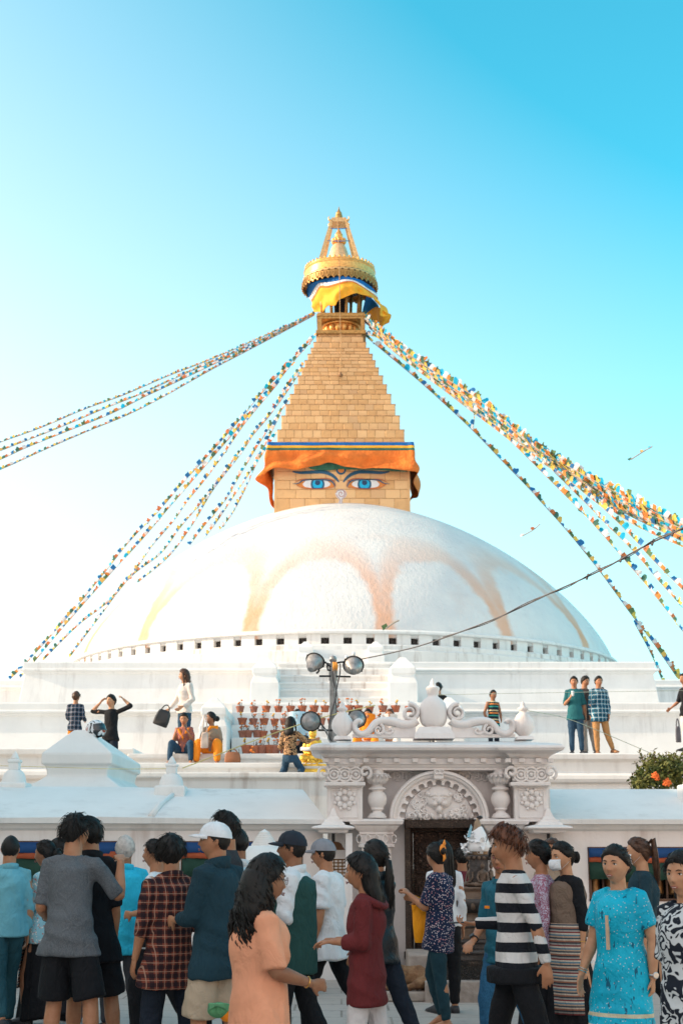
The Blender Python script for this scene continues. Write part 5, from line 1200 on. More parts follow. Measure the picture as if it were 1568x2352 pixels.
    # ---------------- bottom
    if bot is not None:
        t = SK(); wz = PV + lean_v * .045 * H; bf = min(botfit, 1.06); bw = .073 * H * w * fk * bf; bd = .060 * H * fk * bf
        if botkind == 'skirt':
            hz = bothem * H; z0 = pz - hz; 
            sx = max(abs(G[1][2].x), abs(G[-1][2].x)) + .03 * H; ysp = (G[1][2].y + G[-1][2].y) / 2; yex = abs(G[1][2].y - G[-1][2].y) / 2
            t.loft([wz, PV, PV + Vector((0, 0, -z0 * .35)), PV + Vector((0, ysp * .6, -z0 * .7)), PV + Vector((0, ysp, -z0))], [(bw, bd), (bw * 1.14, bd * 1.18), (bw * 1.16, bd * 1.25 + yex * .3), (bw * 1.22, bd * 1.3 + yex * .7), (bw * 1.34, bd * 1.4 + yex)], 24, ck=0)
            remesh('skirt', t, bot, root, cvx, 3, folds(seed + 9, .008, 'skirt'))
        else:
            hv = (pz - hem * H) / H if (top is not None and seat is None) else 0      # how far the garment above hangs below the hips
            if hv < .03: t.loft([wz, PV + Vector((0, 0, .0)), PV + Vector((0, .004, -.045 * H))], [(bw * .96, bd * .98), (bw * 1.08, bd * 1.10), (bw * .92, bd * 1.0)], 22)
            for q in (1, -1):
                h, kn, an, td = G[q]
                if hv >= .03: h = h.lerp(kn, min(.85, max(0, (hv - .035) * H / max(.05, h.z - kn.z))))
                r0 = .056 * H * botfit * (1 + (fk - 1) * .5); r1 = .041 * H * botfit; r2 = .030 * H * botfit
                if botkind == 'shorts':
                    en = h.lerp(kn, bothem or .95); t.loft([h, h.lerp(en, .5), en], [min(r0, .053 * H), r0 * .88, r0 * .95], 16, ck=0)
                else:
                    en = kn.lerp(an, (bothem or .93)); t.loft([h, h.lerp(kn, .5), kn], [min(r0, .053 * H * (1 + (fk - 1) * .5)), min(r0, .056 * H * (1 + (fk - 1) * .5)) * .90, r1], 16); t.loft([kn, kn.lerp(en, .4), en], [r1, r1 * .93, r2], 16)
            remesh('shorts' if botkind == 'shorts' else 'trousers', t, bot, root, cvx, 2, folds(seed + 11, .005, 'trouser'))
    info = dict(root=root, NB=NB, hc=hc, HR=HR, hs=hs, S=S, A=AL, PV=PV, H=H, k=k, G=G, TL=TL, lean=lean_v, HPt=HPt, pz=pz, nr=nr_, waist=waist, chest=chest, w=w, fk=fk, floor=floor)
    if extra:
        for ex in (extra if isinstance(extra, list) else [extra]): ex(info)
    return info
def hand(b, W, d, pn, q, r_, H, curl):
    """palm, four unequal bent fingers and a thumb; d along the hand, pn towards the palm side"""
    d = Vector(d).normalized(); pn = Vector(pn); pn = (pn - d * pn.dot(d)); pn = pn.normalized() if pn.length > .05 else Vector((0, 0, -1)).cross(d).normalized()
    s = d.cross(pn).normalized() * (1 if q > 0 else -1)      # towards the thumb
    if s.y > .3: s = -s
    k = H / 1.7; pl = .088 * k
    b.loft([W - d * .012, W + d * .02 * k, W + d * pl * .6, W + d * pl], [(.021 * k, .015 * k), (.028 * k, .015 * k), (.038 * k, .015 * k), (.038 * k, .012 * k)], 12, ref=s)
    for i, (L, off) in enumerate(((.072, .029), (.080, .0098), (.075, -.0098), (.058, -.028))):
        o = W + d * (pl - (.004 + .004 * abs(i - 1)) * k) + s * off * k; a = curl * (.8 + .18 * i)
        dd = (d + s * (off * 3.2)).normalized()
        p1 = o + (dd * math.cos(a * .8) + pn * math.sin(a * .8)) * L * .45 * k; p2 = p1 + (dd * math.cos(a * 1.8) + pn * math.sin(a * 1.8)) * L * .32 * k; p3 = p2 + (dd * math.cos(a * 2.6) + pn * math.sin(a * 2.6)) * L * .25 * k
        b.loft([o - dd * .012 * k, o, p1, p2, p3], [.0088 * k, .0092 * k, .0086 * k, .0078 * k, .0066 * k], 8)
    o = W + d * .022 * k + s * .026 * k; td = (d * .72 + s * .62 + pn * .25).normalized()
    p1 = o + td * .038 * k; p2 = p1 + (td + d * .5 + pn * .25 * curl).normalized() * .030 * k
    b.loft([o - td * .012 * k, o, p1, p2], [.012 * k, .0125 * k, .0105 * k, .0078 * k], 8)

def do_hair(root, hc, HR, hs, style, mat, rnd, NB, k, sp_, fem):
    st = style if isinstance(style, dict) else dict(kind=style)
    kind = st['kind']; D = D_HAIR
    az = np.arctan2(D[:, 0], -D[:, 1])      # 0 = front
    aa = np.abs(az); P0 = skull_pts(D, False, fem)
    # hairline height by azimuth
    hl = np.interp(aa, [0, .75, 1.25, 1.55, 1.95, 2.6, 3.15], st.get('line', [.072, .062, .020, -.004, -.035, -.075, -.080]))
    m = sstep(-.006, .012, P0[:, 2] - hl)
    th = st.get('thick', .016) * (.75 + .35 * np.clip(D[:, 2], 0, 1)) + st.get('front', .004) * np.exp(-(az / .9) ** 2) * np.clip(D[:, 2], 0, 1) + st.get('back', .004) * np.clip(D[:, 1], 0, 1)
    nz = (np.sin(az * 13 + D[:, 2] * 6) * .5 + np.sin(az * 29 - D[:, 2] * 11) * .35 + np.sin(az * 7 + D[:, 2] * 19) * .4)
    th = th + nz * st.get('rough', .0022)
    rad = np.linalg.norm(P0, axis=1); Q = P0 * ((rad + th * m - .012 * (1 - m)) / rad)[:, None] * hs
    V = [hc + HR @ Vector(v) for v in Q]
    b = MB().add(V, F_HAIR)
    H_ = lambda x, y, z: hc + HR @ (Vector((x, y, z)) * hs)
    # individual locks for a broken outline
    nl_ = int(st.get('locks', 170) * (1.9 if sp_ > 200 else .35)); L = st.get('len', .035)
    for _ in range(nl_):
        u = rnd.random() * 2 * math.pi - math.pi; zz_ = rnd.uniform(-.2, 1) ; zz_ = zz_ if zz_ > 0 else zz_ * .8
        d = np.array([[math.sqrt(max(0, 1 - zz_ * zz_)) * math.sin(u), -math.sqrt(max(0, 1 - zz_ * zz_)) * math.cos(u), zz_]]); p = skull_pts(d, False, fem)[0]
        hlz = np.interp(abs(u), [0, .75, 1.25, 1.55, 1.95, 2.6, 3.15], st.get('line', [.072, .062, .020, -.004, -.035, -.075, -.080]))
        if p[2] < hlz + .008: continue
        n_ = Vector(d[0]).normalized(); p = Vector(p) + n_ * (st.get('thick', .016) * .75)
        part = Vector((0.0, 1, -.25)) if kind in ('bun', 'pony', 'halfup') else Vector(st.get('flow', (.25, -.35, -.5)))
        fl = part if kind in ('bun', 'pony', 'halfup') else (part + n_ * .4 + Vector((n_.x, n_.y, 0)) * .5)
        fl = (fl - n_ * fl.dot(n_)).normalized() + Vector((rnd.uniform(-.25, .25), rnd.uniform(-.25, .25), rnd.uniform(-.2, .2)))
        l = L * rnd.uniform(.6, 1.3); lift = st.get('lift', .25)
        p1 = p + fl * l * .5 + n_ * l * lift * .6; p2 = p + fl * l + n_ * l * lift * .3 + Vector((0, 0, -l * .12)); r = .0040 * rnd.uniform(.6, 1.4)
        b.tube([hc + HR @ (q_ * hs) for q_ in (p - fl * l * .15 - n_ * .004, p, p1, p2)], [r * .7, r, r * .75, r * .12], 4, flat=.6)
    def strands(P, R0, n, r, wav=.0, jit=.01):
        """long locks following guide line P, spread over radius R0 (a,b)"""
        for _ in range(n):
            a = rnd.uniform(0, 6.28); q = rnd.uniform(.55, 1.05) ; ph = rnd.uniform(0, 6.28); pts = []; ln = rnd.uniform(.8, 1.06)
            for i, g_ in enumerate(P):
                t = i / (len(P) - 1) * ln; i2 = min(len(P) - 1.001, t * (len(P) - 1)); a_ = P[int(i2)].lerp(P[min(len(P) - 1, int(i2) + 1)], i2 - int(i2)); s0 = R0[int(i2)]
                wv = wav * math.sin(t * 16 + ph)
                pts.append(a_ + Vector((s0[0] * q * math.cos(a) + wv, s0[1] * q * math.sin(a) + wv * .7, 0)) + Vector((rnd.uniform(-jit, jit), rnd.uniform(-jit, jit), 0)) * t)
            b.tube(pts, [r * .5] + [r] * (len(pts) - 2) + [r * .2], 4, flat=.6)
    if kind == 'bun':
        bc = H_(0, .118 + st.get('bback', 0), st.get('bz', -.01)); r = st.get('br', .042) * hs
        b.ball(bc, (r, r * .85, r), 14, 10); b.ball(H_(0, .09, st.get('bz', -.01)), r * .7, 10, 8)
        for i in range(26):
            a = rnd.uniform(0, 6.28); c_ = rnd.uniform(0, 3); ax = Vector((math.cos(a), math.sin(a) * .3, math.sin(a))).normalized(); 
            pts = [bc + Vector((math.cos(a + j * .5) * r, math.sin(c_) * r * .5, math.sin(a + j * .5) * r)) * 1.03 for j in range(4)]; b.tube(pts, .006, 4)
    if kind == 'pony':
        bz = st.get('bz', .03); p0 = H_(0, .095, bz); L_ = st.get('plen', .38); ps = [p0, H_(0, .135, bz + st.get('pup', .01))] + [H_(0, .135, bz) + Vector((st.get('px', 0) * t, HR.col[1].y * .02 * t, -L_ * t)) for t in (.25, .5, .75, 1)]
        rr = [.014, .026, .034, .032, .024, .006]; b.tube(ps, [(r * 1.0, r * .8) for r in rr], 12); strands(ps, [(.02, .02)] * 2 + [(r * 1.05, r * .9) for r in rr[2:]], 40 if sp_ > 200 else 14, .004, .004)
    if kind in ('long', 'curly'):
        back = HR @ Vector((0, 1, 0)); L_ = st.get('hl', .30); wd = st.get('wd', .082)
        ps = [H_(0, .045, .03), H_(0, .055, -.04), H_(0, .06, -.10), H_(0, .06, -.10) + Vector((0, 0, -L_ * .35)) + back * .03, H_(0, .06, -.10) + Vector((0, 0, -L_ * .7)) + back * .045, H_(0, .06, -.10) + Vector((0, 0, -L_)) + back * .05]
        rr = [(.082, .07), (wd * 1.04, .068), (wd * 1.08, .058), (wd * 1.08, .048), (wd * .9, .04), (wd * .45, .018)]
        if kind == 'curly': rr = [(.09, .08), (wd * 1.25, .085), (wd * 1.4, .082), (wd * 1.38, .07), (wd * 1.15, .055), (wd * .6, .03)]
        sd_ = HR @ Vector((1, 0, 0))
        b.rings(tubeV(ps, [(a * hs, c * hs) for a, c in rr], 18, ref=sd_))
        fr = 0
        if kind == 'curly':
            for _ in range(430 if sp_ > 200 else 60):
                t = rnd.uniform(.1, 1); i2 = t * (len(ps) - 1.001); g0 = ps[int(i2)].lerp(ps[int(i2) + 1], i2 % 1); r0 = rr[int(i2)]; a = rnd.uniform(0, 6.28)
                c = g0 + sd_ * r0[0] * math.cos(a) * hs + back * r0[1] * math.sin(a) * hs; rc_ = rnd.uniform(.007, .017); ph = rnd.uniform(0, 6)
                b.tube([c + Vector((rc_ * math.cos(ph + j * 1.0), rc_ * .8 * math.sin(ph + j), -.013 * j)) for j in range(7)], [.002, .004, .0048, .0048, .004, .003, .001], 4)
        else: strands(ps, [(a * hs, c * hs) for a, c in rr], 70 if sp_ > 200 else 26, .005, st.get('wave', .004))
        if st.get('frontlocks', True):
            for q in (1, -1):
                g_ = [H_(q * .05, -.045, .07), H_(q * .078, -.03, .02), H_(q * .084, -.02, -.05), H_(q * .09, -.02, -.10), H_(q * .092, -.015, -.10) + Vector((0, 0, -L_ * .55))]
                b.tube(g_, [.014, .02, .020, .018, .004], 8, flat=.8); strands(g_, [(.014, .014)] * 5, 12, .004, .006 if kind == 'curly' else .003)
    b.build('hair', mat, root, smooth=True)
# --- accessories -------------------------------------------------------
def specs(mat=GLS, r=.021, sun=False):
    def f(I):
        P = I['HPt']; mb = MB()
        for q in (1, -1): mb.tube([P(q * .032 + r * math.cos(a) * 1.1, -.101 + .012 * abs(math.cos(a) > 0) * 0 + .006 * (q * math.cos(a)), .010 + r * .85 * math.sin(a)) for a in [i * 6.2832 / 14 for i in range(15)]], .0016, 5)
        for q in (1, -1): mb.tube([P(q * .055, -.094, .014), P(q * .078, -.03, .014), P(q * .080, .012, .008)], .0017, 5)
        mb.tube([P(-.009, -.108, .014), P(.009, -.108, .014)], .0016, 5); mb.build('spectacles', mat, I['root'], smooth=True)
    return f
def facemask(mat):
    def f(I):
        P = I['HPt']; n = 10; Rg = []
        for z, k_ in ((-.006, .9), (-.020, 1.10), (-.045, 1.14), (-.070, 1.08), (-.088, .86)):
            Rg.append([P(.058 * math.sin(a) * (1 if z > -.08 else .8), -.020 - .098 * k_ * math.cos(a * .92) * 1.0 + (.0), z) for a in [(-1.25 + 2.5 * i / n) for i in range(n + 1)]])
        o = MB().rings(Rg, cap=False, closed=False).build('face_mask', mat, I['root'], smooth=True); m = o.modifiers.new('t', 'SOLIDIFY'); m.thickness = .003
        for q in (1, -1): MB().tube([P(q * .055, -.05, -.015), P(q * .078, .0, .012)], .001, 4).tube([P(q * .045, -.05, -.08), P(q * .076, .008, -.03)], .001, 4).build('mask_loop', mat, I['root'])
    return f
def capx(mat, brim=None, tilt=0, logo=None, under=None):
    def f(I):
        P = I['HPt']; Rg = []; n = 28
        for t in (0, .12, .3, .5, .7, .86, .96, 1):
            a = t * math.pi / 2; r = math.cos(a) ** .8; z = .040 + .088 * math.sin(a)
            Rg.append([P(.089 * r * math.sin(b_), .004 - .108 * r * math.cos(b_) * (1), z - (.012 * math.cos(b_ - math.pi) + .012) * (1 - t) * 0 - .018 * (1 - t) * (1 - math.cos(b_)) / 2) for b_ in [2 * math.pi * j / n for j in range(n)]])
        c = MB().rings(Rg).build('cap_crown', mat, I['root'], auto=60)
        for j in range(6):
            a = j * math.pi / 3; MB().tube([P(.0895 * math.cos(t * math.pi / 2) ** .8 * math.sin(a), .004 - .1085 * math.cos(t * math.pi / 2) ** .8 * math.cos(a), .0405 + .0885 * math.sin(t * math.pi / 2) - .018 * (1 - t) * (1 - math.cos(a)) / 2) for t in (0, .25, .5, .75, .97)], .0016, 4).build('cap_seam', brim or mat, c)
        MB().ball(P(0, .004, .129), .007, 8, 5).build('cap_button', mat, c)
        if brim:
            top_, bo = [], []
            for i in range(15):
                a = -1.15 + 2.3 * i / 14; e = max(0, math.cos(a * 1.36)) ** .5
                inn = (.086 * math.sin(a), .004 - .106 * math.cos(a), .041); ot = (.083 * math.sin(a) * 1.02, .004 - .106 * math.cos(a) - .074 * e, .030 - .012 * (math.sin(a) ** 2) * 1.6)
                top_.append(P(*inn)); bo.append(P(*ot))
            mid = [p.lerp(q, .5) + Vector((0, 0, .004)) for p, q in zip(top_, bo)]
            o = MB().rings([top_, mid, bo], cap=False, closed=False).build('cap_brim', brim, I['root'], smooth=True); m = o.modifiers.new('t', 'SOLIDIFY'); m.thickness = .004
    return f
def wrist(q, mat, r=.0, big=False, off=.03, face=None, name='wristwatch'):
    def f(I):
        e, wr, hd, pn, u, f_ = I['A'][q]; H = I['H']; c = wr.lerp(e, off / (.148 * H)); t = (wr - e).normalized(); s = t.orthogonal().normalized(); v = t.cross(s); rr = .0185 * H * (1 if not big else 1.05)
        mb = MB(); mb.tube([c + s * rr * math.cos(a) + v * rr * math.sin(a) for a in [i * 6.2832 / 14 for i in range(15)]], .0055 if face else .003, 6); o = mb.build(name, mat, I['root'], smooth=True)
        if face is not None:
            dv = Vector(face); dv = (dv - t * dv.dot(t)).normalized(); sd_ = t.cross(dv); mt = Matrix((t, sd_, dv)).transposed()
            m2 = MB().lathe((0, 0, 0), [(.018, -.003), (.020, .004), (.016, .006), (.001, .006)], 16)
            for i, v_ in enumerate(m2.V): m2.V[i] = c + dv * rr * 1.05 + Matrix((t, sd_, dv)).transposed() @ v_
            m2.build('watch_case', mat, o, smooth=False)
    return f
def smile(I):
    P = I['HPt']; MB().ball(P(0, -.0985, -.0545), (.014 * I['hs'], .005, .0036), 10, 6).build('teeth', TEETH, I['root'], smooth=True)
def phone(q, mat=BLACK_MET, off=(0, 0, 0), name='phone'):
    def f(I):
        e, wr, hd, pn, u, f_ = I['A'][q]; c = wr + hd * .075 * I['k'] + pn.normalized() * .012; s = hd.cross(pn).normalized(); n_ = hd.cross(s)
        M_ = Matrix((s, hd, n_)).transposed().to_4x4(); M_.translation = c
        b_ = MB().box(-.036, .036, -.03, .10, -.004, .004, M_).build(name, mat, I['root']); bevel(b_, .003, 2)
    return f
def stripeband(name, mat, z0, z1, grow=1.02, k=1):
    """a separate garment piece round the torso between two spine fractions"""
    def f(I):
        H = I['H']; P = [I['PV'] + I['lean'] * I['TL'] * (z0 + (z1 - z0) * t) for t in (0, .33, .66, 1)]; bw = .088 * H * I['w'] * I['fk'] * grow; bd = .068 * H * I['fk'] ** 1.3 * grow
        remesh(name, SK().loft(P, [(bw, bd)] * 4, 22), mat, I['root'], .015, 2, folds(3, .004))
    return f
def vest(mat, hemz=.46, grow=1.06, name='vest'):
    def f(I):
        H = I['H']; PV, L, TL, NB = I['PV'], I['lean'], I['TL'], I['NB']; fk = I['fk']; bw = .086 * H * I['w'] * fk * grow; bd = .069 * H * fk ** 1.3 * grow
        t = SK(); hd_ = I['pz'] - hemz * H
        t.loft([PV + Vector((0, 0, -hd_)), PV + L * .02 * H, I['waist'], PV + L * TL * .55, I['chest'], PV + L * TL * .86, NB - L * .022 * H], [(max(bw * 1.1, .122 * H), max(bd * 1.14, .096 * H)), (max(bw * 1.08, .118 * H), max(bd * 1.12, .092 * H)), (bw * 1.04, bd * 1.1), (bw * 1.0, bd * 1.08), (bw * 1.02, bd * 1.1), (bw * .92, bd * 1.0), (bw * .58, bd * .70)], 22, ck=0)
        remesh(name, t, mat, I['root'], .014, 3, folds(4, .005))
    return f
def apron(mat, zt=.60, zb_=.22, grow=1.25, name='striped_apron', arc=1.25, mid=0):
    def f(I):
        H = I['H']; bw = .088 * H * I['w'] * I['fk'] * grow; bd = .072 * H * I['fk'] * grow; n = 16; Rg = []
        for i in range(9):
            t = i / 8; z = zt * H * (1 - t) + zb_ * H * t; fl = 1 + .16 * t
            Rg.append([Vector((bw * fl * math.sin(a), -bd * fl * math.cos(a) + .004 * math.sin(a * 19), z)) for a in [mid + (-arc + 2 * arc * j / n) for j in range(n + 1)]])
        o = MB().rings(Rg, cap=False, closed=False).build(name, mat, I['root'], smooth=True); m = o.modifiers.new('t', 'SOLIDIFY'); m.thickness = .006
    return f
def yoke_line(mat): 
    def f(I): pass
    return f
# ================================================================ houses added on the west side, unseen, their heights set to shade the street
HW = plain((.74, .60, .47), .85, .15, 2, .4, 12, name='house_plaster'); HWE = plain((.80, .66, .50), .85, .12, 2, .4, 12, name='cream_plaster'); HW2 = plain((.50, .30, .22), .85, .15, 2, .4, 12, name='brick_red_plaster'); HG = plain((.05, .06, .07), .2, .1, name='window_glass')
for nm, y0, y1, h, m_, lab in (('house', -14, 9.6, 8.6, HW, 'unseen ochre three-storey house added on the west side of the square to shade the street'), ('house', 9.62, 11.9, 6.75, HW2, 'unseen low narrow brick-red house added on the west side of the square, letting sun over its roof'), ('house', 11.92, 22.5, 8.7, HW, 'unseen ochre corner house added on the west side of the square to shade the street, nearest the terraces')):
    x1 = -14.0; o = Vector((x1 - 4, (y0 + y1) / 2, 0)); r = empty(nm, o, label=lab, cat='house')
    b = MB(o).box(x1 - 8, x1, y0, y1, 0, h).build('wall', m_, r)
    MB(o).box(x1 - 8.2, x1 + .18, y0 + .003, y1 - .003, h, h + .16).build('roof', WHITE_OLD, r)
    n = max(1, int((y1 - y0) / 2.2))
    for i in range(n):
        for z in (1.0, 3.8, 6.4):
            y = y0 + (y1 - y0) * (i + .5) / n; w_ = MB(o).box(x1 - .02, x1 + .06, y - .5, y + .5, z, z + 1.3).build('window', WOOD, r); MB(o).box(x1 + .05, x1 + .075, y - .42, y + .42, z + .08, z + 1.22).build('pane', HG, w_)

for y0, y1, h, m_, lab in ((-13, 3, 5.6, HWE, 'unseen cream house added on the east side of the square to bounce the low sun into the street'), (3.6, 30, 5.4, HWE, 'unseen long cream house added on the east side of the square to bounce the sun, beside the long prayer wheel wall')):  # east row is out of view, added to bounce warm sun onto the crowd
    o = Vector((18, (y0 + y1) / 2, 0)); r = empty('house', o, label=lab, cat='house'); MB(o).box(14, 22, y0, y1, 0, h).build('wall', m_, r); MB(o).box(13.82, 22.2, y0 + .003, y1 - .003, h, h + .16).build('roof', WHITE_OLD, r)
    n = int((y1 - y0) / 2.2)
    for i in range(n):
        for z in (1.0, 3.6):
            y = y0 + (y1 - y0) * (i + .5) / n; w_ = MB(o).box(13.94, 14.02, y - .5, y + .5, z, z + 1.3).build('window', WOOD, r); MB(o).box(13.925, 13.95, y - .42, y + .42, z + .08, z + 1.22).build('pane', HG, w_)
# ================================================================ lamp post with four floodlights
YL = 19.95
lp = empty('floodlight_mast', (xat(765, 1700, YL), YL, 2.2), label='grey pole with four round floodlights and tangled cables, behind the gate', cat='lamp post'); LO = Vector(lp.location)
GRY = plain((.30, .29, .28), .5, .25, 12, .3, 60, .5, name='galvanised_steel'); LMP = plain((.34, .32, .31), .45, .25, 14, .3, 50, .5, name='lamp_housing'); LENS = plain((.25, .25, .26), .15, .1, name='lamp_glass'); CBL = plain((.10, .09, .09), .7, .2, name='cable_rubber')
def l4(X, Y, D=YL): return at(cx4(X), cy4(Y), D)
ml = .3487 * (YL * CT + 1 * ST) / F
MB(LO).tube([l4(800, 830), l4(800, 240)], ml * 24, 18).tube([l4(800, 300), l4(800, 190)], ml * 29, 18).build('pole', GRY, lp, auto=60)
MB(LO).ball(l4(799, 162), ml * 26, 16, 10).tube([l4(799, 230), l4(799, 170)], ml * 18, 14).build('pole_cap', LMP, lp, auto=60)
for i, (X, Y) in enumerate(((1, 1),)): pass
def flood(C, axis, R0, D0, name='floodlight'):
    """drum lamp: axis points out of the glass"""
    a = Vector(axis).normalized(); c = l4(*C)
    mb = MB(LO); pr = [(.30, -1.0), (.34, -.98), (.52, -.80), (.62, -.70), (.66, -.55), (.88, -.30), (.96, 0), (1.0, .02), (1.0, .10), (.95, .10), (.92, .04), (.02, .02)]
    s = a.orthogonal().normalized(); v = a.cross(s)
    mb.rings([[c + (s * math.cos(t) + v * math.sin(t)) * r * R0 + a * z * D0 for t in [2 * math.pi * j / 26 for j in range(26)]] for r, z in pr])
    o = mb.build(name, LMP, lp, auto=35)
    m2 = MB(LO); m2.rings([[c + (s * math.cos(t) + v * math.sin(t)) * r * R0 + a * z * D0 for t in [2 * math.pi * j / 20 for j in range(20)]] for r, z in ((.93, .06), (.5, .09), (.02, .10))]); m2.build('glass', LENS, o, smooth=True)
    m3 = MB(LO); m3.tube([c + (s * math.cos(t) + v * math.sin(t)) * R0 * 1.04 + a * .0 * D0 for t in [6.2832 * j / 22 for j in range(23)]], R0 * .06, 6).build('clamp_ring', BLACK_MET, o, smooth=True)
    for t in (0, math.pi): MB(LO).ball(c + (v * math.cos(t)) * R0 * 1.08, R0 * .09, 8, 6).build('pivot', BLACK_MET, o)
    return c
flood((683, 172), (.30, .72, .68), ml * 62, ml * 105); flood((933, 200), (.02, .85, .60), ml * 66, ml * 90)
flood((652, 570), (.0, .86, .30), ml * 64, ml * 70); flood((955, 552), (.1, .86, .35), ml * 60, ml * 70)
for P in ([(800, 215), (765, 200), (752, 182), (725, 182), (712, 200), (705, 240), (690, 255)], [(800, 272), (765, 272), (708, 272)], [(800, 272), (835, 274), (915, 276)], [(800, 190), (850, 180), (900, 176), (960, 176)], [(800, 235), (765, 232), (760, 205), (770, 185)],
          [(800, 630), (740, 628), (700, 628)], [(715, 580), (745, 620), (775, 680), (782, 700)], [(800, 610), (860, 600), (900, 590)]):
    MB(LO).tube([l4(X, Y, YL - .04) for X, Y in P], ml * 6.5, 8).build('lamp_bracket', BLACK_MET, lp, smooth=True)
for P, c_ in (([(795, 240), (800, 300), (822, 370), (812, 430), (792, 500), (778, 560), (772, 640), (790, 700)], CBL), ([(845, 190), (845, 250), (828, 330), (815, 420), (822, 500), (808, 600)], CBL), ([(812, 250), (818, 330), (830, 420), (830, 470)], GRY), ([(720, 610), (760, 640), (770, 690), (800, 720)], GRY)):
    MB(LO).tube([l4(X, Y, YL - .12) for X, Y in spline(P, 4)], ml * 5, 6).build('hanging_cable', c_, lp, smooth=True)
MB(LO).box(*[f(q) for f, q in ()]) if False else None
ot = MB(LO); 
for dx in (-6, 3, 12): ot.tube([l4(806 + dx, 180, YL - .15), l4(812 + dx, 205, YL - .17), l4(808 + dx * 1.4, 240, YL - .15)], [.01, .022, .004], 6)
ot.build('orange_ribbon', plain((.75, .30, .05), .8, name='orange_ribbon'), lp, smooth=True)
for X, Y in ((935, 118), (887, 142)): MB(LO).ball(l4(X, Y + 8), (.025, .025, .035), 8, 6).build('insulator', WHC, lp, smooth=True)
MB(LO).tube([l4(800, 830), l4(800, 830) + Vector((0, 0, -.6))], ml * 24, 16).build('pole_base', GRY, lp, smooth=True)
# service cable running up to the right
P = [(829, 1514, 19.9), (905, 1498, 19), (984, 1477, 18), (1134, 1422, 16.4), (1264, 1362, 15), (1374, 1312, 14), (1474, 1257, 13), (1568, 1212, 12.2), (1680, 1150, 11.4)]
pts = [Vector(p) for p in spline([tuple(at(x, y, d)) for x, y, d in P], 8)]
o = Vector(pts[0]); cb = empty('service_cable', o, label='thick black service cable climbing from the floodlights to the upper right', cat='cable')
MB(o).tube(pts, .0085, 8).build('main_cable', CBL, cb, smooth=True)
MB(o).tube([p + Vector((.02 * math.sin(i * .55), .0, .016 * math.cos(i * .55))) for i, p in enumerate(pts[18:])], .005, 6).build('wrapped_wire', CBL, cb, smooth=True)
for i in (38, 44, 50, 54): 
    if i < len(pts): MB(o).tube([pts[i] + Vector((-.01, 0, -.03)), pts[i] + Vector((.012, 0, .03))], .012, 6).build('cable_tie', CBL, cb)
def wire(P, r, mat, label, name='string'):
    q = [Vector(p) for p in spline([tuple(at(x, y, d)) for x, y, d in P], 6)]; w_ = MB(q[0]).tube(q, r, 5).build(name, mat, None, smooth=True); w_.location = q[0]; tag(w_, label, 'string')
YST = plain((.66, .58, .25), .8, name='yellow_string'); GST = plain((.42, .46, .36), .8, name='green_string')
wire([(420, 1764, 21), (486, 1739, 20.8), (600, 1695, 20.4), (700, 1660, 20.1), (775, 1639, 19.8), (861, 1620, 19.7)], .008, YST, 'yellow string slanting from the seated women up to the lamp pole')
wire([(-20, 1758, 22), (120, 1762, 19.5), (270, 1766, 19.6), (400, 1765, 19.6)], .004, YST, 'thin pale string across the left pedestal')
wire([(1211, 1632, 18.2), (1300, 1650, 20), (1400, 1690, 22), (1568, 1762, 24), (1620, 1782, 24)], .005, GST, 'thin green string from the right urn down to the shrub')
wire([(1000, 1596, 25), (1200, 1592, 25), (1568, 1586, 26), (1620, 1585, 26)], .004, GST, 'thin horizontal green string in front of the right terraces')

# ================================================================ flower pots
TER = plain((.36, .115, .06), .8, .22, 14, .4, 40, name='terracotta'); TER2 = plain((.30, .12, .08), .85, .25, 14, .5, 40, name='limed_terracotta'); SOIL = plain((.05, .03, .02), .95, .3, name='soil'); LEAF = plain((.05, .075, .02), .7, .3, 20, name='pot_leaf'); FLO = plain((.62, .17, .03), .7, .3, 20, name='marigold'); FLY = plain((.85, .45, .02), .7, .2, 20, name='yellow_marigold'); STM = plain((.12, .06, .03), .8, name='dry_stem')
def pot_obj(seed, mat, fl):
    r = empty('flower_pot'); rg = random.Random(seed)
    MB().lathe((0, 0, 0), [(.001, 0), (.068, 0), (.072, .01), (.095, .125), (.095, .13), (.106, .132), (.108, .170), (.098, .172), (.094, .15), (.001, .148)], 20).build('pot', mat, r, auto=40)
    MB().lathe((0, 0, 0), [(.093, .149), (.04, .158), (.001, .16)], 12).build('soil', SOIL, r)
    st_ = MB(); lf = MB(); fm = MB()
    for _ in range(rg.randint(3, 6)):
        a = rg.uniform(0, 6.28); e = Vector((.06 * math.cos(a), .04 * math.sin(a), rg.uniform(.22, .34))); b_ = Vector((.02 * math.cos(a), .02 * math.sin(a), .15)); m_ = b_.lerp(e, .5) + Vector((rg.uniform(-.02, .02), 0, 0))
        st_.tube([b_, m_, e], .004, 4)
        for __ in range(5):
            c = b_.lerp(e, rg.uniform(.2, .9)); d = Vector((rg.uniform(-1, 1), rg.uniform(-1, 1), rg.uniform(-.2, .6))).normalized() * .035; w_ = d.cross(Vector((0, 0, 1))).normalized() * .012
            lf.add([c, c + d * .5 + w_, c + d, c + d * .5 - w_], [(0, 1, 2, 3)])
        if fl and rg.random() < .75:
            for k in range(5):
                a2 = k * 1.256; fm.ball(e + Vector((.016 * math.cos(a2), .016 * math.sin(a2), .004)), (.016, .016, .012), 6, 4)
            fm.ball(e + Vector((0, 0, .012)), .016, 6, 4)
    st_.build('stem', STM, r); lf.build('leaves', LEAF, r)
    if fm.V: fm.build('flower', FLY if seed % 5 == 2 else FLO, r, smooth=True)
    return r
def copy_tree(o, parent=None):
    c = o.copy(); COL.objects.link(c); c.parent = parent
    for ch in [x for x in COL.objects if x.parent == o]: copy_tree(ch, c)
    return c
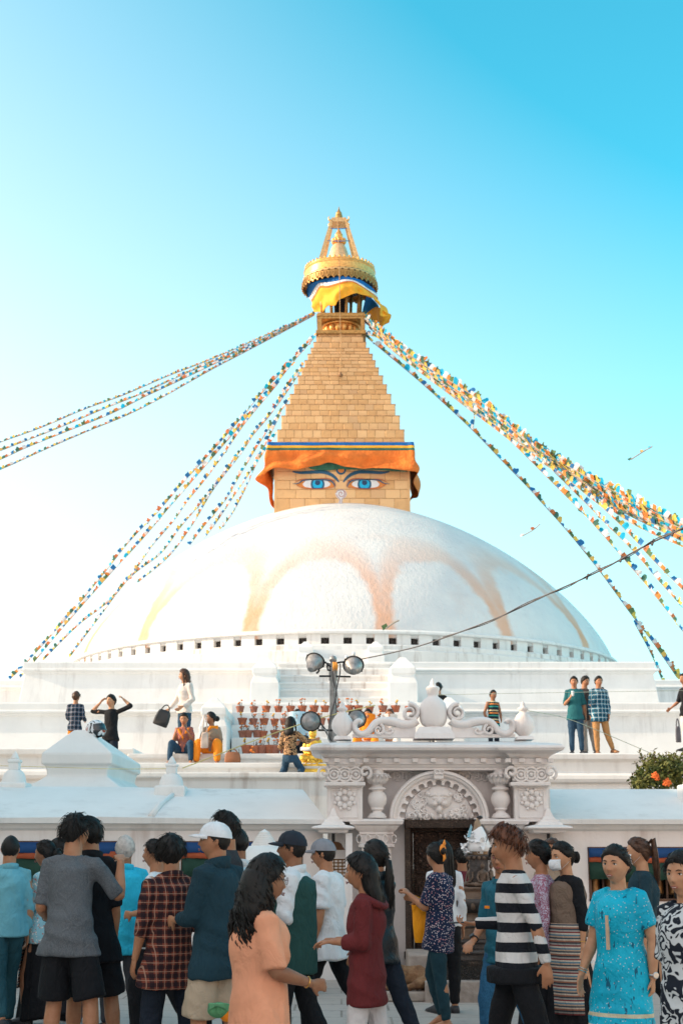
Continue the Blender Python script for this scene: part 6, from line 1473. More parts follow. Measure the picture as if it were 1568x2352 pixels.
kinds = [pot_obj(1, TER, 1), pot_obj(2, TER, 1), pot_obj(3, TER2, 1), pot_obj(4, TER, 0), pot_obj(5, TER2, 1)]
spots = [(0, [188, 278, 360, 440, 520, 597, 675, 747, 830, 905, 965, 1040, 1127, 1210, 1300], 505, .0), (1, [203, 275, 346, 415, 478, 545, 640, 720, 790, 1035, 1100, 1170], 588, 0), (2, [205, 240, 300, 340, 418, 480, 560], 672, 0), (3, [230, 285, 335, 385, 420, 480], 735, 0), (4, [193, 280, 383], 785, 0)]
lvl = {0: 3, 1: 2, 2: 1, 3: 0, 4: -1}
ordn = ['top', 'second', 'third', 'fourth', 'lowest']; nth = ['first', 'second', 'third', 'fourth', 'fifth', 'sixth', 'seventh', 'eighth', 'ninth', 'tenth', 'eleventh', 'twelfth', 'thirteenth', 'fourteenth', 'fifteenth']
used = set(); rg = random.Random(5)
for ri_, xs_l, yb, _ in spots:
    for j, X in enumerate(xs_l):
        if lvl[ri_] >= 0:
            z, Yp_ = SR[lvl[ri_]]; Yq = Yp_ + .22
        else: z, Yq = zc3, 30.6
        x = at(cx4(X), cy4(yb), Yq).x; ki = rg.randrange(5) if not (ri_ == 1 and X == 415) else 1
        if ki not in used: o = kinds[ki]; used.add(ki)
        else: o = copy_tree(kinds[ki])
        o.location = (x, Yq, z); s_ = (.98 if ri_ < 3 else 1.12) * rg.uniform(.95, 1.08); o.scale = (s_, s_, s_); o.rotation_euler.z = rg.uniform(0, 6.28)
        tag(o, 'terracotta flower pot, %s from the left in the %s row of the stair' % (nth[j], ordn[ri_]), 'flower pot', 'terracotta pots lined up on the stair')
for ki in range(5):
    if ki not in used:
        for ch in [x for x in COL.objects if x.parent == kinds[ki]]: bpy.data.objects.remove(ch)
        bpy.data.objects.remove(kinds[ki])

# ================================================================ gilded seated statue
Ys = 26.0; sx0, sx1 = at(cx4(580), 1700, Ys).x, at(cx4(752), 1700, Ys).x; sc_x = (sx0 + sx1) / 2
zs0, zs1 = zat(1774, Ys), zat(1668, Ys); Hs = zs1 - zs0; o = Vector((sc_x, Ys, zs0)); gs = empty('golden_statue', o, label='gilded seated deity draped with a white scarf, beside the kneeling woman', cat='statue')
GS = plain((.90, .52, .08), .32, .25, 16, .8, 35, .75, d=.02, name='statue_gold')
hwS = (sx1 - sx0) / 2; sp3 = lambda x, y, z: Vector((sc_x + x * hwS, Ys + y * hwS, zs0 + z * Hs))
MB(o).rect_rings(sc_x - hwS * .95, sc_x + hwS * .95, Ys - hwS * .6, Ys + hwS * .6, [(0, sp3(0, 0, .18).z), (.02, sp3(0, 0, .165).z), (.02, sp3(0, 0, .13).z), (-.02, sp3(0, 0, .11).z), (.0, sp3(0, 0, .05).z), (.02, zs0)]).build('throne', GS, gs, auto=30)
k_ = SK_ = None
st_mb = MB(o)
st_mb.rings([[sp3(math.cos(t) * .92, math.sin(t) * .62, z) for t in [2 * math.pi * j / 20 for j in range(20)]] for z in (.18, .23, .30)])
st_mb.ball(sp3(0, 0, .30), (hwS * .98, hwS * .66, Hs * .13), 20, 10)
for q in (1, -1):
    st_mb.ball(sp3(q * .62, -.25, .30), (hwS * .40, hwS * .45, Hs * .10), 14, 8)
    st_mb.tube([sp3(q * .42, 0, .68), sp3(q * .66, -.05, .52), sp3(q * .55, -.35, .42), sp3(q * .15, -.55, .40)], [hwS * .22, hwS * .18, hwS * .15, hwS * .10], 12)
st_mb.rings([[sp3(math.cos(t) * a, math.sin(t) * b_, z) for t in [2 * math.pi * j / 20 for j in range(20)]] for a, b_, z in ((.55, .4, .30), (.50, .36, .42), (.56, .38, .56), (.62, .36, .66), (.50, .30, .72), (.20, .18, .76), (.18, .18, .80))])
st_mb.ball(sp3(0, -.03, .84), (hwS * .30, hwS * .30, Hs * .10), 16, 12)
st_mb.rings([[sp3(math.cos(t) * a, math.sin(t) * a, z) for t in [2 * math.pi * j / 14 for j in range(14)]] for a, z in ((.30, .88), (.33, .90), (.26, .92), (.20, .95), (.12, .985), (.02, 1.0))])
st_mb.build('figure', GS, gs, auto=50)
rr_ = random.Random(2)
for i in range(26):
    a = rr_.uniform(-2.6, -.5); z = rr_.uniform(.22, .60); c = sp3(math.cos(a) * (.85 if z < .35 else .52), math.sin(a) * (.62 if z < .35 else .40), z)
    MB(o).tube([c, c + Vector((rr_.uniform(-.05, .05), -.02, -.05)), c + Vector((rr_.uniform(-.08, .08), -.015, -.10))], [.012, .018, .005], 6).build('robe_fold', GS, gs, smooth=True)
sc3 = [sp3(-.9, -.45, .50), sp3(-.3, -.75, .49), sp3(.4, -.72, .51), sp3(1.0, -.5, .46), sp3(1.35, -.2, .54)]
MB(o).tube([Vector(p) for p in spline([tuple(p) for p in sc3], 5)], [(.02, .035)] * 21, 8).build('white_scarf', WHC, gs, smooth=True)

# ================================================================ stone shrine with seated figures, wrapped in white scarves
Yh = 15.4; mh = (Yh * CT) / F; px_h = 1097
ox = xat(px_h, 1950, Yh); o = Vector((ox, Yh, 0)); sh = empty('stone_shrine', o, label='dark carved stone shrine with seated Buddha figures and white scarves tied to its top', cat='shrine')
STN = plain((.06, .05, .047), .55, .35, 9, .7, 30, d=.02, name='dark_stone'); STB = plain((.13, .085, .06), .5, .35, 9, .6, 30, d=.015, name='oiled_stone'); STC = carved('carved_stone', (.075, .065, .06), 26)
def z4(Y): return at(784, 1853 + Y * .2325, Yh).z
def w4(px): return px * .2325 * mh
def tier(name, hw, y0, y1, mat=STN, d=None, lip=.0): 
    h = w4(hw); b = MB(o).rect_rings(ox - h, ox + h, Yh - h * .62, Yh + h * .62, [(-.01, z4(y0)), (lip, z4(y0) - .01), (lip, z4(y0) - .035), (0, z4(y0) - .045), (0, z4(y1))]).build(name, mat, sh); bevel(b, .01, 2); return b
base_tiers = [(400, 1720, 2210, STN, .02), (345, 1505, 1722, STC, .01), (330, 1400, 1507, STN, .03), (245, 1300, 1402, STN, .02), (205, 1185, 1302, STB, .0), (235, 1125, 1187, STN, .02)]
for i, (hw, y0, y1, m_, lip) in enumerate(base_tiers): tier('plinth_tier', hw, y0, y1, m_, lip=lip)
tier('kerb_block', 560, 1690, 2210, plain((.34, .29, .26), .8, .25, 7, .5, 25, d=.02, name='pale_stone'), lip=.0)
MB(o).lathe((ox, Yh, 0), [(w4(225), z4(1130)), (w4(205), z4(1100)), (w4(160), z4(1060)), (w4(150), z4(1045)), (w4(130), z4(1040))], 32).build('lotus_foot', STB, sh, smooth=True)
MB(o).lathe((ox, Yh, 0), [(w4(130), z4(1050)), (w4(175), z4(1020)), (w4(240), z4(975)), (w4(250), z4(940)), (w4(248), z4(915)), (w4(215), z4(905)), (.01, z4(905))], 36).build('lotus_bowl', STN, sh, smooth=True)
for k in range(18):
    a = 2 * math.pi * (k + .5) / 18; c = Vector((ox + w4(228) * math.cos(a), Yh + w4(228) * math.sin(a), z4(968)))
    MB(o).ball(c, (w4(26), w4(26), w4(42)), 8, 6).build('lotus_petal', STC if k % 2 else STB, sh, smooth=True)
b = MB(o).rect_rings(ox - w4(175), ox + w4(175), Yh - w4(150), Yh + w4(150), [(0, z4(790)), (.015, z4(800)), (.0, z4(820)), (-.015, z4(835)), (-.01, z4(880)), (.02, z4(895)), (.02, z4(912))]).build('figure_base', STB, sh); bevel(b, .01, 2)
MB(o).box(ox - w4(90), ox + w4(90), Yh - w4(70), Yh + w4(70), z4(800), z4(480)).build('core_block', STN, sh)
def idol(dx, dy, k, rz):
    c = Vector((ox + w4(dx), Yh + w4(dy), z4(790))); Hh = z4(545) - z4(790); m = w4(1) * 1.0; M_ = Matrix.Rotation(rz, 3, 'Z'); q = lambda x, y, z: c + M_ @ Vector((w4(x) * k, w4(y) * k, Hh * z))
    b_ = MB(o); b_.ball(q(0, 0, .12), (w4(72) * k, w4(50) * k, Hh * .13), 16, 8)
    for s in (1, -1): b_.tube([q(s * 20, 0, .10), q(s * 72, -20, .12), q(-s * 5, -50, .10)], [w4(26) * k, w4(22) * k, w4(12) * k], 10).tube([q(s * 34, 0, .60), q(s * 52, -8, .40), q(s * 40, -38, .22), q(s * 6, -48, .20)], [w4(15) * k, w4(12) * k, w4(10) * k, w4(8) * k], 10)
    b_.rings([[q(r * math.cos(t), r * .66 * math.sin(t), z) for t in [2 * math.pi * j / 16 for j in range(16)]] for r, z in ((36, .12), (30, .32), (38, .52), (42, .60), (28, .66), (13, .69), (12, .74))])
    b_.ball(q(0, -2, .84), (w4(22) * k, w4(22) * k, Hh * .115), 14, 10).ball(q(0, 0, .965), (w4(9) * k, w4(9) * k, Hh * .04), 8, 6).ball(q(0, -23, .83), (w4(3.5), w4(6), Hh * .03), 6, 5)
    return b_
for dx, dy, k, rz in ((30, -115, 1.0, 0), (-85, -40, .85, -.9), (120, -20, .85, 1.2)): idol(dx, dy, k, rz).build('seated_figure', STB, sh, auto=60)
for dx in (-100, -50, 0, 50, 100): MB(o).ball((ox + w4(dx), Yh - w4(75), z4(500)), w4(24), 10, 8).build('stone_knob', STB, sh, smooth=True)
b = MB(o).rect_rings(ox - w4(120), ox + w4(120), Yh - w4(85), Yh + w4(85), [(-.02, z4(470)), (.01, z4(478)), (.01, z4(495)), (-.02, z4(512))]).build('stone_cap', STN, sh); bevel(b, .01, 2)
MB(o).lathe((ox, Yh, 0), [(w4(90), z4(475)), (w4(95), z4(430)), (w4(70), z4(390)), (w4(60), z4(300)), (w4(40), z4(200)), (w4(34), z4(180)), (w4(30), z4(150)), (w4(12), z4(128)), (w4(8), z4(112)), (.001, z4(100))], 20).build('stone_spire', plain((.32, .22, .14), .6, .3, name='spire_stone'), sh, smooth=True)
SCF = plain((.82, .80, .80), .6, .06, 6, .4, 14, d=.02, name='white_scarf_cloth'); rg = random.Random(11)
for i in range(46):
    a = rg.uniform(0, 6.28); y = rg.uniform(250, 470); rr0 = np.interp(y, [250, 330, 400, 470], [50, 105, 130, 95]) * rg.uniform(.6, 1.0)
    c = Vector((ox - w4(20) + w4(rr0) * math.cos(a), Yh + w4(rr0) * math.sin(a), z4(y))); t = Vector((math.cos(a), math.sin(a), rg.uniform(-.8, .8))).normalized(); u = t.cross(Vector((0, 0, 1))).normalized()
    L_ = w4(rg.uniform(35, 60)); rgs = []
    for j in range(6):
        p = c + t * L_ * (j / 5 - .3) + Vector((0, 0, .02 * math.sin(j * 1.7 + i))); wd = w4(rg.uniform(20, 42)) * math.sin(.4 + j * .45); rgs.append([p + u * wd * (x - 1) + t * w4(9) * math.cos(x * 3 + i) for x in (0, .5, 1, 1.5, 2)])
    f = MB(o).rings(rgs, cap=False, closed=False).build('scarf_ruffle', SCF, sh, smooth=True); mm = f.modifiers.new('s', 'SUBSURF'); mm.levels = mm.render_levels = 1
f = MB(o).lathe((ox + w4(10), Yh, 0), [(w4(120), z4(440)), (w4(112), z4(380)), (w4(82), z4(290)), (w4(42), z4(205)), (w4(34), z4(195))], 24).build('scarf_cone', SCF, sh, smooth=True)
V = [at(911.3 + X * .2325, 1853 + Y * .2325, Yh - .1) for X, Y in ((728, 170), (742, 200), (720, 300), (690, 300), (705, 240))]; n_ = 5
ob = MB(o).add(V, [(0, 1, 2, 3, 4)]).build('scarf_end', plain((.25, .50, .62), .6, name='pale_blue_scarf'), sh); mm = ob.modifiers.new('t', 'SOLIDIFY'); mm.thickness = .01
pgn = MB(o).ball((ox + w4(22), Yh, z4(104)), (.035, .02, .018), 8, 6).ball((ox - w4(-5), Yh, z4(110)), (.015, .012, .012), 6, 5).build('perched_bird', BLACK_MET, None, smooth=True); pgn.location = o; tag(pgn, 'small dark bird perched on the tip of the stone shrine', 'bird')

# ================================================================ helmet on the pedestal
Yhm = 20.55; hc_ = at(220, 1676, Yhm); o = Vector(hc_); hm = empty('motorcycle_helmet', o, label='white and black full-face motorcycle helmet resting on the slope of the big pedestal', cat='helmet')
Dh = sph_dirs(36, 28); Pm = Dh * np.array([.125, .155, .140]); 
Mh = Matrix.Rotation(R(62), 3, 'Z') @ Matrix.Rotation(R(-12), 3, 'X')
Fh, Fv, Fd = [], [], []
for f in grid_faces(36, 28)[:-2]:
    c = Dh[list(f)].mean(0); az_ = math.atan2(c[0], -c[1]); 
    if c[2] < -.78: continue
    (Fv if abs(az_) < 1.15 and -.30 < c[2] < .42 else Fh).append(f)
Vh = [Mh @ Vector((p[0], p[1] - (.02 if p[2] < -.03 and p[1] < 0 else 0), p[2])) for p in Pm]
def hel():
    n = NT('helmet_paint'); v = n.coord(); q = n.noise(v, 6, 2, .4, 2.0); c = n.mix(n.ramp(q, .50, .53), (.75, .76, .78), (.015, .018, .022)); c = n.mix(n.ramp(n.noise(n.coord(loc=(3, 1, 2)), 7, 1), .62, .64), c, (.35, .06, .03)); return n.done(c, .18, 0, .6)
HMT = hel()
a = mesh('shell', Vh, Fh, HMT, hm, True); m_ = a.modifiers.new('t', 'SOLIDIFY'); m_.thickness = .02
b = mesh('visor', [v * 1.02 for v in Vh], Fv, plain((.03, .035, .04), .12, .1, spec=.7, name='visor'), hm, True)
MB().tube([Mh @ Vector((.128, -.02, .02)), Mh @ Vector((.142, -.02, .02))], .03, 14).build('visor_hinge', BLACK_MET, hm)

# ================================================================ sleeping dog beside the door step
def fur_mat():
    n = NT('dog_fur'); v = n.coord(); c = n.mix(n.ramp(n.noise(v, 7, 6, .7), .35, .7), (.42, .24, .13), (.17, .09, .055)); n.bump(n.noise(n.coord((1, 1, 2.2)), 60, 6, .75), .9, .02); return n.done(c, .9, 0, .15)
Ydg = 15.3; dgp = at(938, 2262, Ydg); dgo = Vector((dgp.x, Ydg, .10)); dg = empty('sleeping_dog', (dgp.x, Ydg, 0), label='shaggy brown dog curled up asleep next to the stone step', cat='dog')
DGB = plain((.40, .35, .31), .8, .2, 5, .6, 20, d=.02, name='kerb_stone'); kb = MB(dgo).box(dgp.x - .3, dgp.x + .42, Ydg - .22, Ydg + .3, 0, .10).build('stone_block', DGB); kb.location = dgo; bevel(kb, .02, 2); tag(kb, 'low pale stone block under the sleeping dog', 'stone block')
def dog():
    b = SK(); k = .92; f = lambda x, y, z: Vector((x * k, y * k, .10 + z * k))
    # curled trunk: haunch to chest, then neck folding back so that the head lies on the paws
    b.loft([f(-.20, .02, .12), f(-.12, .06, .135), f(0, .10, .125), f(.12, .07, .125), f(.20, -.02, .11), f(.20, -.10, .09)], [(.11, .10), (.125, .12), (.105, .105), (.12, .115), (.09, .09), (.06, .06)], 16, ref=(0, 0, 1))
    b.ball(f(-.16, -.04, .10), (.11 * k, .10 * k, .10 * k), 14, 10)
    b.loft([f(.20, -.06, .10), f(.15, -.15, .085), f(.09, -.19, .075)], [.062, .055, .05], 14)
    b.ball(f(.10, -.19, .078), (.060 * k, .055 * k, .05 * k), 14, 10); b.loft([f(.08, -.195, .07), f(.01, -.205, .055), f(-.03, -.20, .05)], [.036, .026, .018], 12)
    b.loft([f(.14, -.20, .11), f(.15, -.235, .10), f(.145, -.25, .06)], [(.022, .008), (.026, .008), (.008, .005)], 8); b.loft([f(.09, -.15, .12), f(.10, -.13, .14)], [(.024, .009), (.010, .006)], 8)
    b.loft([f(-.20, -.08, .08), f(-.12, -.15, .04), f(-.02, -.17, .03), f(.02, -.17, .025)], [.055, .035, .024, .026], 10)      # hind leg folded, hock forward
    b.loft([f(.18, -.02, .06), f(.12, -.12, .035), f(.03, -.15, .03), f(-.02, -.15, .025)], [.045, .028, .022, .024], 10)
    b.loft([f(-.26, .02, .10), f(-.31, -.06, .05), f(-.26, -.15, .03), f(-.16, -.20, .03)], [.035, .032, .028, .01], 10)         # tail round the feet
    remesh('body', b, fur_mat(), dg, .011, 1, lambda c, n: .005 * np.sin(c[:, 0] * 90 + 7 * np.sin(c[:, 1] * 40)) * np.sin(c[:, 2] * 70 + c[:, 1] * 50))
    MB().ball(f(-.045, -.20, .052), .011, 8, 6).build('nose', BLACK_MET, dg, smooth=True)
dog()
BK = cloth
c_blk = BK('black_cloth', (.008, .009, .012)); c_nvy = BK('navy_jacket', (.012, .040, .058)); c_teal = BK('teal_dark', (.02, .075, .095))
c_ltb = BK('light_blue_shirt', (.16, .42, .50)); c_cyan = BK('cyan_shirt', (.03, .50, .72)); c_gry = BK('heather_grey', (.105, .115, .13), (.14, .155, .17)); c_dgy = BK('dark_grey_trousers', (.035, .038, .045))
c_jean = BK('denim', (.02, .055, .10), (.03, .075, .13)); c_jean2 = BK('blue_denim', (.02, .10, .20), (.03, .13, .25)); c_dj = BK('dark_denim', (.010, .016, .028)); c_kha = BK('khaki', (.42, .33, .24)); c_wht = BK('white_cloth', (.75, .77, .80)); c_wt2 = BK('off_white', (.68, .62, .58))
c_pch = BK('peach_tunic', (.78, .34, .20), fold=.35); c_grn = BK('green_vest', (.018, .065, .060)); c_mar = BK('maroon_jacket', (.13, .020, .022)); c_lea = BK('black_leather', (.010, .018, .024), rough=.35); c_wj = BK('white_jeans', (.66, .62, .62)); c_lgt = BK('teal_leggings', (.012, .045, .062))
c_org = BK('orange_cloth_p', (.85, .26, .02)); c_brn = BK('brown_vest', (.17, .12, .09)); c_mar2 = BK('maroon_robe', (.12, .02, .03)); c_kur = dots('cyan_kurta', (.0, .40, .58), (.55, .60, .55), 48, .14, (.01, .12, .2)); c_polo = BK('teal_polo', (.015, .11, .16)); c_tsl = BK('teal_shalwar', (.0, .22, .34))
c_pld = plaid('brown_plaid', (.21, .055, .035), (.012, .010, .016), (.42, .25, .18), .050); c_plb = plaid('blue_plaid', (.05, .12, .20), (.008, .015, .03), (.45, .35, .35), .075); c_plw = plaid('white_blue_plaid', (.04, .22, .33), (.01, .05, .09), (.75, .75, .75), .09)
c_flo = dots('navy_floral', (.010, .022, .060), (.62, .52, .55), 62, .27, (.5, .22, .25)); c_flb = dots('blue_floral', (.28, .52, .60), (.50, .16, .14), 46, .30, (.8, .8, .75)); c_mot = swirl('mottled_pink', (.52, .50, .62), (.30, .10, .16), 60, 5); c_pai = swirl('paisley', (.010, .014, .025), (.55, .58, .60), 15, 6)
c_str = stripes('black_white_stripes', [(.62, .60, .59), (.62, .60, .59), (.010, .012, .018), (.010, .012, .018)], .118, 2, .012)
c_apr = stripes('woven_stripes', [(.28, .12, .08), (.50, .42, .34), (.05, .07, .09), (.42, .30, .22), (.10, .20, .26), (.55, .48, .40), (.20, .05, .05), (.30, .28, .26), (.04, .05, .06)], .10, 2, .004)
c_chi = stripes('child_stripes', [(.012, .02, .03), (.012, .02, .03), (.04, .30, .25), (.012, .02, .03), (.65, .22, .06), (.012, .02, .03), (.60, .50, .30)], .20, 2)
c_tig = swirl('tiger_print', (.018, .012, .010), (.42, .24, .12), 18, 5); c_rusty = dots('rust_floral', (.40, .14, .09), (.10, .08, .16), 40, .3)
c_yel = BK('yellow_bag', (.95, .36, .01), rough=.55); c_rb = BK('light_kurta', (.30, .22, .16))
def kur():
    n = NT('cyan_kurta'); v = n.coord(); X = n.xyz(v); d = n.voro(v, 48); c = n.mix(n.ramp(n.noise(v, 4, 4), .35, .65), (.0, .36, .54), (.0, .46, .66)); c = n.mix(n.ramp(d, .20, .12), c, (.55, .60, .55))
    c = n.mix(n.ramp(n.noise(n.coord((1, 1, .35)), 38, 2), .62, .68), c, (.0, .10, .18))
    for a, b in ((.462, .485), (.530, .552)): c = n.mix(n.math('MULTIPLY', n.math('GREATER_THAN', X[2], a), n.math('LESS_THAN', X[2], b)), c, (.62, .56, .40))
    n.bump(n.noise(n.coord((1, 1, .6)), 11, 4, .55, 1.5), .7, .035); return n.done(c, .6, 0, .3)
c_kur = kur()
# ---- street crowd, left to right ------------------------------------
LW = lambda f, b_=0: f
walkA = dict(lL=((.03, -.34, -1), (.0, .05, -1)), lR=((-.03, .26, -1), (0, .62, -1)))     # left leg ahead
walkB = dict(lR=((-.03, -.34, -1), (.0, .05, -1)), lL=((.03, .26, -1), (0, .62, -1)))
hang = ((.12, .03, -1), (.02, -.12, -1)); hangR = ((-.12, .03, -1), (-.02, -.12, -1))
def bothem_(x): return x
person(24, 1.63, s=262, face=-150, label='man in pale blue polo and dark trousers walking at the left edge', fat=1.22, tone=TAN, hair=dict(kind='short', thick=.006, len=.012, lift=.1, locks=120), top=c_ltb, sleeve=.9, hem=.47, bot=c_teal, botfit=1.15, seed=1, faceon=False, head=(-25, 0, 0), collar=(c_ltb, .02), **walkB)
person(112, 1.58, s=256, face=-115, label='woman with black bun in pale floral blouse and dark wrap skirt', fem=True, fat=1.12, tone=BROWN, hair=dict(kind='bun', br=.05), top=c_flb, sleeve=.5, hem=.44, bot=c_blk, botkind='skirt', bothem=.05, seed=2, head=(6, 4, 0), aL=((-.1, -.2, -1), (-.3, -.9, -.1)), extra=[apron(c_apr, .52, .2, 1.32, mid=-.5)], **walkA)
person(141, 1.60, s=248, face=-95, label='dark-haired person with red hair tie half hidden behind the boy in grey', fem=True, tone=BROWN, hair=dict(kind='pony', plen=.12), top=c_dgy, sleeve=.9, bot=c_blk, seed=3, **walkB)
person(168, 1.745, s=330, face=168, label='tall boy in heather grey T-shirt and black shorts with an arm on his friend\'s shoulder', tone=TAN, hair=dict(kind='short', thick=.024, len=.055, lift=.5, rough=.004, locks=260), top=c_gry, sleeve=.46, hem=.455, topfit=1.10, bot=c_blk, botkind='shorts', bothem=.92, botfit=1.22, seed=4, faceon=False, w=1.04,
       head=(-24, 6, 5), aR=((-.55, -.45, -.85), (.12, -.35, 1.0), (.35, -.6, .3), (0, -.2, -1)), aL=((.16, .02, -1), (.20, -.95, -.35)), lL=((.05, -.10, -1), (.02, .15, -1)), lR=((-.22, .02, -1), (-.12, .10, -1)), extra=[wrist(1, plain((.03, .03, .03), .6, name='wrist_band'), name='bracelet'), wrist(1, plain((.45, .25, .05), .5, name='thread'), off=.12, name='elbow_band')])
person(219, 1.73, s=318, face=-172, label='boy in black polo and shorts leaning towards his friend in grey', tone=TAN, hair=dict(kind='short', thick=.022, len=.04, lift=.35, rough=.003, locks=240), top=c_blk, sleeve=.5, hem=.42, topfit=1.12, bot=c_blk, botkind='shorts', bothem=.95, botfit=1.2, seed=5, faceon=False, head=(42, 6, 0), lean=(.05, 0), collar=(c_blk, .03),
       aL=((.15, -.3, -1), (0, -.9, -.3)), aR=((-.1, .05, -1), (0, -.4, -1)), lL=((.05, .02, -1), (0, .1, -1)), lR=((-.16, -.1, -1), (-.14, .26, -1)))
person(288, 1.625, s=266, face=-160, label='white-haired man in a loose bright cyan shirt walking away', tone=BROWN, fat=1.1, hair=dict(kind='short', thick=.012, len=.02, lift=.2, locks=160), hmat=HAIRG, top=c_cyan, sleeve=.9, hem=.39, topfit=1.24, bot=c_dgy, botfit=1.1, seed=6, faceon=False, head=(-12, 0, 0), aL=((-.1, -.2, -1), (-.2, -.9, .0)), aR=((-.38, .02, -1), (-.16, -.14, -1), (0, 0, -1), (1, 0, 0)), handR=.6, collar=(c_cyan, .02), **walkA)
person(362, 1.585, s=276, face=-105, label='person in white top and black vest hidden behind the plaid shirt', tone=TAN, hair=dict(kind='short', thick=.012), top=c_wht, sleeve=.5, hem=.45, bot=c_blk, seed=7, extra=[vest(c_blk)], aL=((-.2, -.1, -1), (-.5, -.9, -.1)), **walkA)
person(396, 1.585, s=338, face=-152, label='boy in brown plaid shirt with rolled sleeves and dark jeans', tone=TAN, hair=dict(kind='short', thick=.024, len=.045, lift=.35, rough=.003, locks=260), top=c_pld, sleeve=.66, hem=.385, topfit=1.26, sleevefit=1.12, bot=c_dj, botfit=1.16, seed=8, faceon=False, head=(-22, 8, 4), w=1.06,
       aL=((.18, .0, -1), (.1, -.3, -1)), aR=((-.22, .02, -1), (-.12, -.12, -1), (0, -.1, -1), (1, 0, 0)), handR=.7, collar=(c_pld, .02), lL=((.06, -.1, -1), (.02, .1, -1)), lR=((-.18, -.05, -1), (-.06, .15, -1)))
person(500, 1.67, s=350, face=-125, label='man in white baseball cap, dark teal jacket and khaki shorts', tone=TAN, hair=dict(kind='short', thick=.006, len=.01, locks=60), top=c_nvy, sleeve=.80, hem=.415, topfit=1.24, sleevefit=1.25, bot=c_kha, botkind='shorts', bothem=1.0, botfit=1.28, seed=9, w=1.04, head=(35, -2, 0),
       aL=((.1, -.25, -1), (-.4, -.9, -.1)), aR=((-.18, .02, -1), (-.3, -1.0, -.25)), collar=(c_nvy, .045), extra=[capx(c_wht, c_wht)], lL=((.05, -.12, -1), (.02, .12, -1)), lR=((-.05, .10, -1), (-.02, .45, -1)))
person(522, 1.80, s=305, face=-100, label='tall man whose black hair rises behind the white cap', tone=TAN, hair=dict(kind='short', thick=.026, len=.05, lift=.4, locks=200), top=c_dgy, sleeve=.5, bot=c_blk, seed=10, faceon=False, **walkA)
person(548, 1.68, s=292, face=-165, label='man in light blue collared shirt walking behind the white cap', tone=BROWN, hair=dict(kind='short', thick=.008, len=.015), top=BK('pale_shirt', (.45, .62, .72)), sleeve=.9, bot=c_dgy, seed=11, faceon=False, collar=(c_wht, .02), **walkB)
person(600, 1.43, s=455, face=112, label='woman with long curly black hair and spectacles in a peach tunic, nearest the camera', fem=True, fat=1.30, w=1.0, tone=BROWN, hair=dict(kind='curly', hl=.16, wd=.085, thick=.026, frontlocks=False, len=.03, rough=.003, locks=260), top=c_pch, sleeve=.48, hem=.20, topfit=1.16, sleevefit=1.16, bot=c_pch, botkind='skirt', bothem=.2, botfit=1.12, seed=12, head=(6, 5, 0),
       aR=((-.22, -.12, -1), (.12, -.95, -.30), (.3, -1, -.15), (1, 0, 0)), aL=((.22, .12, -1), (.12, .02, -1)), handR=.45, extra=[specs(plain((.10, .02, .02), .3, name='red_spectacles')), wrist(-1, plain((.75, .42, .12), .3, metal=.9, name='gold_bangle'), off=.025, name='gold_bangle')])
person(676, 1.615, s=322, face=-108, label='man in dark cap with white shirt under a dark green vest, wearing a steel watch', tone=BROWN, fat=1.14, hair=dict(kind='short', thick=.008, len=.015, locks=60, line=[.072, .062, .010, -.02, -.045, -.075, -.08]), top=c_wht, sleeve=.52, hem=.53, topfit=1.04, sleevefit=1.34, bot=c_blk, botfit=1.12, seed=13, head=(6, -2, 0), collar=(c_wht, .028),
       aL=((.12, -.05, -1), (.05, -.8, -.75), (0, -.6, -.8), (-1, 0, 0)), aR=((-.1, -.1, -1), (.1, -.9, -.4)), extra=[vest(c_grn, .405, 1.12), capx(plain((.012, .018, .03), .8, name='dark_cap'), plain((.012, .018, .03), .8, name='dark_cap')), wrist(1, METAL, off=.03, face=(1, -.2, .2))], lL=((.05, -.15, -1), (.0, .05, -1)), lR=((-.03, .2, -1), (0, .5, -1)))
person(750, 1.585, s=280, face=-112, label='man in grey cap and white T-shirt with blue sleeve panels, striding', tone=TAN, fat=1.14, hair=dict(kind='short', thick=.008, len=.015, locks=60, line=[.072, .062, .010, -.02, -.045, -.075, -.08]), top=c_wht, sleeve=.42, hem=.40, topfit=1.24, sleevefit=1.30, bot=c_blk, botfit=1.12, seed=14, head=(4, 4, 0), shoemat=plain((.30, .30, .32), .7, name='grey_canvas'),
       aL=((.16, .04, -1), (.06, -.25, -1)), extra=[capx(plain((.22, .23, .26), .85, name='grey_cap'), plain((.22, .23, .26), .85, name='grey_cap')), wrist(1, c_wht, off=.03, name='white_bracelet'), lambda I: remesh('sleeve_panel', SK().loft([I['S'][1] + Vector((0, 0, -.01)), I['S'][1].lerp(I['A'][1][0], .36), I['S'][1].lerp(I['A'][1][0], .72)], [.056, .068, .070], 14), BK('sleeve_blue', (.01, .36, .70)), I['root'], .012, 2)], lL=((.05, -.34, -1), (.0, .02, -1)), lR=((-.03, .42, -1), (0, .95, -.9)))
person(868, 1.56, s=308, face=-128, label='woman with long ponytail in black leather jacket and dark jeans', fem=True, tone=TAN, hair=dict(kind='pony', plen=.36, bz=-.02, pup=-.02, thick=.018), top=c_lea, sleeve=1.0, hem=.44, topfit=1.14, bot=c_dj, seed=15, head=(-8, 4, 0), shoemat=SHOE, aL=((.14, .04, -1), (.05, -.5, -1)), aR=((-.12, -.4, -1), (-.2, -1.0, .35), (-.2, -1, .35), (0, 0, -1)), handR=.5, collar=(c_lea, .03),
       extra=[wrist(-1, METAL, off=.02, face=(-.4, -.1, 1))], lL=((.03, -.26, -1), (0, .1, -1)), lR=((-.04, .38, -1), (0, .55, -1)))
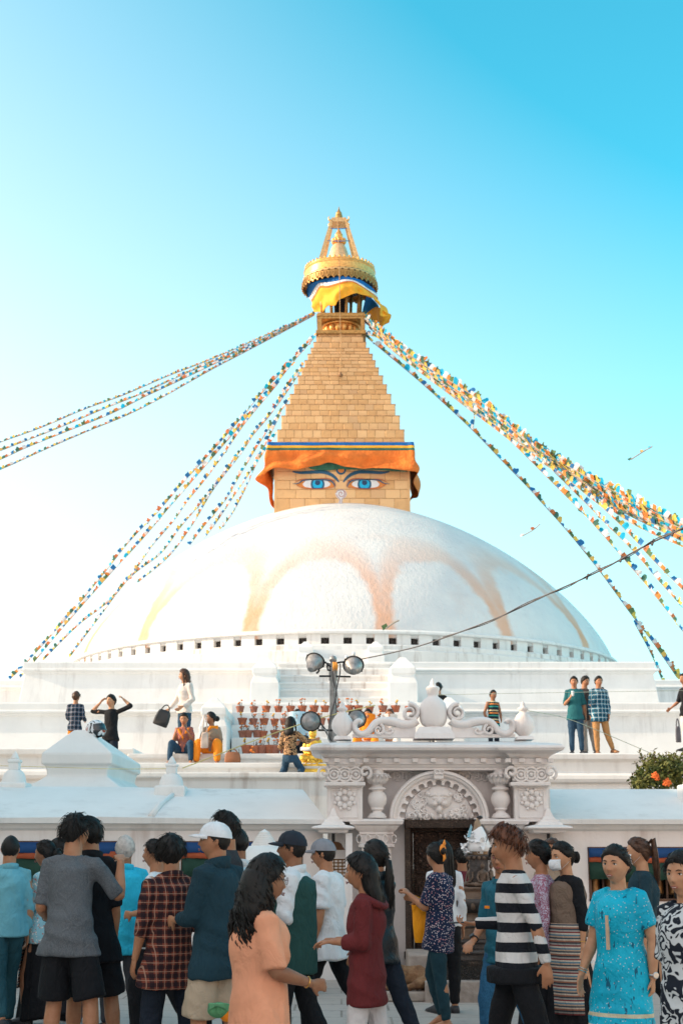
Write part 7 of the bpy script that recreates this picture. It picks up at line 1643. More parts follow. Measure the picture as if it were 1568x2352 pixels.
person(840, 1.45, s=356, face=-108, label='girl with loose black hair in a maroon hooded jacket and white jeans', fem=True, tone=TAN, hair=dict(kind='long', hl=.17, thick=.018, wd=.075, frontlocks=False), top=c_mar, sleeve=.80, hem=.375, topfit=1.26, sleevefit=1.3, bot=c_wj, botfit=1.06, seed=16, head=(4, 7, 0),
       aL=((.10, .06, -1), (-.10, -1.0, .02), (-.1, -1, -.05), (0, 0, -1)), aR=((-.08, -.15, -1), (.05, -1.0, .0), (0, -1, 0), (0, 0, -1)), handL=.5, handR=.5,
       extra=[lambda I: remesh('hood', SK().loft([I['NB'] + Vector((q * .10, -.03 + abs(q) * .0, -.005 - .02 * abs(q))) if False else I['NB'] + Vector((.105 * math.sin(q), .075 * math.cos(q) + .035, -.01 - .06 * max(0, math.cos(q)))) for q in [-2.3 + .46 * i for i in range(11)]], [(.028, .04)] * 11, 12, ref=(0, 0, 1)), c_mar, I['root'], .012, 3, folds(6, .006))], lL=((.03, -.12, -1), (0, .05, -1)), lR=((-.04, .16, -1), (0, .25, -1)))
def bag_yellow(I):
    e, wr, hd, pn, u, f_ = I['A'][1]; M_ = I['root'].matrix_basis; W = M_ @ (wr + hd * .07)
    x0, z1 = at(947, 2088, W.y).x, at(947, 2078, W.y).z; x1 = at(992, 2088, W.y).x; z0 = at(947, 2165, W.y).z
    P = []; n = 8
    rg = []
    for i, (t, wd, dp) in enumerate(((0, .94, .022), (.12, 1.0, .035), (.5, 1.0, .04), (.85, .92, .018), (1, .96, .006))):
        z = z0 + (z1 - z0) * t; xc = (x0 + x1) / 2 + .03 * (.5 - t); hw = (x1 - x0) / 2 * wd
        rg.append([Vector((xc + hw * c, W.y + dp * s_ + .006 * math.sin(9 * t + 4 * c), z + (.03 * (c > 0) if t == 1 else 0))) for c, s_ in ((-1, -.6), (-.5, -1), (0, -.8), (.5, -1), (1, -.6), (1, .6), (.5, 1), (0, .8), (-.5, 1), (-1, .6))])
    o = Vector(((x0 + x1) / 2, W.y, z0)); r = empty('cloth_bag', o, label='bright yellow cloth bag held by the woman in navy floral blouse', cat='bag')
    b = MB(o).rings(rg).build('bag_body', c_yel, r, auto=60)
    MB(o).tube([(x0 + .03, W.y - .01, z1 - .01), (x0 + .05, W.y - .02, z1 + .06), Vector(W) + Vector((.0, -.01, -.02)), (x1 - .04, W.y - .01, z1 + .03)], .008, 6).build('bag_handle', c_yel, r, smooth=True)
person(1006, 1.545, s=260, face=-118, label='woman in navy floral blouse, dark leggings and flip-flops, hair in an orange scrunchie', fem=True, fat=1.06, tone=TAN, hair=dict(kind='bun', br=.032, bz=.03, thick=.014), top=c_flo, sleeve=.42, hem=.415, topfit=1.22, sleevefit=1.2, bot=c_lgt, botfit=.93, seed=17, head=(-30, 8, 0), shoes=False,
       aL=((-.05, -.35, -1), (-.35, -1.0, .62), (-.3, -.8, .6), (0, 0, -1)), aR=((-.12, -.2, -1), (.1, -1, .3)), handL=1.0, lL=((.04, .10, -1), (0, .16, -1), (0, -1, 0)), lR=((-.05, -.36, -1), (0, .30, -1), (0, -1, -.35)),
       extra=[bag_yellow, lambda I: MB().ball(I['HPt'](0, .11, .045), (.03, .03, .05), 10, 6).tube([I['HPt'](0, .11, .06), I['HPt'](-.01, .13, .10), I['HPt'](-.015, .13, .13)], [.012, .014, .004], 6).tube([I['HPt'](0, .12, .03), I['HPt'](.01, .14, -.03), I['HPt'](.03, .14, -.06)], [.012, .014, .004], 6).build('scrunchie', plain((.65, .22, .03), .8, name='scrunchie'), I['root'], smooth=True),
              lambda I: [MB().rings([[I['G'][q][2] + Matrix.Rotation(0 if q > 0 else .35, 3, 'X') @ Vector((x * (.043 if -.12 < y < 0 else .032), y, z_)) for x, y in ((-1, .04), (-1, -.10), (-.9, -.17), (0, -.20), (.9, -.17), (1, -.10), (1, .04), (0, .06))] for z_ in (-.078, -.064)]).build('flip_flop', plain((.50, .30, .20), .8, name='sandal_sole'), I['root']) for q in (1, -1)]])
person(1018, 1.56, s=238, face=-170, label='woman with straight black hair in white beyond the navy floral blouse', fem=True, tone=TAN, hair=dict(kind='long', hl=.28), top=c_wht, sleeve=.9, bot=c_blk, seed=18, faceon=False)
person(1060, 1.50, s=205, face=180, label='figure in maroon robe standing at the gate behind the stone shrine', tone=BROWN, hair=dict(kind='short', thick=.006), top=c_mar2, sleeve=.8, topfit=1.2, bot=c_mar2, botkind='skirt', seed=19, faceon=False)
person(1152, 1.55, s=306, face=-42, label='young man in round glasses and teal polo looking towards the camera', tone=TAN, hair=dict(kind='short', thick=.020, len=.035, front=.016, line=[.050, .050, .020, -.004, -.035, -.075, -.08], locks=240), top=c_polo, sleeve=.46, hem=.44, topfit=1.12, bot=c_jean2, seed=20, head=(18, 4, 0), aL=((.2, .05, -1), (.0, -.5, -.8)), aR=((-.12, -.1, -1), (.15, -.85, -.62), (.2, -.9, -.3), (0, 0, -1)), handR=.5, collar=(c_polo, .025), extra=[specs(), wrist(-1, BLACK_MET, off=.03, big=True, face=(-.2, -1, .5)), lambda I: MB().box(-.078, -.038, -.130, -.122, I['pz'] + I['TL'] * .58, I['pz'] + I['TL'] * .62).build('shirt_badge', c_org, I['root'])], **walkB)
person(1178, 1.645, s=362, face=-96, label='boy with reddish hair in black and white striped sweater holding a phone', tone=TAN, hair=dict(kind='short', thick=.026, front=.022, len=.055, lift=.45, rough=.004, locks=300, line=[.060, .058, .030, .012, -.005, -.05, -.07]), hmat=HAIRR, top=c_str, sleeve=1.0, hem=.445, topfit=1.16, bot=c_blk, botfit=1.1, seed=21, head=(2, 6, 0), aL=((.12, .42, -1), (.05, .26, -1), (0, .05, -1), (-1, 0, 0)), aR=((-.08, -.05, -1), (.0, -1.0, .0), (0, -1, -.05), (0, 0, 1)), handL=.25, handR=.7, extra=[phone(-1), lambda I: remesh('sweater_rib', SK().loft([Vector((0, I['PV'].y, .445 * I['H'] - .035)), Vector((0, I['PV'].y, .445 * I['H'] + .055))], [(.200, .190)] * 2, 22, ck=0), c_blk, I['root'], .014, 2, folds(3, .003))], lL=((.04, .30, -1), (.0, .42, -1)), lR=((-.04, -.30, -1), (0, .04, -1)))
person(1242, 1.575, s=285, face=-105, label='woman with low black bun in mottled pink and white blouse and long black skirt', fem=True, fat=1.08, tone=TAN, hair=dict(kind='bun', br=.045, bz=-.03, thick=.016), top=c_mot, sleeve=.9, hem=.43, topfit=1.14, bot=c_blk, botkind='skirt', bothem=.05, seed=22, head=(-4, 3, 0), aL=((.12, .08, -1), (.0, -.2, -1)), extra=[apron(c_apr, .50, .20, 1.34, mid=-.4)], **walkA)
person(1268, 1.60, s=250, face=-20, label='person behind the two women whose brown hair alone is visible', fem=True, tone=TAN, hair=dict(kind='long', hl=.1), hmat=HAIRN, top=c_rb, bot=c_blk, seed=23, **walkA)
person(1298, 1.56, s=288, face=-72, label='woman in white face mask, brown bodice and striped apron', fem=True, fat=1.06, tone=FAIR, hair=dict(kind='bun', br=.04, bz=-.01, thick=.014), top=c_blk, sleeve=.72, hem=.48, topfit=1.05, sleevefit=1.2, bot=c_blk, botkind='skirt', bothem=.04, seed=24, head=(8, 6, 0), extra=[facemask(c_wht), vest(c_brn, .56, 1.16, 'bodice'), apron(c_apr, .60, .17, 1.30, arc=1.6), wrist(1, plain((.7, .4, .1), .3, metal=.8, name='gold_bangle'), off=.05, name='gold_bangle')], aL=((.16, .10, -1), (.08, -.1, -1)), aR=((-.1, -.1, -1), (.2, -.5, -.8)), **walkB)
person(1415, 1.50, s=372, face=-38, label='smiling woman in bright cyan kurta with bangles, walking towards the camera', fem=True, fat=1.26, w=1.03, tone=FAIR, hair=dict(kind='bun', br=.04, thick=.016, line=[.066, .056, .020, -.004, -.035, -.075, -.08]), top=c_kur, sleeve=.34, hem=.29, topfit=1.12, sleevefit=1.12, bot=c_tsl, botfit=1.3, seed=25, head=(2, 2, 0), aL=((.30, .08, -1), (-.02, -.10, -1), (0, -.1, -1), (-1, -.2, 0)), aR=((-.22, -.04, -1), (-.26, -.36, -1), (-.1, -.2, -1), (1, 0, 0)), handL=.75, handR=.3,
       extra=[smile, wrist(1, METAL, off=.02, face=(1, -.6, .2)), wrist(-1, plain((.3, .6, .65), .25, metal=.6, name='bangles'), off=.015, name='bangle'), wrist(-1, plain((.7, .68, .6), .25, metal=.7, name='silver_bangle'), off=.03, name='bangle'), lambda I: MB().box(-.012, .006, -.165, -.150, I['pz'] + I['TL'] * .28, I['pz'] + I['TL'] * .70).build('kurta_placket', plain((.55, .38, .26), .7, name='gold_thread'), I['root'])], lL=((.06, -.05, -1), (.02, .1, -1)), lR=((-.06, -.22, -1), (-.02, .06, -1)))
person(1472, 1.60, s=280, face=-98, label='girl with high ponytail and white face mask in a dark navy top', fem=True, tone=FAIR, hair=dict(kind='pony', plen=.34, bz=.07, pup=.035, thick=.014), hmat=HAIRN, top=c_nvy, sleeve=.9, topfit=1.15, bot=c_blk, seed=26, head=(0, 4, 0), extra=[facemask(c_wht)], **walkA)
person(1568, 1.455, s=432, face=-48, label='woman in black and white paisley dress with a pearl necklace at the right edge', fem=True, fat=1.3, tone=FAIR, hair=dict(kind='long', hl=.06, thick=.020, wd=.08, frontlocks=False, line=[.070, .060, .020, -.004, -.035, -.075, -.08]), top=c_pai, sleeve=.5, hem=.22, topfit=1.16, sleevefit=1.15, bot=c_pai, botkind='skirt', bothem=.15, botfit=1.1, seed=27, head=(6, 3, 0), aR=((-.1, -.05, -1), (.1, -.12, -1)), aL=((.2, 0, -1), (.1, -.2, -1)),
       extra=[smile, lambda I: [MB().ball(I['NB'] + Vector((.062 * math.sin(a), -.062 * math.cos(a) + .005, -.005 - .02 * math.cos(a))), .0055, 8, 6).build('pearl', c_wt2, I['root'], smooth=True) for a in [-1.5 + .2 * i for i in range(16)]]])
# ---- visitors on the terraces ---------------------------------------
ZT1 = ZLW
person(173, 1.28, Y=27.2, face=172, floor=3.12, label='child in dark blue plaid shirt and orange trousers seen from behind', kid=True, hk=.95, tone=TAN, hair=dict(kind='short', thick=.018), hmat=HAIRN, top=c_plb, sleeve=1.0, hem=.44, topfit=1.25, sleevefit=1.2, bot=c_org, seed=31, faceon=False, aR=((-.2, -.1, -1), (.1, -.8, -.2)), aL=((.2, -.1, -1), (-.1, -.8, -.2)))
person(256, 1.56, Y=27, face=-20, floor=2.76, label='youth in black with both hands behind his head', tone=FAIR, hair=dict(kind='short', thick=.022), top=c_blk, sleeve=.62, hem=.46, topfit=1.05, bot=c_dj, seed=32, head=(-15, 0, 0), aL=((.9, .1, .35), (-.95, .2, .75)), aR=((-.95, -.1, .05), (.8, .2, .9)))
zs = zc3
def handbag(px0, px1, py0, py1, Y, mat, label, handle=None, name='handbag', rot=0):
    a, b_ = at(px0, py0, Y), at(px1, py1, Y); c = (a + b_) / 2; wd = abs(b_.x - a.x) / 2; ht = abs(a.z - b_.z) / 2; dp = min(wd, ht) * .55
    r = empty(name, c, label=label, cat='bag'); M_ = Matrix.Rotation(rot, 4, 'Y'); M_.translation = c
    o = MB(c).rings([[M_ @ Vector((wd * f * cx_, dp * f * cy_, ht * z)) for cx_, cy_ in ((-1, -.5), (-.8, -1), (.8, -1), (1, -.5), (1, .5), (.8, 1), (-.8, 1), (-1, .5))] for z, f in ((-1, .86), (-.9, .98), (-.2, 1.0), (.6, .88), (.92, .72), (1, .5))]).build('bag_body', mat, r, auto=50)
    if handle:
        hz = [M_ @ Vector((wd * .55 * math.cos(t), 0, ht * (.75 + handle * math.sin(t)))) for t in [math.pi * i / 8 for i in range(9)]]; MB(c).tube(hz, .012, 6).build('bag_handle', mat, r, smooth=True)
    return r
person(424, 1.72, Y=27.9, face=-52, floor=zat(1741, 27.9), label='standing woman with long wavy brown hair in white cardigan and jeans', fem=True, tone=FAIR, hair=dict(kind='long', hl=.40, wave=.016, thick=.028, wd=.095), hmat=HAIRN, top=c_wt2, sleeve=.95, hem=.50, topfit=1.12, sleevefit=1.15, bot=c_jean, seed=33, head=(-24, 4, 0), aR=((-.55, -.1, -1), (-.7, -.5, -.85)), aL=((.28, .1, -1), (-.2, -.7, -.5)))
handbag(357, 390, 1630, 1668, 27.6, BLACK_MET, 'black leather handbag held out by the standing woman with long hair', .9, rot=.35)
sit = dict(seat=.25, lL=((.3, -.85, .45), (.05, -.12, -1)), lR=((-.3, -.85, .45), (-.05, -.12, -1)))
zf = zb2
person(424, 1.50, Y=26.9, face=-4, floor=zf, label='woman in rust patterned tunic and orange shawl sitting with a phone at her face', fem=True, fat=1.1, tone=TAN, hair=dict(kind='bun', bz=.06), top=c_rusty, sleeve=.6, hem=.17, topfit=1.08, bot=c_jean, seed=34, head=(0, 14, 0), aL=((.25, -.35, -1), (-.35, -.8, .75), (-.3, -.2, 1), (-.5, 0, 0)), aR=((-.25, -.35, -1), (.35, -.8, .75), (.3, -.2, 1), (.5, 0, 0)), shoes=False, extra=[phone(1), lambda I: remesh('shawl', SK().loft([I['NB'] + Vector((.05 * q, -.085 - .03 * (abs(q) < 1), -.03 - .18 * (1 - abs(q) / 2))) for q in (-2, -1, 0, 1, 2)], [(.02, .03), (.03, .05), (.03, .06), (.03, .05), (.02, .03)], 12), c_org, I['root'], .015, 2)], **sit)
person(487, 1.52, Y=26.9, face=-8, floor=zf, label='seated woman in orange trousers and shawl looking to the left', fem=True, fat=1.18, tone=BROWN, hair=dict(kind='bun', bz=.0, br=.045), top=c_rb, sleeve=.45, hem=.17, topfit=1.10, bot=c_org, botfit=1.35, seed=35, head=(-62, 0, 0), aL=((.25, -.2, -1), (-.4, -.9, .15)), aR=((-.25, -.2, -1), (.2, -.9, .15)), shoes=False, extra=[lambda I: remesh('shawl', SK().loft([I['NB'] + Vector((-.06, -.10, -.10)), I['NB'] + Vector((0, -.09, -.03)), I['NB'] + Vector((.10, -.02, -.01)), I['NB'] + Vector((.15, .10, -.25)), I['NB'] + Vector((.16, .12, -.55))], [(.03, .05), (.03, .05), (.035, .05), (.04, .07), (.03, .08)], 12), c_org, I['root'], .015, 2)], **sit)
person(448, 1.46, Y=27.0, face=6, floor=zf, label='person in orange trousers squeezed between the two seated women', fem=True, tone=BROWN, hair=dict(kind='bun'), hk=.9, top=c_org, sleeve=.6, hem=.34, bot=c_org, botfit=1.2, seed=36, head=(0, 30, 0), lean=(-.05, -.35), shoes=False, **sit) if False else None
handbag(462, 479, 1682, 1718, 26.5, plain((.52, .42, .36), .8, name='cream_canvas'), 'cream shoulder bag in the lap of the seated woman in orange', 2.6)
handbag(516, 553, 1727, 1751, 26.2, plain((.28, .11, .05), .6, .2, name='brown_leather'), 'brown leather bag resting on the step beside the seated women', .8)
handbag(386, 404, 1708, 1727, 26.95, plain((.02, .05, .025), .8, name='green_canvas'), 'small dark green bag behind the seated woman with the phone', None)
person(667, 1.38, Y=25.5, face=172, floor=za_, seat=.30, label='woman in tiger-print top kneeling on the step with her back to us', fem=True, tone=TAN, hair=dict(kind='long', hl=.10, thick=.018), top=c_tig, sleeve=.7, hem=.235, topfit=1.15, sleevefit=1.25, bot=c_jean, botfit=1.15, seed=37, faceon=False, head=(-20, -6, 0), aL=((.3, -.2, -1), (.0, -.9, .0)), aR=((-.6, -.5, -.5), (-.9, -.8, .3)), lL=((.22, -.75, -.55), (.05, .95, -.40), (0, -.2, -1)), lR=((-.28, -.70, -.60), (-.05, .97, -.35), (0, -.1, -1))) 
person(683, 1.66, Y=27.6, face=-4, floor=zc3, label='man in dark glasses crouching behind the kneeling woman', tone=TAN, hair=dict(kind='short', thick=.014), top=BK('pale_shirt2', (.40, .60, .72)), sleeve=.9, bot=c_dj, seed=38, seat=.10, extra=[specs()], lL=((.3, -.8, .6), (.05, .2, -1)), lR=((-.3, -.8, .6), (-.05, .2, -1)))
for px_, y_, c_, lab, hm in ((845, 1646, c_org, 'woman in orange whose face shows through the left crest scroll', HAIRB), (895, 1646, c_wt2, 'person with pinkish cap seated behind the left crest scroll', HAIRR), (1007, 1590, c_blk, 'person with black hair mostly hidden by the central urn', HAIRB)):
    Yq = 27.2 if px_ < 1000 else 30.5; fz = zat(y_, Yq) - (1.50 if px_ < 1000 else 1.45)
    if px_ < 1000: person(px_, 1.5, Y=Yq, face=-10, floor=zc3, seat=zat(y_, Yq) - zc3 - .60, label=lab, fem=True, tone=TAN, hair=dict(kind='bun'), hmat=hm, top=c_, sleeve=.9, bot=c_, seed=40 + px_ % 7, **{k_: v_ for k_, v_ in sit.items() if k_ != 'seat'})
    else: person(px_, 1.60, Y=31.8, face=170, floor=ZLW, label=lab, tone=TAN, hair=dict(kind='short', thick=.02), top=c_, sleeve=.9, bot=c_dj, seed=47, faceon=False)
Yk_ = 31.8; hk_ = zat(1587, Yk_) - ZLW
person(1132, hk_, Y=Yk_, face=25, floor=ZLW, label='small child in dark striped tank top standing behind the gate crest', kid=True, tone=BROWN, hair=dict(kind='short', thick=.014), top=c_chi, sleeve=.0, hem=.45, topfit=1.15, bot=c_dj, seed=41, aL=((.35, .1, -1), (-.3, -.6, -.6)), aR=((-.35, .1, -1), (.3, -.3, -.9)))
hb = lambda py, Y: zat(py, Y) - ZLW
person(1320, hb(1554, 31.5), Y=31.5, face=-6, floor=ZLW, label='young man in dark teal shirt holding a cup, on the left of three friends', tone=TAN, hair=dict(kind='short', thick=.022), top=BK('teal_shirt', (.02, .13, .15)), sleeve=.5, hem=.44, topfit=1.08, bot=c_jean, seed=42, head=(-4, 4, 0), aR=((-.22, -.02, -1), (.5, -.9, .55), (.3, -.4, .9), (1, 0, 0)), handR=.9, aL=((.2, .2, -1), (.1, .1, -1)), lL=((.05, -.1, -1), (.05, .15, -1)), lR=((-.02, 0, -1), (0, .05, -1)), extra=[lambda I: MB().lathe(I['A'][-1][1] + I['A'][-1][2] * .10 + Vector((.03, -.02, -.05)), [(.026, 0), (.032, .11), (.03, .11), (.001, .108)], 12).build('cup', c_wht, I['root'], smooth=True)])
person(1346, hb(1552, 31.9), Y=31.9, face=10, floor=ZLW, label='young man in dark shirt and light trousers in the middle of three friends', tone=TAN, hair=dict(kind='short', thick=.024, len=.05), top=BK('dark_brown_shirt', (.06, .05, .05)), sleeve=.5, hem=.44, bot=BK('light_trousers', (.42, .36, .32)), seed=43, head=(24, 8, 0), lean=(-.04, 0), aL=((.75, .1, .12), (-.85, -.75, -.25), (-.4, -.5, -.8)), lL=((.10, .05, -1), (.25, .25, -1)), lR=((.02, 0, -1), (.1, .05, -1)))
person(1376, hb(1553, 31.4), Y=31.4, face=4, floor=ZLW, label='young man in open blue plaid shirt and tan trousers, right of three friends', tone=TAN, hair=dict(kind='short', thick=.020), top=c_plw, sleeve=.95, hem=.42, topfit=1.2, bot=BK('tan_trousers', (.42, .22, .09)), seed=44, head=(8, 4, 0), shoemat=plain((.30, .14, .06), .6, name='tan_shoe'), aL=((.18, .02, -1), (-.05, -.3, -1)), aR=((-.15, .1, -1), (.0, 0, -1)), lL=((.16, .05, -1), (.42, .25, -1)), lR=((-.02, -.02, -1), (.06, .1, -1)), extra=[lambda I: remesh('white_undershirt', SK().loft([I['PV'] + Vector((-.03, -.075, -.03)), I['waist'] + Vector((-.03, -.062, 0)), I['chest'] + Vector((-.02, -.068, 0)), I['NB'] + Vector((-.01, -.045, -.03))], [(.055, .045), (.055, .05), (.05, .05), (.03, .03)], 14), c_wht, I['root'], .015, 2)])
person(1576, 1.55, Y=29.3, face=-60, floor=zat(1724, 29.3), label='visitor at the right edge of the terrace carrying a grey bag', fem=True, tone=TAN, hair=dict(kind='bun'), top=c_blk, sleeve=.5, hem=.45, bot=c_wt2, seed=45, aR=((-.2, -.2, -1), (-.2, -.8, -.6)))
handbag(1549, 1563, 1668, 1705, 29.0, plain((.10, .10, .12), .8, name='grey_canvas_bag'), 'grey shoulder bag hanging at the right picture edge', 1.2)

# cloth-wrapped bundle carried low behind the woman in peach
Yb9 = 7.9; c9 = at(503, 2320, Yb9); bn = empty('offering_bundle', c9, label='green and orange cloth bundle of fruit carried low by the woman in the peach tunic', cat='bundle'); q9 = CT * Yb9 / F
B9 = MB(c9).ball(c9, (26 * q9, 20 * q9, 17 * q9), 18, 12); B9.build('green_wrap', BK('green_net_cloth', (.10, .30, .14), fold=.9), bn, smooth=True)
MB(c9).ball(c9 + Vector((20 * q9, .01, -9 * q9)), (20 * q9, 18 * q9, 17 * q9), 16, 10).tube([c9 + Vector((28 * q9, 0, 0)), c9 + Vector((34 * q9, .01, 12 * q9)), c9 + Vector((30 * q9, .02, 26 * q9))], [.02, .014, .008], 8).build('orange_cloth', c_org, bn, smooth=True)
for k in range(5): MB(c9).tube([c9 + Vector((24 * q9 * math.cos(a), -19 * q9 * abs(math.sin(a)) - .004, 15 * q9 * math.sin(a * .9 + k * .25 - .4))) for a in [(-.2 + i * .42) for i in range(8)]], .006, 5).build('wrap_fold', BK('green_net_cloth2', (.14, .38, .20)), bn, smooth=True)
# ================================================================ flowering shrub at the right
Ysb = 21.5
def shrub():
    cx_, cz_ = at(1510, 1775, Ysb).x, at(1510, 1775, Ysb).z; o = Vector((cx_, Ysb, 2.2)); r = empty('flowering_shrub', o, label='dense green shrub with orange flowers behind the wall at the right edge', cat='shrub')
    rg = random.Random(21); m = Ysb * CT / F
    lm = NT('shrub_leaf'); oi = lm.noise(lm.coord(), 3.2, 3); c = lm.mix(lm.ramp(oi, .35, .62), (.045, .07, .015), (.15, .15, .035)); LF = lm.done(c, .6, 0, .3)
    lv = MB(o); tw = MB(o)
    lobes = [(1512, 1782, 52, 30), (1478, 1790, 30, 28), (1545, 1770, 40, 38), (1500, 1755, 34, 24), (1465, 1800, 22, 24), (1580, 1775, 40, 45), (1530, 1800, 40, 22)]
    for px, py, rx, ry in lobes:
        for _ in range(int(rx * ry * .52)):
            u, v, w_ = rg.gauss(0, .5), rg.gauss(0, .5), rg.gauss(0, .45)
            if u * u + v * v + w_ * w_ > 1.15: continue
            p = at(px + u * rx, py + v * ry, Ysb + w_ * .55); d = Vector((rg.uniform(-1, 1), rg.uniform(-1, .6), rg.uniform(-.4, .9))).normalized(); L_ = rg.uniform(.045, .085); s = d.cross(Vector((rg.uniform(-1, 1), rg.uniform(-1, 1), rg.uniform(-1, 1)))).normalized() * L_ * .26
            lv.add([p, p + d * L_ * .35 + s, p + d * L_, p + d * L_ * .35 - s], [(0, 1, 2, 3)])
    for px, py in ((1457, 1752), (1490, 1736), (1500, 1722), (1466, 1722), (1520, 1740), (1530, 1726), (1552, 1728), (1568, 1724), (1450, 1775), (1446, 1790)):
        p0 = at(1510 + (px - 1510) * .4, 1790, Ysb + rg.uniform(-.3, .3)); p1 = at(px, py, Ysb + rg.uniform(-.3, .3)); tw.tube([p0, p0.lerp(p1, .5), p1], [.012, .008, .004], 5)
        for k in range(16):
            q = p0.lerp(p1, .35 + .65 * k / 15); d = Vector((rg.uniform(-1, 1), rg.uniform(-1, 1), rg.uniform(-.1, 1))).normalized(); L_ = rg.uniform(.04, .075); s = d.cross(Vector((0, .3, 1))).normalized() * L_ * .28
            lv.add([q, q + d * L_ * .4 + s, q + d * L_, q + d * L_ * .4 - s], [(0, 1, 2, 3)])
    tag(lv.build('leaves', LF, r), kind='stuff'); tw.build('stems', STM, r)
    FLM = plain((.80, .16, .03), .6, .2, 20, name='orange_blossom')
    for px, py, s in ((1503, 1781, .75), (1530, 1797, .88), (1508, 1788, .5)):
        c = at(px, py, Ysb - .55); b = MB(o)
        for k in range(14):
            a = k * 2.4; q = .03 * math.sqrt(k / 14) * 2.2 * s; b.ball(c + Vector((q * math.cos(a), -.02 * (1 - k / 14), q * math.sin(a))), (.022 * s, .014, .022 * s), 6, 4)
        b.build('blossom', FLM, r, smooth=True)
shrub()
# right-hand small roof stupa cut by the frame
mini('roof_stupa', 1600, 1829, 1733, 18.9, 76, 'small white stupa on the wall roof, cut by the right picture edge')

# ================================================================ prayer flags
FC = [(.02, .17, .42), (.78, .76, .78), (.70, .20, .07), (.06, .17, .12), (.84, .50, .12)]
FC2 = [(.0, .42, .68), (.80, .74, .72), (.80, .25, .05), (.12, .20, .08), (.90, .62, .12)]
def flagmat(c):
    n = NT('flag_cloth'); v = n.coord(); q = n.ramp(n.noise(v, 30, 3), .5, .6); k = n.mix(n.math('MULTIPLY', q, .35), c, tuple(x * .45 for x in c))
    n.b.inputs['Transmission Weight'].default_value = 0
    tr = n.t.nodes.new('ShaderNodeBsdfTranslucent'); mx_ = n.t.nodes.new('ShaderNodeMixShader'); mx_.inputs[0].default_value = .35; n.lk(k, tr.inputs[0]); n.val(n.b.inputs['Base Color'], k); n.b.inputs['Roughness'].default_value = .8
    n.lk(n.b.outputs[0], mx_.inputs[1]); n.lk(tr.outputs[0], mx_.inputs[2]); n.lk(mx_.outputs[0], n.t.nodes['Material Output'].inputs[0]); return n.m
FM = [flagmat(c) for c in FC] + [flagmat(c) for c in FC2]
FMESH = []
for ci in range(10):
    row = []
    for v_ in range(3):
        rg = random.Random(ci * 7 + v_); V = []; W_ = 1; nx, nz = 4, 4
        sk = rg.uniform(-.35, .35); bl = rg.uniform(-.5, .5)
        for i in range(nz + 1):
            t = i / nz
            for j in range(nx + 1):
                u = j / nx - .5; V.append((u * (1 - .15 * t * v_ * .5) + sk * t * .5, bl * t * t * .6 + .10 * math.sin(j * 1.7 + v_ + ci) * t, -t * (.85 + .12 * math.sin(u * 5 + v_)) + .10 * math.sin(u * 6 + ci) * t))
        m = bpy.data.meshes.new('prayer_flag'); m.from_pydata(V, [], [(i * (nx + 1) + j, (i + 1) * (nx + 1) + j, (i + 1) * (nx + 1) + j + 1, i * (nx + 1) + j + 1) for i in range(nz) for j in range(nx)])
        m.materials.append(FM[ci]); m.polygons.foreach_set('use_smooth', [True] * len(m.polygons)); row.append(m)
    FMESH.append(row)
STR_M = plain((.35, .32, .28), .9, name='flag_cord')
def flag_string(P, label, size, gap, seed, group, bright=0, drop=1.0, dens=1.0, wind=.5, kind='string of prayer flags'):
    """P: photo points with depth; size in metres"""
    q = [Vector(p) for p in spline([tuple(at(*p)) for p in P], 6)]
    o = q[0].copy(); r = empty('prayer_flag_string', o, label=label, cat='prayer flags', group=group)
    MB(o).tube(q, .018, 4).build('cord', STR_M, r)
    rg = random.Random(seed); acc = 0; ci = rg.randrange(5); nf = 0; nxt = 0
    for i in range(len(q) - 1):
        a, b = q[i], q[i + 1]; L = (b - a).length; d = (b - a).normalized(); t = 0
        while acc + (L - t) >= nxt:
            t += nxt - acc; acc = 0
            p = a + d * t; k = size * .86 * rg.uniform(.75, 1.15); nxt = k * gap
            if nf < 299 and rg.random() < dens:
                c5 = ci % 5 + (5 if rg.random() < bright else 0)
                f = bpy.data.objects.new('flag', FMESH[c5][rg.randrange(3)]); COL.objects.link(f); f.parent = r; f.location = p - o
                down = Vector((rg.uniform(-.35, .35) + wind * .25, rg.uniform(-.5, .5), -1)) ; x = d; n_ = x.cross(down).normalized(); z = n_.cross(x).normalized()
                if z.z < 0: z = -z; n_ = -n_
                f.rotation_mode = 'QUATERNION'; f.rotation_quaternion = (Matrix((x, n_, z)).transposed() @ Matrix.Rotation(rg.gauss(0, .35), 3, 'X')).to_quaternion()
                f.scale = (k, k, k * drop * rg.uniform(.6, 1.1)); nf += 1
            ci += 1
            if t > L: break
        acc += L - t if t < L else 0
    return r
def zA1(X, Y, d): return (X * .4804, 698.7 + Y * .4804, d)
def zA2(X, Y, d): return (814.1 + X * .4808, 698.7 + Y * .4808, d)
def zL(X, Y, d): return (X * .4998, 1142.2 + Y * .4998, d)
def zR(X, Y, d): return (783.7 + X * .5, 1142 + Y * .5, d)
def lin(P, d0, d1, f): n = len(P) - 1; return [f(x, y, d0 + (d1 - d0) * i / n) for i, (x, y) in enumerate(P)]
gA = 'prayer flag strings fanning out to the left'
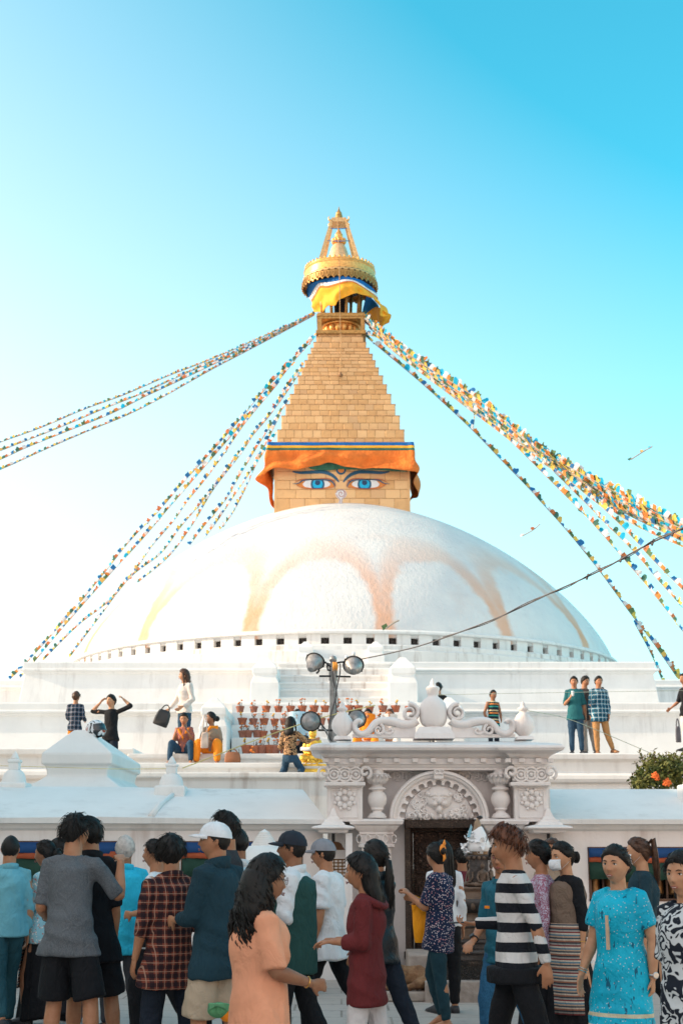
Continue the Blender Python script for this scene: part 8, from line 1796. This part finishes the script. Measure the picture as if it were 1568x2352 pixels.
for i, (P, lb, sz) in enumerate((([(1500, 45), (1350, 115), (1180, 190), (1000, 268), (790, 350), (600, 432), (400, 505), (200, 590), (0, 662), (-150, 720)], 'thin topmost string of prayer flags running left from the golden crown', .17),
    ([(1500, 48), (1350, 125), (1180, 205), (1060, 258), (870, 340), (680, 428), (500, 500), (300, 585), (0, 703), (-150, 762)], 'second string of prayer flags from the top running left from the crown', .21),
    ([(1500, 50), (1350, 130), (1200, 210), (1050, 275), (850, 370), (700, 440), (530, 525), (330, 605), (120, 690), (0, 745), (-150, 800)], 'bulky third string of prayer flags running left from the crown', .27),
    ([(1500, 55), (1340, 140), (1180, 225), (1000, 320), (770, 450), (600, 535), (440, 600), (230, 690), (0, 793), (-150, 850)], 'lowest string of prayer flags running left from the crown', .21))):
    flag_string(lin(P, 69, 62, zA1), lb, sz * .85, .9, 10 + i, gA, .5)
gB = 'prayer flag strings falling to the lower left beside the spire'
B = [([(1505, 150), (1440, 220), (1380, 290), (1240, 440), (1150, 550), (1010, 710), (890, 840), (760, 990)], [(600, 200), (480, 350), (340, 520), (130, 755), (45, 840)], 'outermost flag string from the spire top down to the left terrace corner', .26, 69, 78),
     ([(1500, 165), (1420, 255), (1330, 370), (1240, 470), (1150, 580), (1030, 720), (900, 870), (800, 985)], [(650, 200), (520, 340), (300, 590), (165, 750), (90, 835)], 'second flag string falling left, close beside the outermost one', .27, 69, 78),
     ([(1330, 380), (1180, 560), (1080, 705), (990, 830), (900, 940), (830, 1040)], [(700, 225), (620, 340), (500, 480), (360, 590), (200, 750)], 'third flag string falling left, clear of the dome', .22, 69.5, 79),
     ([(1450, 290), (1370, 400), (1300, 520), (1200, 640), (1100, 770), (980, 930)], [(830, 140), (740, 260), (600, 370), (460, 550), (325, 732)], 'flag string that meets the dome outline lowest down on the left', .22, 69, 80),
     ([(1440, 320), (1330, 480), (1230, 600), (1150, 720), (1020, 890)], [(890, 120), (780, 270), (640, 388)], 'flag string ending half way up the left dome outline', .22, 69, 77),
     ([(1380, 460), (1290, 590), (1220, 700), (1130, 850)], [(1040, 10), (950, 120), (870, 225)], 'flag string ending high on the left dome outline', .27, 69, 76),
     ([(1340, 530), (1240, 730), (1180, 830)], [(1070, 5), (1000, 110), (940, 190)], 'short flag string just above the left dome shoulder', .25, 69, 75),
     ([(1320, 620), (1230, 760), (1190, 850)], [(1105, 10), (1060, 90), (1010, 150)], 'innermost flag string beside the orange valance', .24, 69, 75)]
for i, (Pa, Pb, lb, sz, d0, d1) in enumerate(B):
    n = len(Pa) + len(Pb) - 1; P = [zA1(x, y, d0 + (d1 - d0) * k / n) for k, (x, y) in enumerate(Pa)] + [zL(x, y, d0 + (d1 - d0) * (len(Pa) + k) / n) for k, (x, y) in enumerate(Pb)]
    flag_string(P, lb, sz * 1.1, .80, 30 + i, gB, .3)
gC = 'prayer flag strings in the thick bundle to the right'
top_ = [(40, 62), (110, 118), (180, 180), (370, 320), (560, 440), (720, 560), (880, 690), (1050, 790), (1240, 900), (1400, 980), (1568, 1060), (1750, 1150)]
bot_ = [(50, 80), (110, 150), (200, 235), (340, 350), (520, 490), (690, 610), (850, 725), (1000, 820), (1170, 935), (1320, 1020), (1480, 1090), (1700, 1190)]
n = len(top_) - 1
for i in range(7):
    t = i / 6; P = [zA2(a[0] * (1 - t) + b[0] * t, a[1] * (1 - t) + b[1] * t + 7 * math.sin(i * 2.1 + k * 1.3), 69 - 20 * k / n + .2 * i) for k, (a, b) in enumerate(zip(top_, bot_))]
    flag_string(P, '%s string of the thick prayer flag bundle sweeping to the right edge' % ['topmost', 'second', 'third', 'middle', 'fifth', 'sixth', 'bottom'][i], .36, .62 if i in (2, 4) else .7, 50 + i, gC, .85, 1.15)
gD = 'prayer flag strings dropping to the lower right'
D_ = [([(42, 145), (150, 235), (270, 335), (400, 450), (560, 600), (700, 745), (850, 900)], [(900, 5), (1030, 150), (1180, 335), (1330, 540), (1430, 670), (1540, 830)], 'lone flag string below the bundle dropping to the lower right', .30, 69, 66),
      ([(45, 140), (120, 165), (200, 215), (330, 320)], None, 'short dark flag string tucked under the start of the bundle', .30, 69, 66),
      ([(700, 620), (760, 670), (880, 790), (1000, 910), (1100, 1010)], [(1160, 130), (1300, 290), (1420, 430), (1568, 620), (1650, 720)], 'outer pale flag string branching from the bundle', .27, 58, 52),
      ([(880, 730), (940, 790), (1050, 900), (1150, 1000)], [(1210, 120), (1340, 250), (1460, 390), (1568, 510), (1650, 600)], 'middle flag string branching from the bundle', .28, 58, 50),
      ([(1000, 820), (1080, 890), (1180, 970)], [(1200, 50), (1330, 180), (1420, 280), (1568, 430), (1650, 520)], 'inner flag string branching from the bundle', .28, 56, 50),
      ([(1100, 900), (1200, 960), (1300, 1030)], [(1240, 60), (1330, 120), (1440, 175), (1568, 230), (1660, 280)], 'flag string hanging just under the bundle at the right edge', .27, 56, 50),
      (None, [(1345, 580), (1420, 720), (1470, 840), (1500, 900)], 'short pale flag string behind the right end of the upper terrace', .30, 70, 70),
      (None, [(1430, 670), (1500, 760), (1560, 840), (1600, 890)], 'flag string at the right edge behind the terrace wing', .28, 68, 68)]
for i, (Pa, Pb, lb, sz, d0, d1) in enumerate(D_):
    Q = ([(zA2, p) for p in Pa] if Pa else []) + ([(zR, p) for p in Pb] if Pb else []); n = len(Q) - 1
    flag_string([f(p[0], p[1], d0 + (d1 - d0) * k / n) for k, (f, p) in enumerate(Q)], lb, sz * 1.1, .85, 80 + i, gD, .35)
flag_string([zA2(568, 520, 63), zA2(570, 555, 63), zA2(566, 590, 63)], 'tiny flag string linking the bundle with the lone string', .28, .9, 99, gD)
for i, (P, lb) in enumerate((([zA2(1318, 742, 40), zA2(1375, 705, 40), zA2(1420, 680, 40)], 'three stray flags on a hair-thin thread high in the right sky'), ([zR(830, 178, 45), zR(880, 150, 45), zR(912, 122, 45)], 'stray white and blue flags right of the dome shoulder'), ([zR(203, 604, 30), zR(235, 580, 30), zR(265, 565, 30)], 'stray flags hanging before the niche band'))):
    flag_string(P, lb, .14, 3.2, 110 + i, None, .3)
